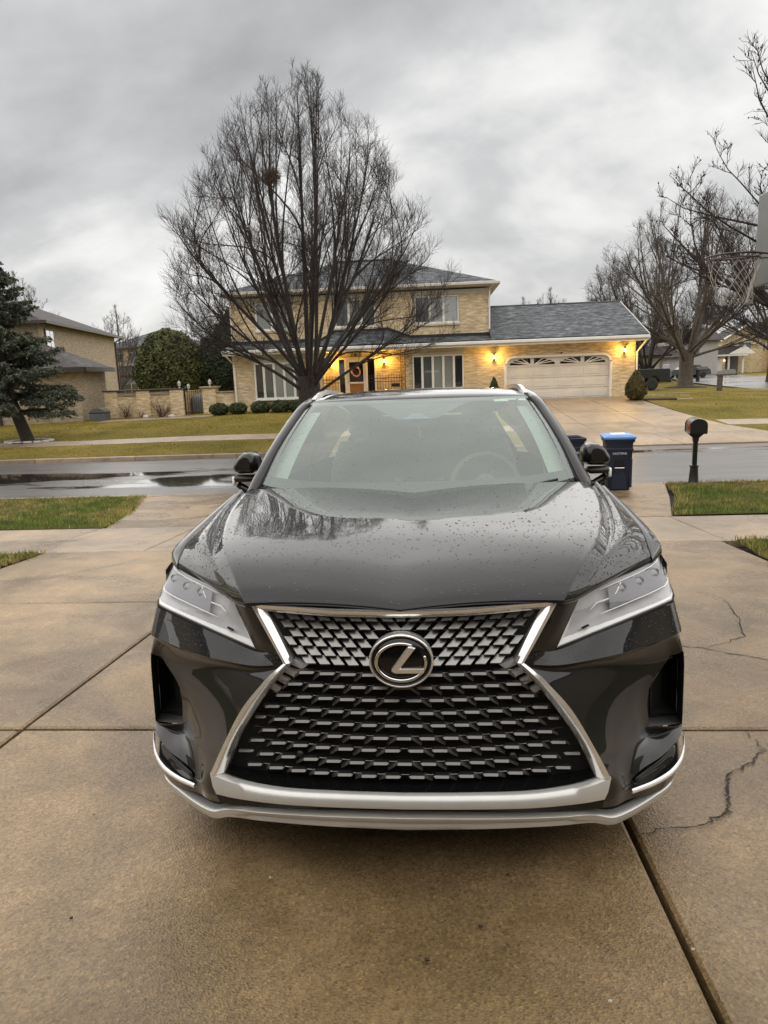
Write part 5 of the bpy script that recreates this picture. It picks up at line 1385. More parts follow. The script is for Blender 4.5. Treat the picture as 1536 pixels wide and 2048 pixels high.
# garden wall with pillars
def garden_wall():
    w = empty('garden_wall', (0, 35.0, -.52), (0,0,0), 'low cream brick garden wall with pillars beside the house', 'wall'); B = BR
    for x0, x1 in ((-16.43,-15.77),(-14.79,-14.1),(-13.07,-12.41)): MB().b2(x0,x1,-.06,.40,-.3,1.36).build('pillar', B, w)
    for x0, x1 in ((-15.77,-14.79),(-14.1,-13.07)):
        MB().b2(x0,x1,.06,.34,-.3,1.14).build('panel', B, w); MB().b2(x0,x1,.0,.36,1.14,1.30).build('panel_head', MAT['brick_tan'], w)
    MB().bev2(-16.5,-12.35,-.12,.46,1.36,1.43,.015).build('coping', MAT['dark_trim'], w)
    for x0, x1, z in ((-11.42,-10.75,1.38),): MB().b2(x0,x1,-.06,.50,-.3,z).build('pillar', B, w); MB().bev2(x0-.1,x1+.1,-.14,.58,z,z+.08,.015).build('pillar_cap', MAT['brick_tan'], w)
    MB().b2(-10.75,-9.84,.08,.34,-.3,1.14).build('panel', B, w); MB().bev2(-10.75,-9.84,.02,.40,1.14,1.20,.012).build('coping', MAT['brick_tan'], w)
    # wall running back behind the gate
    MB().b2(-12.9,-12.55,.4,6.0,-.3,1.25).build('return_wall', B, w)
    for x, y, z in ((-12.62,.17,1.43),(-11.08,.22,1.46),(-13.0,2.6,1.25),(-11.8,4.5,1.25)):
        m = MB(); m.lathe([(.05,0),(.05,.03),(.02,.05),(.02,.08),(.07,.10),(.085,.24),(.10,.25),(.02,.34),(.001,.38)], 6, 'Z', (x,y,z)); m.build('wall_lantern', MAT['stone_pale'], w)
garden_wall()
def gate():
    g = empty('iron_gate', (-12.40, 35.12, -.42), (0,0,0), 'black iron garden gate between two brick pillars', 'gate'); L = .97
    for x in (.03, L-.03): MB().b2(x-.025,x+.025,-.025,.025,0,1.25).build('stile', MAT['black_iron'], g)
    for z in (.08, 1.15): MB().b2(.05,L-.05,-.015,.015,z,z+.03).build('rail', MAT['black_iron'], g)
    pk = MB().b2(-.009,.009,-.009,.009,.02,1.28).mesh('picket')
    for i in range(7): o = link('picket', pk, MAT['black_iron'], g); o.location = (.16+i*.11, 0, 0)
    MB().b2(-.16,-.02,-.02,.1,0,1.33).build('gate_post', MAT['black_iron'], g)
gate()
plain('cover_cloth', (.17,.16,.16), .7, .3, 6, .4, 6)
def cover():
    m = MB(); r = random.Random(8); rows = []
    for k, (z, w, d) in enumerate(((0,.44,.34),(.3,.45,.34),(.6,.44,.33),(.85,.42,.32),(1.0,.34,.27),(1.05,.1,.1))):
        rows.append([(w*math.cos(a)*(1+.08*math.sin(6*a+k)), d*math.sin(a)*(1+.06*math.sin(5*a)), z) for a in [2*PI*i/24 for i in range(24)]])
    m.grid(rows, True); m.add(rows[-1], [tuple(range(24))]); o = m.build('covered_grill', MAT['cover_cloth'], None, True, angle=60); o.location = (-12.15, 36.6, -.5)
    tag(o, 'grey cloth-covered barbecue standing behind the iron gate', 'grill cover')
cover()
# right background
plain('siding_light', (.40,.38,.35), .6, .1, 3)
plain('porch_shade_dark', (.13,.13,.13), .6, .1, 3)
def far_right():
    W = 'brick_cream'
    h = block_house('gable_house', 'yellow house with white-trimmed gable far down the side street', (37.5, 105, -.75), R(-8),
        [(3.0,8.6,0,9,0,4.6,W),(-.5,3.0,-1.5,8,0,2.5,W),(8.6,18,-1.0,9,0,2.9,W),(8.6,18,2.0,9,2.9,4.9,'white_trim')],
        [([(2.5,-.6,4.5),(5.8,-.6,6.6),(5.8,9.5,6.6),(2.5,9.5,4.5)],'shingle_brown'),([(5.8,-.6,6.6),(9.1,-.6,4.5),(9.1,9.5,4.5),(5.8,9.5,6.6)],'shingle_brown'),
         ([(-1.2,-2.3,2.5),(5.5,-2.3,2.5),(5.5,.0,3.7),(1.0,.0,3.7)],'shingle_brown'),([(8.6,-1.6,3.0),(18.5,-1.6,3.0),(18.5,2.0,4.4),(8.6,2.0,4.4)],'shingle_brown'),
         ([(7,1.4,5.0),(18.5,1.4,5.0),(18.5,5.5,7.0),(5.8,5.5,7.0)],'shingle_brown')],
        [(4.9,6.6,2.9,4.2,0,2),(3.3,3.7,2.9,4.0,0,1),(8.0,8.4,2.9,4.0,0,1),(10.4,12.6,1.0,3.0-.2,-1.0,4)])
    MB().prism([(3.0,4.6),(8.6,4.6),(5.8,6.4)], 0, .3).build('gable', MAT[W], h)
    for a, b in (((2.5,4.35),(5.8,6.5)),((9.1,4.35),(5.8,6.5))): MB().tube([(a[0],-.62,a[1]),(b[0],-.62,b[1])], .14, 4).build('barge_board', MAT['white_paint'], h)
    MB().b2(.1,2.6,-1.56,-1.5,0,2.1).build('garage_door', MAT['white_paint'], h)
    MB().b2(3.2,5.0,-.1,-.02,.1,2.3).build('porch_shade', MAT['porch_shade_dark'], h)  # dark sheet painting in the shade under the porch
    for x in (5.2, 3.4): MB().b2(x-.12,x+.12,-1.8,-1.6,0,2.6).build('porch_column', MAT['white_paint'], h)
    MB().b2(-1.2,5.6,-2.4,-2.25,2.35,2.55).build('gutter', MAT['white_paint'], h); MB().prism([(3.2,2.6),(6.6,2.6),(5.2,3.7)], -2.42, -2.2).build('porch_gable', MAT['white_paint'], h)
    for x in (-.15, 2.85):
        MB().lathe([(.001,-.1),(.09,0),(.001,.12)], 6, 'Z', (x,-1.65,1.75)).build('porch_lamp', MAT['far_lamp'], h)
    block_house('grey_house', 'grey sided house between the tree trunk and yellow house', (31.2, 97, -.6), R(-3),
        [(0,5.6,0,9,0,4.3,'siding_light'),(-4,0,-3,8,0,2.3,'siding_light')], [([(-.5,-.6,4.3),(6.1,-.6,4.3),(6.1,4.5,6.0),(-.5,4.5,6.0)],'shingle_brown'),([(-.5,9.6,4.3),(6.1,9.6,4.3),(6.1,4.5,6.0),(-.5,4.5,6.0)],'shingle_brown')] + [([(-4.5,-3.5,2.3),(.4,-3.5,2.3),(.4,2,3.8),(-4.5,2,3.8)],'shingle_brown')],
        [(2.0,3.4,2.4,4.0,0,2)])
    block_house('garage_house', 'low grey house with white garage door behind the pickup', (15.5, 72, -.55), R(-4),
        [(0,6.6,0,7,0,2.4,'siding_light')], roof_hip(-.7,7.3,-.7,7.7,2.45,4.4,'shingle_brown'), [(.8,1.6,1,2,0,1)], extra=lambda h: MB().b2(2.2,6.3,-.06,-.02,0,2.15).build('garage_door', MAT['white_paint'], h))
plain('far_lamp', (1,.8,.4), .5, 0, emc=(1,.7,.25), ems=4)
far_right()
# unseen garage house added behind the viewpoint, for reflections and shade on the car
def added_house():
    h = empty('added_house', (0,0,0), (0,0,0), 'unseen brick house with open garage, added behind the camera for reflection and shade', 'house')
    m = MB(); wall_with(m, -9, 9, -.6, 3.0, -2.75, -2.5, [(-4.4,2.9,-.2,2.35)]); m.build('front_wall', MAT['brick_tan'], h)  # front wall of the added unseen house
    MB().b2(-4.8,3.3,-10.0,-9.8,-.2,2.9).build('added_garage_back', MAT['interior_wall'], h); MB().b2(-4.7,-4.5,-9.8,-2.77,-.2,2.7).build('added_garage_side', MAT['interior_wall'], h); MB().b2(3.0,3.2,-9.8,-2.77,-.2,2.7).build('added_garage_side', MAT['interior_wall'], h)
    MB().b2(-4.8,3.3,-9.8,-2.77,2.62,2.7).build('added_garage_ceiling', MAT['interior_wall'], h); MB().b2(-4.8,3.3,-9.8,-2.5,-.2,-.02).build('added_garage_floor', MAT['concrete'], h)
    roof_slab([(-9.6,-1.6,2.85),(9.6,-1.6,2.85),(9.6,-9.5,6.0),(-9.6,-9.5,6.0)], .12, 'roof', SG, h); roof_slab([(-9.6,-16,2.85),(9.6,-16,2.85),(9.6,-9.5,6.0),(-9.6,-9.5,6.0)], .12, 'roof', SG, h)
    MB().b2(-9.6,9.6,-2.48,-1.65,2.66,2.72).build('soffit', MAT['white_trim'], h); MB().b2(-9.6,9.6,-1.65,-1.55,2.66,2.86).build('gutter', MAT['white_trim'], h)  # soffit and gutter of the added unseen house
    MB().b2(-9,9,-15.2,-15,-.5,3).build('back_wall', MAT['brick_tan'], h)
def added_neighbours():  # unseen houses added on both sides to block low sky from the car's reflections
    for x0, x1, lab in ((-26,-12.5,'unseen two-storey house added left of the driveway to darken car reflections'),(12,26,'unseen two-storey house added right of the driveway to darken car reflections')):
        h = empty('added_neighbour_house', (0,0,0), (0,0,0), lab, 'house'); MB().b2(x0,x1,-14,3,-.6,5.4).build('wall', MAT['brick_tan'], h)
        for p, m in roof_hip(x0-.6,x1+.6,-14.6,3.6,5.4,8.2,'shingle_brown'): roof_slab(p, .12, 'roof', MAT[m], h)
        for k in range(3): MB().bev2(x0+1.5+k*4,x0+3.5+k*4,2.96,3.06,3.2,4.8,.02).build('window', MAT['window_dark'], h)
plain('interior_wall', (.12,.10,.085), .8, .15, 2)
added_house(); added_neighbours()
# ------------------------------------------------------------------ trees and shrubs
def tubes_np(branches, n=4):
    """branches: list of (points (m,3) array, radii (m)); all into one quad mesh"""
    V, Fq = [], []; base = 0; ang = np.arange(n)*2*PI/n; ca, sa = np.cos(ang)[None,:,None], np.sin(ang)[None,:,None]
    for P, r in branches:
        P = np.asarray(P, float); r = np.asarray(r, float); m = len(P)
        T = np.gradient(P, axis=0); T /= np.linalg.norm(T, axis=1)[:,None]+1e-9
        ref = np.where(np.abs(T[:,2:3]) < .95, np.array([[0,0,1.]]), np.array([[1.,0,0]]))
        U = np.cross(T, ref); U /= np.linalg.norm(U, axis=1)[:,None]+1e-9; Wv = np.cross(U, T)
        V.append((P[:,None,:] + (U[:,None,:]*ca + Wv[:,None,:]*sa)*r[:,None,None]).reshape(-1,3))
        i = np.arange(m-1)[:,None]*n; k = np.arange(n)[None,:]; k2 = (k+1) % n
        Fq.append((np.stack([i+k, i+k2, i+n+k2, i+n+k], -1).reshape(-1,4)) + base); base += m*n
    return np.concatenate(V), np.concatenate(Fq)
def curve_pts(p, d, L, m, rng, up=.0, wob=.06, out=None):
    """wandering line from p along d"""
    P = [p]; d = d/np.linalg.norm(d); st = L/(m-1)
    for i in range(m-1):
        d = d + rng.normal(0, wob, 3) + np.array([0,0,up/(m-1)])
        d /= np.linalg.norm(d); P.append(P[-1]+d*st)
    return np.array(P), d
def unit(a): return a/(np.linalg.norm(a, axis=-1, keepdims=True)+1e-9)
def tubes_batch(P, r, n=3):
    """P (N,m,3), r (N,m): all tubes with the same point count into quads"""
    N, m, _ = P.shape; T = np.gradient(P, axis=1); T = unit(T)
    ref = np.where(np.abs(T[...,2:3]) < .95, np.array([0,0,1.]), np.array([1.,0,0])); U = unit(np.cross(T, ref)); W = np.cross(U, T)
    ang = np.arange(n)*2*PI/n; V = P[:,:,None,:] + (U[:,:,None,:]*np.cos(ang)[:,None] + W[:,:,None,:]*np.sin(ang)[:,None])*r[:,:,None,None]
    i = (np.arange(m-1)*n)[:,None]; k = np.arange(n)[None,:]; k2 = (k+1) % n; F = np.stack([i+k, i+k2, i+n+k2, i+n+k], -1).reshape(-1,4)
    F = (F[None] + (np.arange(N)*m*n)[:,None,None]).reshape(-1,4); return V.reshape(-1,3), F
def grow(p, d, L, m, rng, up, wob):
    """N wandering lines at once"""
    P = [p]; d = unit(d); st = (L/(m-1))[:,None]
    for i in range(m-1):
        d = d + rng.normal(0, wob, d.shape); d[:,2] += up/(m-1); d = unit(d); P.append(P[-1]+d*st)
    return np.stack(P, 1)
def pick_on(P, rng, k, f0, f1):
    """k random spots on each line of P (N,m,3): points, tangents, fractions, line index"""
    N, m, _ = P.shape; f = f0 + (f1-f0)*(np.arange(k)[None,:]+rng.uniform(0,1,(N,k)))/k; x = f*(m-1); a = np.clip(x.astype(int), 0, m-2); idx = np.repeat(np.arange(N),k); a_ = a.ravel(); fr = (x-a).ravel()[:,None]
    p0, p1 = P[idx,a_], P[idx,a_+1]; return p0+(p1-p0)*fr, unit(p1-p0), f.ravel(), idx
def side_dirs(T, rng, lo, hi, upb):
    n = len(T); a = rng.uniform(0,2*PI,(n,1)); u = unit(np.cross(T, [0,0,1.])+1e-6); w = np.cross(u, T); s = u*np.cos(a)+w*np.sin(a); g = np.radians(rng.uniform(lo,hi,(n,1))); d = T*np.cos(g)+s*np.sin(g); d[:,2] += upb*rng.uniform(.3,1.1,n); return unit(d)
def bezier(a, b, c, d, m):
    s = np.linspace(0,1,m)[None,:,None]; return a[:,None]*(1-s)**3 + 3*b[:,None]*s*(1-s)**2 + 3*c[:,None]*s**2*(1-s) + d[:,None]*s**3
def bare_tree(name, label, loc, seed, H, env, fork, tr, nl=18, nf=6, ns=9, nt=6, nw=4, mats=('bark','twig'), group=None, spread=(12,62), fine=1.0, kink=.05, lt=.34, sub_len=.8, twig_len=.35, up=.35, lowest=.16, curl=.5, sub_ang=(28,55)):
    """env(z): crown radius at height z; limbs and forks run out to that envelope, twigs fill the shell"""
    rng = np.random.default_rng(seed); t = empty(name, loc, (0,0,0), label, 'tree', group); EV = np.vectorize(env)
    P = np.array([[0,0,z] for z in np.linspace(-.25, fork, 9)]); r = tr*np.array([1.5,1.22,1.08,1.02,1.0,.99,1.0,1.02,.9])
    V, Fq = tubes_np([(P, r)], 20)
    a = np.arctan2(V[:,1], V[:,0]); k = 1 + .07*np.sin(5*a+seed) + .05*np.sin(9*a+V[:,2]*2); V[:,0] *= k; V[:,1] *= k
    link('trunk', fast_mesh('trunk', V, Fq, True), MAT[mats[0]], t)
    i = np.arange(nl); f = (i+.5)/nl; az = 2*PI*i*.381966 + rng.uniform(-.3,.3,nl); zt = H - (H-fork)*(1-lowest)*f**.85*rng.uniform(.94,1.03,nl); zt[0] = H
    def target(az, zt, lo, hi): Rr = EV(zt)*rng.uniform(lo,hi,len(zt)); return np.stack([Rr*np.cos(az), Rr*np.sin(az), zt], 1)
    tg = target(az, zt, .86, 1.0); h = np.stack([np.cos(az), np.sin(az), 0*az], 1)
    st = h*tr*.5; st[:,2] = fork*rng.uniform(.68,1.02,nl) ; dl = np.linalg.norm(tg-st, axis=1)[:,None]; el = np.radians(spread[0]+(spread[1]-spread[0])*f)[:,None]
    d0 = h*np.sin(el) + np.array([0,0,1.])*np.cos(el); dm = unit(tg-st); c1 = st + unit(d0*.6+dm*.4)*dl*.36; c2 = tg - unit(dm*(1-curl) + np.array([0,0,1.])*curl)*dl*.30
    Lb = bezier(st, c1, c2, tg, 13); Lb += np.cumsum(rng.normal(0,kink,Lb.shape),1)*np.linspace(0,1,13)[None,:,None]*.4
    r0 = tr*lt*(1-.40*f)*rng.uniform(.8,1.15,nl); lr = r0[:,None]*(1-np.linspace(0,1,13))**.8+.005*fine
    # forks: leave a limb and reach the envelope near its tip
    p, T, ff, ix = pick_on(Lb, rng, nf, .22, .80); n = len(p); ta = np.arctan2(tg[ix,1], tg[ix,0]) + rng.normal(0,.30,n)*(1+.5*(1-f[ix])); tz = np.clip(zt[ix]+rng.normal(0,(H-fork)*.11,n), p[:,2]+.15, H*.99); g = target(ta, tz, .80, 1.02)
    dl = np.linalg.norm(g-p, axis=1)[:,None]; c1 = p + unit(T*.75+unit(g-p)*.5)*dl*.35; c2 = g - unit(unit(g-p)*(1-curl)+np.array([0,0,1.])*curl)*dl*.3
    Fb = bezier(p, c1, c2, g, 9); Fb += np.cumsum(rng.normal(0,kink,Fb.shape),1)*np.linspace(0,1,9)[None,:,None]*.35
    fr0 = np.minimum(r0[ix]*(1-ff)**.8*.62+.004*fine, .010*dl[:,0]+.006*fine); fr = fr0[:,None]*(1-np.linspace(0,1,9))**.8+.0035*fine
    V1, F1 = tubes_batch(Lb, lr, 8); V2, F2 = tubes_batch(Fb, fr, 5)
    link('limbs', fast_mesh('limbs', np.concatenate([V1,V2]), np.concatenate([F1,F2+len(V1)]), True), MAT[mats[0]], t)
    def clip(Q, k=1.10):
        e = Q[:,-1]; bad = (np.hypot(e[:,0],e[:,1]) > EV(np.maximum(0,e[:,2]))*k+.12) | (e[:,2] > H*1.03); Q[bad] = Q[bad,:1] + (Q[bad]-Q[bad,:1])*.45; return Q
    out = []
    def layer(src, k, f0, f1, ln, m, ra, taper=True):
        p, T, q, ix = pick_on(src, rng, k, f0, f1); L = ln*rng.uniform(.45,1.15,len(p))*((1.15-.75*q) if taper else 1); Q = clip(grow(p, side_dirs(T, rng, *sub_ang, up), L, m, rng, up*.6, kink*1.8)); out.append((Q, np.broadcast_to(np.linspace(ra,ra*.45,m)*fine, (len(Q),m)))); return Q
    S1 = layer(Lb, ns+3, .30, 1, sub_len*1.25, 6, .0105); S2 = layer(Fb, ns, .25, 1, sub_len, 6, .0085); S = np.concatenate([S1,S2])
    Tw = layer(S, nt, .12, 1, twig_len*1.5, 4, .0056); layer(Tw, nw, .15, 1, twig_len, 3, .0040, False)
    Vs, Fs, base = [], [], 0
    for Q, rr in out: V, F = tubes_batch(Q, rr, 3); Vs.append(V); Fs.append(F+base); base += len(V)
    link('crown', fast_mesh('crown', np.concatenate(Vs), np.concatenate(Fs)), MAT[mats[1]], t)
    return t
def envf(tab): return lambda z: max(.02, interp(tab, z))
linden = bare_tree('linden_tree', 'big bare egg-shaped street tree in front of the brick house', (-4.18, 24.0, -.88), 7, 11.35,
    envf([(0,.5),(1.6,2.6),(2.6,4.3),(4.0,4.95),(5.6,4.7),(7.2,4.1),(8.6,3.2),(9.8,2.4),(10.6,1.6),(11.2,.9),(11.6,.3)]), 2.2, .37, 23, 7, 11, 5, 3, ('bark','twig_red'), fine=.85, kink=.018, sub_len=.95, twig_len=.36, lt=.22, spread=(8,56), curl=.40, lowest=.205, up=.34, sub_ang=(26,54))
# squirrel nest in the linden
def nest():
    r = random.Random(5); o = Vector((-5.02, 24.1, 7.62)); m = MB()
    for k in range(420):
        d = Vector((r.gauss(0,1), r.gauss(0,1), r.gauss(0,.8))).normalized()*r.uniform(.10,.30); a = Vector((r.gauss(0,1), r.gauss(0,1), r.gauss(0,1))).normalized()*r.uniform(.06,.16)
        m.tube([d-a, d+a], .007, 3, False)
    t = empty('leaf_nest', o, (0,0,0), 'brown leaf nest wedged high in the big bare tree', 'nest'); m.build('dry_leaves', MAT['dead_stem'], t); t.children[0]['kind'] = 'stuff'
    MB().lathe([(.001,-.18),(.17,-.1),(.2,.02),(.13,.15),(.001,.2)], 10).build('core', MAT['mulch'], t, True)
nest()
mp = envf([(0,.5),(2,3.2),(3.5,6.0),(5.5,7.6),(8,7.4),(10.5,6.0),(12.5,4.2),(14,2.2),(15,.4)])
maple = bare_tree('maple_tree', 'broad bare tree with thick trunk beyond the black pickup', (19.7, 58, -.78), 21, 14.6, mp, 2.9, .50, 14, 6, 8, 5, 2, ('bark_pale','twig_pale'), 'bare trees by the side street', spread=(14,72), fine=1.7, kink=.09, sub_len=1.6, twig_len=.7, lt=.36, lowest=.12)
mp2 = envf([(0,.5),(2,2.6),(3.5,5.0),(5.5,6.6),(8,6.6),(10.5,5.4),(12.5,3.6),(14,2.0),(15,.4)])
bare_tree('maple_tree', 'bare tree at the right edge in front of the yellow house', (27.6, 61, -.62), 33, 14.5, mp2, 3.4, .36, 13, 6, 8, 5, 2, ('bark_pale','twig_pale'), 'bare trees by the side street', spread=(12,60), fine=1.7, kink=.10, sub_len=1.5, twig_len=.7, lt=.36)
bare_tree('maple_tree', 'bare multi-stemmed tree behind the pickup, left of the broad tree', (20.2, 70, -.7), 45, 13.0, envf([(0,.5),(2,2.6),(4,5.4),(7,6.8),(10,5.4),(12,2.8),(13.5,.3)]), 1.2, .40, 13, 6, 8, 6, 3, ('bark','twig'), 'bare trees by the side street', spread=(8,55), fine=1.7, kink=.09, sub_len=1.4, twig_len=.6)
small_env = envf([(0,.4),(1,1.2),(2.5,2.4),(4,2.9),(6,2.6),(7.5,1.5),(8.4,.2)])
bt = bare_tree('bare_tree', 'small bare tree between left house and cedar hedge', (-29.2, 66, -.6), 51, 8.6, small_env, 1.1, .15, 11, 5, 6, 4, 2, ('twig_pale','twig_pale'), 'bare trees behind the houses', spread=(8,48), fine=1.6, kink=.07, sub_len=.9, twig_len=.4)
for (x, y, z, s, lab) in ((-40.5, 70, -.6, 1.45, 'bare tree rising behind the roof of the left house'), (9.3, 75, -.7, 1.0, 'low bare tree peeping over the left end of the garage roof'), (12.6, 80, -.7, 1.15, 'low bare tree peeping over the middle of the garage roof'), (23.5, 92, -.7, 1.2, 'dark bare tree far behind between pickup and grey house'), (28.0, 120, -.7, 1.25, 'far bare tree above the grey house roof'), (-52, 60, -.7, 1.3, 'bare tree left of the tan brick house, out of frame'), (-60, 85, -.7, 1.5, 'far bare tree well left of the tan brick house'), (-75, 75, -.7, 1.4, 'farthest left bare tree beyond the neighbours')):
    c = copy_tree(bt); c.location = (x, y, z); c.scale = (s, s, s); c['label'] = lab; c.rotation_euler.z = x
pear = bare_tree('pear_tree', 'nearest bare tree reaching in from the right edge, knobbly buds', (7.9, 12.6, -.97), 62, 8.6,
    envf([(0,.4),(1.6,1.9),(2.4,3.5),(3.6,4.2),(5.2,4.3),(6.6,3.5),(7.8,2.2),(8.8,.3)]), 1.9, .17, 17, 6, 9, 5, 3, ('bark','twig_red'), spread=(10,66), fine=.95, kink=.06, sub_len=.62, twig_len=.16, lt=.42, curl=.35, lowest=.10)
def buds():
    """swollen buds on the near tree's twigs: too small to pick apart"""
    src = [o for o in pear.children if o.name.startswith('crown')][0].data; n = len(src.vertices); co = np.empty(n*3, np.float32); src.vertices.foreach_get('co', co); co = co.reshape(-1,3)
    rng = np.random.default_rng(2); pick = co[rng.choice(n, 5200, replace=False)]; s = rng.uniform(.010,.019,(5200,1)); d = np.array([[1,0,0],[-.5,.87,0],[-.5,-.87,0],[0,0,1.7],[0,0,-.9]])
    V = (pick[:,None,:] + d[None]*s[:,None,:]).reshape(-1,3); T = np.array([[0,1,3],[1,2,3],[2,0,3],[1,0,4],[2,1,4],[0,2,4]]); T = (T[None]+np.arange(5200)[:,None,None]*5).reshape(-1,3)
    o = link('buds', fast_mesh('buds', V, T), MAT['twig_red'], pear); tag(o, kind='stuff')
buds()
# ---- foliage clumps
def leaf_cloud(pts, nrm, size, rng, jitter=.7, aspect=1.6):
    n = len(pts); a = nrm + rng.normal(0, jitter, (n,3)); a /= np.linalg.norm(a, axis=1)[:,None]
    b = rng.normal(0,1,(n,3)); b = np.cross(a, b); b /= np.linalg.norm(b, axis=1)[:,None]; c = np.cross(a, b); s = size*rng.uniform(.55,1.3,(n,1))
    V = np.stack([pts - b*s*.5, pts + c*s*aspect*.45, pts + b*s*.5, pts - c*s*aspect*.45], 1).reshape(-1,3)
    Fq = np.arange(n*4).reshape(-1,4); return V, Fq
def shrub(name, label, loc, rad, n, size, mat, seed, group=None, cat='shrub', shape=None, core='leaf_yew2', bumps=.10, stem=True):
    rng = np.random.default_rng(seed); t = empty(name, loc, (0,0,0), label, cat, group)
    d = rng.normal(0,1,(n,3)); d /= np.linalg.norm(d, axis=1)[:,None]
    ph = rng.uniform(0,6,(6,)); k = 1 + bumps*(np.sin(5*d[:,0]*2+ph[0])*np.sin(4*d[:,2]*2+ph[1]) + .7*np.sin(9*d[:,1]+ph[2])*np.sin(8*d[:,0]+ph[3])) 
    rr = k*rng.uniform(.80,1.03,n); P = d*rr[:,None]
    if shape: P = shape(P)
    P = P*np.array(rad); P[:,2] += rad[2]
    V, Fq = leaf_cloud(P, d, size, rng); link('foliage', fast_mesh('foliage', V, Fq), MAT[mat], t)
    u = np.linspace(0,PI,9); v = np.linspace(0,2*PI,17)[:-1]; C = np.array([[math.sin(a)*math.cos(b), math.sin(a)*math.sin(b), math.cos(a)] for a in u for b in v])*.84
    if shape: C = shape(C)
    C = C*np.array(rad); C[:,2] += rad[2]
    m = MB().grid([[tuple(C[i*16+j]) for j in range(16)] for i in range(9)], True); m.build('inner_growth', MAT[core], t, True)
    if stem: MB().cyl((0,0,-.3),(0,0,rad[2]*.5),.04,6).build('stem', MAT['bark'], t)
    return t
for i, (x, w, h) in enumerate(((-10.24,.46,.30),(-9.30,.44,.28),(-8.22,.46,.29),(-7.25,.46,.30),(-6.42,.44,.30))):
    pos = ('leftmost clipped round shrub, beside the garden wall pillar','second clipped round shrub from the left, at the house corner','third clipped round shrub from the left, under the bay window','fourth clipped round shrub from the left, under the bay window','rightmost clipped round shrub, next to the big trunk')[i]
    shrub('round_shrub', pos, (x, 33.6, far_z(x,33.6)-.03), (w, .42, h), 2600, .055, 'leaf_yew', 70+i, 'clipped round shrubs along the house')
cone = lambda P: np.stack([P[:,0]*(1-.42*(P[:,2]+.35)), P[:,1]*(1-.42*(P[:,2]+.35)), P[:,2]], 1)
shrub('cone_shrub', 'olive cone-shaped shrub at the right corner of the garage', (9.12, 33.2, -.32), (.50,.50,.66), 7000, .06, 'leaf_olive', 81, shape=cone, core='leaf_olive', bumps=.06)
shrub('dome_shrub', 'small dark pointed shrub left of the garage door', (2.86, 34.3, -.25), (.30,.30,.56), 2500, .055, 'leaf_yew', 82, shape=cone)
shrub('cone_shrub', 'green rounded shrub against the left house behind the spruce', (-19.9, 34.2, -.55), (.75,.7,.78), 4000, .07, 'leaf_yew', 83, shape=cone)
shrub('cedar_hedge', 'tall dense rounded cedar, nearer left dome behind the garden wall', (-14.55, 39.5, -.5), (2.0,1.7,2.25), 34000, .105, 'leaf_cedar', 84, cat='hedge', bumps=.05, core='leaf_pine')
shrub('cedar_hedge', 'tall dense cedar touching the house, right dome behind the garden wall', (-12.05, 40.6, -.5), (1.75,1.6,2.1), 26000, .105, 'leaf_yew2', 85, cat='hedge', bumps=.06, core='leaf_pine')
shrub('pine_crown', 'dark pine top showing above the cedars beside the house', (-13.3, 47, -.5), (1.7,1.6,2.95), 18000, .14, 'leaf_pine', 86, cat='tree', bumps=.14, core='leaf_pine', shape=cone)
def bush_twigs(name, label, loc, n, h, seed, mat='dead_stem', group=None):
    rng = np.random.default_rng(seed); t = empty(name, loc, (0,0,0), label, 'shrub', group); br = []
    for i in range(n):
        a = rng.uniform(0,2*PI); el = R(rng.uniform(5,50)); d = np.array([math.sin(el)*math.cos(a), math.sin(el)*math.sin(a), math.cos(el)]); Q, _ = curve_pts(np.zeros(3), d, h*rng.uniform(.6,1.1), 5, rng, .3, .1); br.append((Q, np.linspace(.010,.004,5)))
        for k in range(3):
            p = Q[rng.integers(1,5)]; S, _ = curve_pts(p, d+rng.normal(0,.5,3), h*.35, 3, rng, .2, .1); br.append((S, np.array([.006,.005,.003])))
    V, Fq = tubes_np(br, 3); link('stems', fast_mesh('stems', V, Fq), MAT[mat], t); return t
bush_twigs('dry_bush', 'brown leafless bush against the left wall panel', (-15.35, 34.8, -.55), 26, .75, 91, group='dry bushes by the garden wall')
bush_twigs('dry_bush', 'small brown leafless bush near the middle wall pillar', (-14.55, 34.75, -.55), 12, .45, 92, group='dry bushes by the garden wall')
bush_twigs('dry_bush', 'reddish leafless bush against the right wall panel', (-13.5, 34.75, -.55), 40, .9, 93, group='dry bushes by the garden wall')
red = bush_twigs('red_bush', 'tall reddish leafless bush behind the broad tree', (24.0, 84, -.7), 160, 4.8, 94, 'dead_stem'); red.children[0].scale = (1.3,1.3,1)
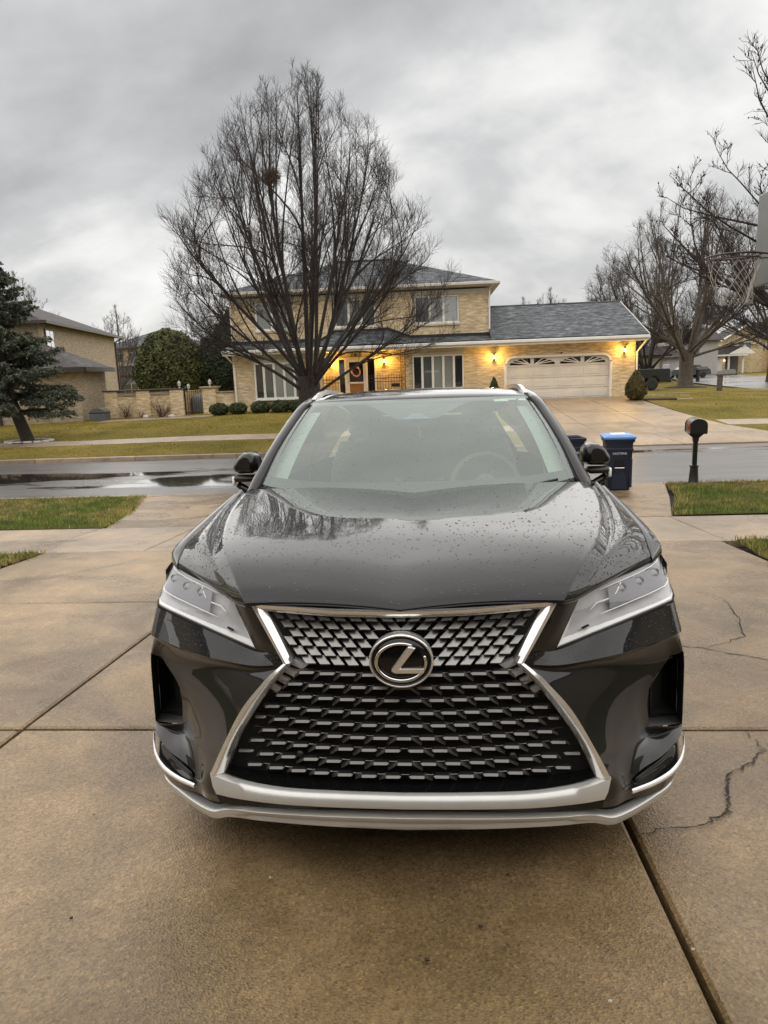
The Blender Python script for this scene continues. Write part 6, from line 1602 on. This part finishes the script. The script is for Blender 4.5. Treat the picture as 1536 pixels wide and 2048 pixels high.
# ---- spruce at the left edge
def spruce(loc, seed):
    rng = np.random.default_rng(seed); t = empty('spruce_tree', loc, (0,0,0), 'blue-green spruce with leaning trunk at the left edge', 'tree'); H = 6.9; br, P, Nn = [], [], []
    lean = lambda z: np.array([-.30*z if z < 1.6 else -.48-.04*(z-1.6), 0, z])
    TP = np.array([lean(z) for z in np.linspace(-.2,H,14)]); V, Fq = tubes_np([(TP, np.linspace(.25,.03,14))], 12); link('trunk', fast_mesh('trunk', V, Fq, True), MAT['bark'], t)
    z = 1.15
    while z < H-.1:
        f = (z-1.0)/(H-1.0); L = (2.45*(1-f)**.8+.25)
        for k in range(7):
            a = rng.uniform(0,2*PI); ln = L*rng.uniform(.62,1.08); d = np.array([math.cos(a), math.sin(a), .05-.18*(1-f)]); Q, _ = curve_pts(lean(z), d, ln, 8, rng, .32, .04); br.append((Q, np.linspace(.035*(1-f)+.01,.006,8)))
            for s in range(int(26*ln)+6):
                x = rng.uniform(.22,1)*7; i = min(int(x),6); p = Q[i]+(Q[i+1]-Q[i])*(x-i); T = Q[i+1]-Q[i]; T = T/np.linalg.norm(T); sd = np.array([-T[1],T[0],0])*rng.choice((-1,1))
                tw = (T*.6+sd*rng.uniform(.3,1)+np.array([0,0,-.35*rng.uniform(0,1)])); sl = .38*rng.uniform(.5,1.1)*(.55+.45*(1-f)); S = p[None]+tw[None]/np.linalg.norm(tw)*np.linspace(0,sl,4)[:,None]; S[:,2] -= np.linspace(0,1,4)**2*sl*.3
                br.append((S, np.array([.008,.007,.005,.003])))
                nn = 13; u = rng.uniform(0,1,nn); pp = S[0]+(S[-1]-S[0])*u[:,None]+rng.normal(0,.030,(nn,3)); P.append(pp); Nn.append(rng.normal(0,1,(nn,3)))
        z += .21
    V, Fq = tubes_np(br, 3); link('branches', fast_mesh('branches', V, Fq), MAT['bark'], t)
    V, Fq = leaf_cloud(np.concatenate(P), np.concatenate(Nn), .055, rng, .3, 2.2); link('crown', fast_mesh('crown', V, Fq), MAT['leaf_spruce'], t)
spruce((-15.75, 26.6, -.74), 5)
# ------------------------------------------------------------------ things at the roadside
plain('bin_navy', (.010,.017,.040), .42, .15, 6, .1, 50)
plain('bin_lid_blue', (.12,.30,.66), .35, .1, 6)
plain('bin_print', (.6,.6,.6), .6, 0)
plain('flag_red', (.55,.03,.05), .4, 0)
plain('mailbox_black', (.012,.013,.013), .3, .15, 10)
def bin_body(t, lid):
    D = MAT['bin_navy']; m = MB()
    prof = [(0,.235,.30),(.04,.25,.315),(.92,.295,.36),(.97,.30,.365),(.97,.325,.385),(1.03,.335,.395),(1.035,.32,.38),(1.0,.30,.36)]
    def ring(hw, hd, z, r=.05):
        out = []
        for cx, cy, a0 in ((hw-r,hd-r,0),(-hw+r,hd-r,PI/2),(-hw+r,-hd+r,PI),(hw-r,-hd+r,1.5*PI)):
            for k in range(4): a = a0+PI/2*k/3; out.append((cx+r*math.cos(a), cy+r*math.sin(a), z))
        return out
    rows = [ring(w, d, z) for z, w, d in prof]; m.grid(rows, True); m.add(rows[0], [tuple(range(16))[::-1]])
    if not lid: m.grid([ring(.30,.36,1.0), ring(.25,.30,.3)], True); m.add(ring(.25,.30,.3), [tuple(range(16))])
    else: m.add(rows[-1], [tuple(range(16))])
    b = m.build('bin_body', D, t, True, angle=35)
    f = -.355
    # front relief: raised side ribs, grab recess with steel bar, arch below
    for s in (-1, 1): MB().bev2(s*.255-.03, s*.255+.03, f-.0, f+.06, .08, .66, .012).build('rib', D, b)
    MB().bev2(-.30,.30,f-.015,f+.05,.80,.86,.012).build('band', D, b)
    MB().bev2(-.11,.11,f-.004,f+.06,.50,.64,.01).build('grab_recess', MAT['deep_black'], b)
    MB().cyl((-.105,f-.03,.475),(.105,f-.03,.475),.014,10).build('grab_bar', MAT['chrome'], b)
    pts = [(-.17,.05),(-.15,.30),(-.09,.40),(-.09,.46),(.09,.46),(.09,.40),(.15,.30),(.17,.05)]
    MB().prism(pts, f-.006, f+.04).build('arch_panel', D, b)
    o = link('printed_word', text_mesh('GAOTSPNE', .062, .002), MAT['bin_print'], b); o.rotation_euler = (R(90-3),0,0); o.location = (0, f-.026, .755)
    if lid:
        m = MB(); rows = [ring(.345,.41,1.035), ring(.352,.418,1.05), ring(.352,.418,1.075), ring(.33,.395,1.09), ring(.31,.37,1.085), ring(.29,.345,1.105), ring(.27,.32,1.11), ring(.25,.30,1.10)]
        m.grid(rows, True); m.add(rows[0], [tuple(range(16))[::-1]]); m.add(rows[-1], [tuple(range(16))]); l = m.build('lid', MAT['bin_lid_blue'], t, True, angle=40)
        MB().bev2(-.17,.17,-.16,.22,1.10,1.115,.006).build('lid_panel', MAT['sticker_white'], l)
    for s in (-1, 1):
        w = MB().lathe([(.03,-.03),(.12,-.03),(.125,0),(.12,.03),(.03,.03)], 16, 'X').build('wheel', MAT['rubber'], t, True); w.location = (s*.27,.36,.125)
    MB().cyl((-.30,.40,.96),(.30,.40,.96),.016,8).build('handle', D, t)
plain('sticker_white', (.8,.85,.9), .3, 0)
b1 = empty('wheelie_bin', (3.47, 13.75, near_z(13.75)), (0,0,R(-6)), 'navy wheeled bin with bright blue lid standing at the kerb', 'bin', 'wheeled bins at the kerb'); bin_body(b1, True); b1.scale = (.82,.84,.955)
b2_ = empty('wheelie_bin', (2.62, 14.15, near_z(14.15)), (0,0,R(4)), 'open dark navy wheeled bin half hidden behind the car mirror', 'bin', 'wheeled bins at the kerb'); bin_body(b2_, False); b2_.scale = (.84,.84,.98)
def mailbox(loc, rz, label, s=1.0):
    K = MAT['mailbox_black']; t = empty('mailbox', loc, (0,0,rz), label, 'mailbox', 'mailboxes on posts'); t.scale = (s,)*3
    MB().lathe([(.115,0),(.12,.02),(.105,.05),(.085,.30),(.08,.36),(.10,.38),(.10,.40),(.055,.41)], 8).build('post_base', K, t, True, angle=30)
    MB().bev2(-.045,.045,-.045,.045,.38,1.05,.01).build('post', K, t)
    m = MB(); 
    for s_ in (-1, 1): m.prism([(0,.90),(s_*.05,.90),(s_*.06,.98),(s_*.16,1.07),(s_*.16,1.09),(0,1.09)], -.05, .05)
    m.build('bracket', K, t); MB().bev2(-.17,.17,-.27,.27,1.08,1.105,.008).build('tray', K, t)
    hw, zb, zs = .16, 1.105, 1.26; prof = [(-hw,zb),(-hw,zs)] + [(-hw*math.cos(a), zs + .125*math.sin(a)) for a in [PI*k/12 for k in range(1,12)]] + [(hw,zs),(hw,zb)]
    b = MB().prism(prof, -.26, .26).build('box', K, t, True, angle=40)
    MB().prism([(x*1.06, zb-.01+(z-zb)*1.05) for x, z in prof], .262, .285).build('door', K, b, True, angle=40); MB().prism([(x*1.05, zb-.005+(z-zb)*1.04) for x, z in prof], -.28, -.262).build('rear_rim', K, b, True, angle=40)
    f = MB().bev2(-hw-.016,-hw-.004,-.20,-.08,1.24,1.30,.004); f.bev2(-hw-.015,-hw-.005,-.10,-.07,1.15,1.26,.003); f.build('flag', MAT['flag_red'], b)
    return t
mailbox((5.14, 14.4, near_z(14.4)), R(-8), 'black mailbox with red flag on the near grass verge', .94)
def wood_mailbox(loc, label, h, mat, s):
    t = empty('mailbox', loc, (0,0,R(20)), label, 'mailbox', 'mailboxes on posts'); t.scale = (s,)*3
    MB().bev2(-.12,.12,-.12,.12,-.2,h,.01).build('post', MAT[mat], t); MB().bev2(-.16,1.1,-.2,.2,h,h+.10,.01).build('arm', MAT[mat], t)
    m = MB(); m.prism([(-.1,h+.1),(-.1,h+.28),(0,h+.36),(.9,h+.36),(1.0,h+.28),(1.0,h+.1)], -.16, .16); m.build('box', MAT['siding_grey'], t)
wood_mailbox((17.4, 45.2, -.6), 'weathered wooden mailbox on the far grass before the side street', .95, 'bark_pale', 1.0)
wood_mailbox((24.9, 70, -.6), 'small dark mailbox on a post across the side street', .9, 'black_iron', 1.0)
# basketball hoop, pole out of frame on the right
plain('board_acrylic', (.15,.155,.145), .35, .1, 4); plain('net_cord', (.40,.37,.33), .8, 0); plain('rim_iron', (.055,.035,.032), .5, .2, 20); plain('pole_grey', (.20,.20,.20), .4, .1, 5, metal=.5)
def hoop():
    X0, Y0, zr = 3.17, 7.05, 2.34; t = empty('basketball_hoop', (X0, Y0, near_z(Y0)), (0,0,R(-3)), 'basketball hoop with grey backboard and torn net at the right edge', 'basketball hoop')
    zr -= near_z(Y0)
    b = MB().bev2(.0,.035,-.56,.56,zr-.24,zr+.62,.012); bo = b.build('backboard', MAT['board_acrylic'], t)
    r = .225; cx = -.39
    ring = [(cx + r*math.cos(a), r*math.sin(a), zr) for a in [2*PI*k/28 for k in range(29)]]
    MB().tube(ring, .010, 8, False).build('rim', MAT['rim_iron'], t, True); MB().tube([(x, y, zr-.035) for x, y, _ in ring], .006, 6, False).build('rim_brace', MAT['rim_iron'], t, True)
    for s in (-1, 1): MB().tube([(cx+.13,s*.18,zr),(0,s*.09,zr-.02),(.0,s*.06,zr-.12)], .008, 6).build('bracket', MAT['rim_iron'], t)
    rng = random.Random(6); net = []
    n = 12
    for d in (-1, 1):
        for k in range(n):
            pts = []
            for j in range(6):
                f = j/5; a = 2*PI*k/n + d*f*1.5 + rng.uniform(-.05,.05); rr = r*(1-.42*f)+rng.uniform(-.03,.03)*f; sag = .42*f
                pts.append((cx + rr*math.cos(a) + .04*f*f, rr*math.sin(a), zr-.01-sag))
            MB().tube(pts, .0024, 4, False).build('net_cord', MAT['net_cord'], t)
    for k in range(4): MB().tube([(-.14,.01*k-.02,zr-.04),(-.19-.004*k,.01*k,zr-.20),(-.25,.01*k,zr-.42)], .0045, 4).build('loose_cord', MAT['net_cord'], t)
    MB().tube([(1.25,0,0),(1.15,0,zr-.4),(.9,0,zr-.05)], .05, 10).build('pole', MAT['pole_grey'], t, True)
    for z in (zr+.35, zr-.05): MB().tube([(.04,.15,z),(1.0,0,z-.35)], .018, 6).tube([(.04,-.15,z),(1.0,0,z-.35)], .018, 6).build('strut', MAT['pole_grey'], t)
    MB().bev2(.7,1.8,-.45,.45,.0,.16,.05).build('base_tank', MAT['satin_black'], t)
hoop()
# stones, barrel, tree ring
def rock(name, label, loc, s, seed, mat, cat='stone', group=None):
    r = random.Random(seed); m = MB(); rows = []
    for i in range(7):
        a = PI*i/6; rows.append([(s[0]*math.sin(a)*math.cos(b)*r.uniform(.8,1.15)+.0001*k, s[1]*math.sin(a)*math.sin(b)*r.uniform(.8,1.15), s[2]*math.cos(a)+s[2]*.6) for k, b in enumerate([2*PI*j/10 for j in range(10)])])
    m.grid(rows, True); o = m.build(name, MAT[mat], None, True, angle=50); o.location = loc; return tag(o, label, cat, group)
rock('white_stone', 'white stone at the foot of the middle wall pillar', (-14.25, 34.6, -.50), (.17,.13,.11), 1, 'stone_pale', group='white stones by the garden wall')
rock('white_stone', 'white stone at the foot of the right wall panel', (-12.95, 34.6, -.50), (.19,.14,.10), 2, 'stone_pale', group='white stones by the garden wall')
plain('tub_grey', (.10,.105,.11), .4, .15, 6)
def tub():
    t = empty('hose_tub', (-16.3, 34.0, -.5), (0,0,0), 'grey half-round storage box at the left end of the garden wall', 'storage box')
    prof = [(-.38,0),(-.40,.38)] + [(-.40*math.cos(a), .38+.22*math.sin(a)) for a in [PI*k/10 for k in range(1,10)]] + [(.40,.38),(.38,0)]
    MB().prism(prof, -.28, .28).build('box_body', MAT['tub_grey'], t, True, angle=40); MB().bev2(-.42,.42,-.30,.30,.36,.40,.01).build('rim', MAT['satin_black'], t)
tub()
def tree_ring():
    t = empty('stone_ring', (-15.7, 26.6, far_z(-15.7,26.6)-.02), (0,0,0), 'ring of pale stones round the foot of the spruce', 'stone ring'); r = random.Random(3)
    for k in range(15):
        a = 2*PI*k/15; m = MB().bev((0,0,.03), (r.uniform(.22,.34), .16, .10), .03); o = m.build('stone', MAT['stone_pale'], t); o.location = (.85*math.cos(a), .62*math.sin(a), 0); o.rotation_euler = (0,0,a+PI/2)
    MB().lathe([(.78,0),(.7,.04),(.3,.08),(.001,.1)], 18).build('mulch_bed', MAT['mulch'], t, True)
tree_ring()
tag(MB().lathe([(.001,.16),(.5,.12),(1.2,.05),(1.6,-.02)], 24, 'Z', (19.7,58,-.74)).build('mulch_ring', MAT['mulch'], None, True), 'dark mulch ring round the broad tree', 'mulch bed')
tag(MB().bev2(9.2,10.9,33.0,34.0,-.40,-.27,.03).build('bed_edging', MAT['mulch']), 'dark mulch bed under the olive cone shrub', 'mulch bed')
# vehicles down the side street
plain('truck_paint', (.008,.008,.009), .4, .1, 5, coat=.25, coatr=.05)
def wheel_simple(t, x, y, z, r, w, axis='X'):
    o = MB().lathe([(r*.62,-w/2),(r*.93,-w/2),(r,-w/3),(r,w/3),(r*.93,w/2),(r*.62,w/2)], 22, axis).build('wheel', MAT['rubber'], t, True); o.location = (x, y, z)
    m = MB().lathe([(r*.62,-w*.4),(r*.58,w*.2),(r*.3,w*.35),(.001,w*.35)], 18, axis); m2 = m.build('rim', MAT['satin_black'], o, True)
    for k in range(6):
        a = 2*PI*k/6; s = (-1 if axis == 'Y' else 1); MB().box((r*.35*math.cos(a), s*w*.36, r*.35*math.sin(a)), (r*.5,.03,r*.10), Matrix.Rotation(-a, 3, 'Y')).build('spoke', MAT['rim_metal'], o)
def pickup():
    t = empty('pickup_truck', (16.55, 53.0, -.66), (0,0,R(3)), 'black pickup truck parked behind the garage corner', 'truck'); K = MAT['truck_paint']; w = .99
    # length runs towards -x; tail at x=0
    side = [(-2.15,.62),(-1.75,.60),(-1.70,.85),(-1.5,1.0),(-1.2,1.03),(-.92,.98),(-.74,.80),(-.70,.58),(-.05,.62),(0,.75),(0,1.42),(-.05,1.45),(-2.15,1.45)]
    b = MB().prism(side, -w, w).build('bed', K, t)
    MB().b2(-2.1,-.08,-w+.1,w-.1,1.451,1.47).build('bed_cover', MAT['satin_black'], b)
    cab = [(-2.17,.55),(-2.17,1.45),(-2.25,1.98),(-3.9,2.0),(-4.35,1.50),(-5.7,1.42),(-5.95,1.2),(-5.95,.6),(-5.5,.55)]
    c = MB().prism(cab, -w*.98, w*.98).build('cab', K, t)
    for s in (-1, 1):
        MB().prism([(-2.35,1.48),(-2.38,1.90),(-3.85,1.92),(-4.2,1.50)], s*w*.985, s*w*.995).build('side_window', MAT['window_dark'], c)
        MB().bev2(-.10,.012,s*.86-.09,s*.86+.09,.92,1.30,.02).build('tail_lamp', MAT['red_lamp'], b)
        for x in (-1.22, -4.9): wheel_simple(t, x, s*.86, .43, .43, .28, 'Y')
    MB().bev2(-.06,.16,-.95,.95,.52,.74,.04).build('rear_bumper', MAT['satin_black'], t)
    MB().b2(-2.172,-2.168,-.8,.8,1.5,1.92).build('rear_window', MAT['window_dark'], c)
pickup()
def far_car(name, label, loc, rz, col, suv):
    t = empty(name, loc, (0,0,rz), label, 'car', 'cars parked on the side street'); m = plain('paint_'+name, col, .3, .1, 5, coat=.7, coatr=.05)
    h = 1.65 if suv else 1.42; low = [(-2.3,.35),(-2.3,.8),(-2.1,.95),(-1.2,1.0),(1.9,1.0),(2.2,.9),(2.3,.6),(2.3,.35)]
    top = [(-1.3,.99),(-.6,h-.04),(.0,h),(1.5,h-.05),(2.1,.99)] if suv else [(-1.1,.99),(-.4,h-.04),(.3,h),(1.0,h-.06),(1.7,.99)]
    b = MB().prism(low, -.88, .88).build('body', m, t); g = MB().prism(top, -.74, .74).build('cabin', m, t)
    for s in (-1, 1):
        MB().prism([(x*.86+.05, .99+(z-.99)*.8+.03) for x, z in top], s*.742, s*.75).build('side_window', MAT['window_dark'], g)
        for x in (-1.4, 1.4): wheel_simple(t, x, s*.78, .33, .33, .22, 'Y')
        MB().bev2(-2.32,-2.25,s*.65-.15,s*.65+.15,.68,.84,.02).build('tail_lamp', MAT['red_lamp'], b); MB().bev2(2.25,2.32,s*.65-.15,s*.65+.15,.65,.8,.02).build('headlamp', MAT['lamp_white'], b)
far_car('silver_car', 'silver SUV seen past the tail of the pickup', (23.4, 76, -.66), R(70), (.28,.28,.29), True)
far_car('dark_car', 'dark saloon car parked right of the broad tree', (28.0, 82, -.66), R(12), (.05,.05,.055), False)
# ------------------------------------------------------------------ grass and litter
def grass(name, polys, zf, n, h, w, mats, seed, clear=None):
    """blades scattered over polygons: one mesh per colour"""
    rng = np.random.default_rng(seed)
    def inside(P, poly):
        c = np.zeros(len(P), bool); j = len(poly)-1
        for i in range(len(poly)):
            xi, yi = poly[i]; xj, yj = poly[j]; k = ((yi > P[:,1]) != (yj > P[:,1])) & (P[:,0] < (xj-xi)*(P[:,1]-yi)/(yj-yi+1e-12)+xi); c ^= k; j = i
        return c
    pts = []
    for poly, share in polys:
        xs = [p[0] for p in poly]; ys = [p[1] for p in poly]; m = int(n*share); P = np.stack([rng.uniform(min(xs),max(xs),m*2), rng.uniform(min(ys),max(ys),m*2)],1); P = P[inside(P, poly)][:m]; pts.append(P)
    P = np.concatenate(pts)
    # clumps: thin out by value noise, colour by patches
    v = np.array([noise.noise((x*.55, y*.55, seed)) for x, y in P]); f = np.array([noise.noise((x*3.1, y*3.1, seed+3)) for x, y in P])
    keep = rng.uniform(0,1,len(P)) < .72+.5*f; P, v, f = P[keep], v[keep], f[keep]
    Z = np.array([zf(x, y) for x, y in P]); sel = np.clip(((v+f*.8+rng.normal(0,.28,len(P)))*1.25+.5)*len(mats), 0, len(mats)-.01).astype(int)
    for k, mt in enumerate(mats):
        q = sel == k; m = q.sum()
        if not m: continue
        B = np.column_stack([P[q], Z[q]-.005]); a = rng.uniform(0,2*PI,m); hh = h*rng.uniform(.45,1.25,m)*(1+.5*f[q]); ln = rng.uniform(.15,.75,m)*hh; b = rng.uniform(0,2*PI,m); ww = w*rng.uniform(.7,1.3,m)
        u = np.column_stack([np.cos(a)*ww, np.sin(a)*ww, np.zeros(m)]); tip = B + np.column_stack([np.cos(b)*ln, np.sin(b)*ln, hh]); mid = B + np.column_stack([np.cos(b)*ln*.3, np.sin(b)*ln*.3, hh*.6])
        V = np.stack([B-u, B+u, mid+u*.7, tip, mid-u*.7],1).reshape(-1,3); i = np.arange(m)[:,None]*5; T = np.concatenate([i+np.array([[0,1,2]]), i+np.array([[0,2,4]]), i+np.array([[4,2,3]])])
        o = link(name, fast_mesh(name, V, T), MAT[mt]); tag(o, ('green','yellow-green','straw-coloured')[min(k,2)]+' grass blades on the '+('near verges' if h > .04 else 'lawn across the street'), 'grass', kind='stuff')
plain('grass_green', (.125,.175,.026), .7, .3, 3, spec=.25); plain('grass_mid', (.19,.21,.04), .7, .3, 3, spec=.25); plain('grass_straw', (.38,.29,.11), .75, .3, 3, spec=.2)
plain('grass_far_a', (.155,.15,.024), .8, .3, 2, spec=.1); plain('grass_far_b', (.25,.20,.04), .8, .3, 2, spec=.1); plain('grass_far_c', (.36,.265,.075), .8, .3, 2, spec=.1)
vis_L = [(-13.5, 9.86), (-4.86, 9.86), (-5.25, 11.6), (-6.25, 14.5), (-13.5, 14.5)]; vis_R = [(3.30, 9.93), (9.5, 9.93), (10.5, 14.62), (4.66, 14.62), (4.1, 12.2)]
vis_L2 = [(-7.5, 5.2), (-4.68, 5.2), (-4.68, 7.86), (-7.5, 7.86)]; vis_R2 = [(3.16, 5.6), (6, 5.6), (6, 7.86), (3.30, 7.86), (3.16, 7.0)]
grass('grass_blades', [(vis_L,.46),(vis_R,.34),(vis_L2,.11),(vis_R2,.09)], lambda x, y: near_z(y)+.01, 135000, .055, .0042, ('grass_green','grass_green','grass_mid','grass_straw'), 12)
edge = [([(-5.0,9.87),(-4.8,9.87),(-5.2,11.7),(-6.1,14.5),(-6.5,14.5),(-5.5,11.6)],.5),([(3.25,9.9),(3.55,9.9),(4.3,12.2),(4.95,14.6),(4.6,14.6),(4.05,12.2)],.25),([(-4.9,5.2),(-4.62,5.2),(-4.62,7.9),(-4.9,7.9)],.15),([(3.1,5.6),(3.35,5.6),(3.5,7.9),(3.25,7.9)],.1)]
grass('grass_edge', edge, lambda x, y: near_z(y)+.01, 9000, .065, .0045, ('grass_mid','grass_straw','grass_straw'), 19)
far_vis = [(-22, 22.2), (3.6, 22.2), (3.0, 24.9), (3.0, 34.7), (-16.5, 34.7), (-22, 36)]; far_vis_r = [(11.2,22.2),(20,22.2),(28,36),(16,43),(9.7,34.9),(9.5,30),(9.9,25)]
def not_walk(x, y): return far_z(x, y) - (.2 if 24.93 < y < 26.27 or (y > 33 and -16 < x < -4.9 and 33.0+.6*(x+16)/11 < y < 33.95+.6*(x+16)/11) else 0)
grass('grass_lawn', [(far_vis,.66),(far_vis_r,.34)], not_walk, 120000, .038, .008, ('grass_far_a','grass_far_b','grass_far_b','grass_far_c'), 23)
# little bits lying on the driveway: pebbles, grit and dead leaves
def litter():
    r = random.Random(31)
    sp = [(-.55,1.95),(-.05,1.62),(.2,1.98),(.66,1.68),(-.2,2.06),(-1.1,1.75),(.4,1.5),(-1.5,3.9),(-1.62,3.75),(-2.9,4.8),(1.9,2.9),(2.3,3.4),(1.25,1.9),(-1.3,2.3),(.1,1.75)]
    for k, (x, y) in enumerate(sp):
        m = MB(); s = r.uniform(.004,.009); a = r.uniform(0,6)
        pts = [(s*math.cos(a+t)*r.uniform(.6,1.3), s*.7*math.sin(a+t)*r.uniform(.6,1.3), r.uniform(.001,.006)) for t in [2*PI*i/7 for i in range(7)]]; m.add(pts+[(0,0,.005)], [(i, (i+1) % 7, 7) for i in range(7)]); m.add([(p[0],p[1],0) for p in pts], [tuple(range(7))])
        o = m.build('leaf_scrap', MAT['mulch'] if k % 3 else MAT['stone_pale'], drive); o.location = (x, y, near_z(y)+.001)
litter()
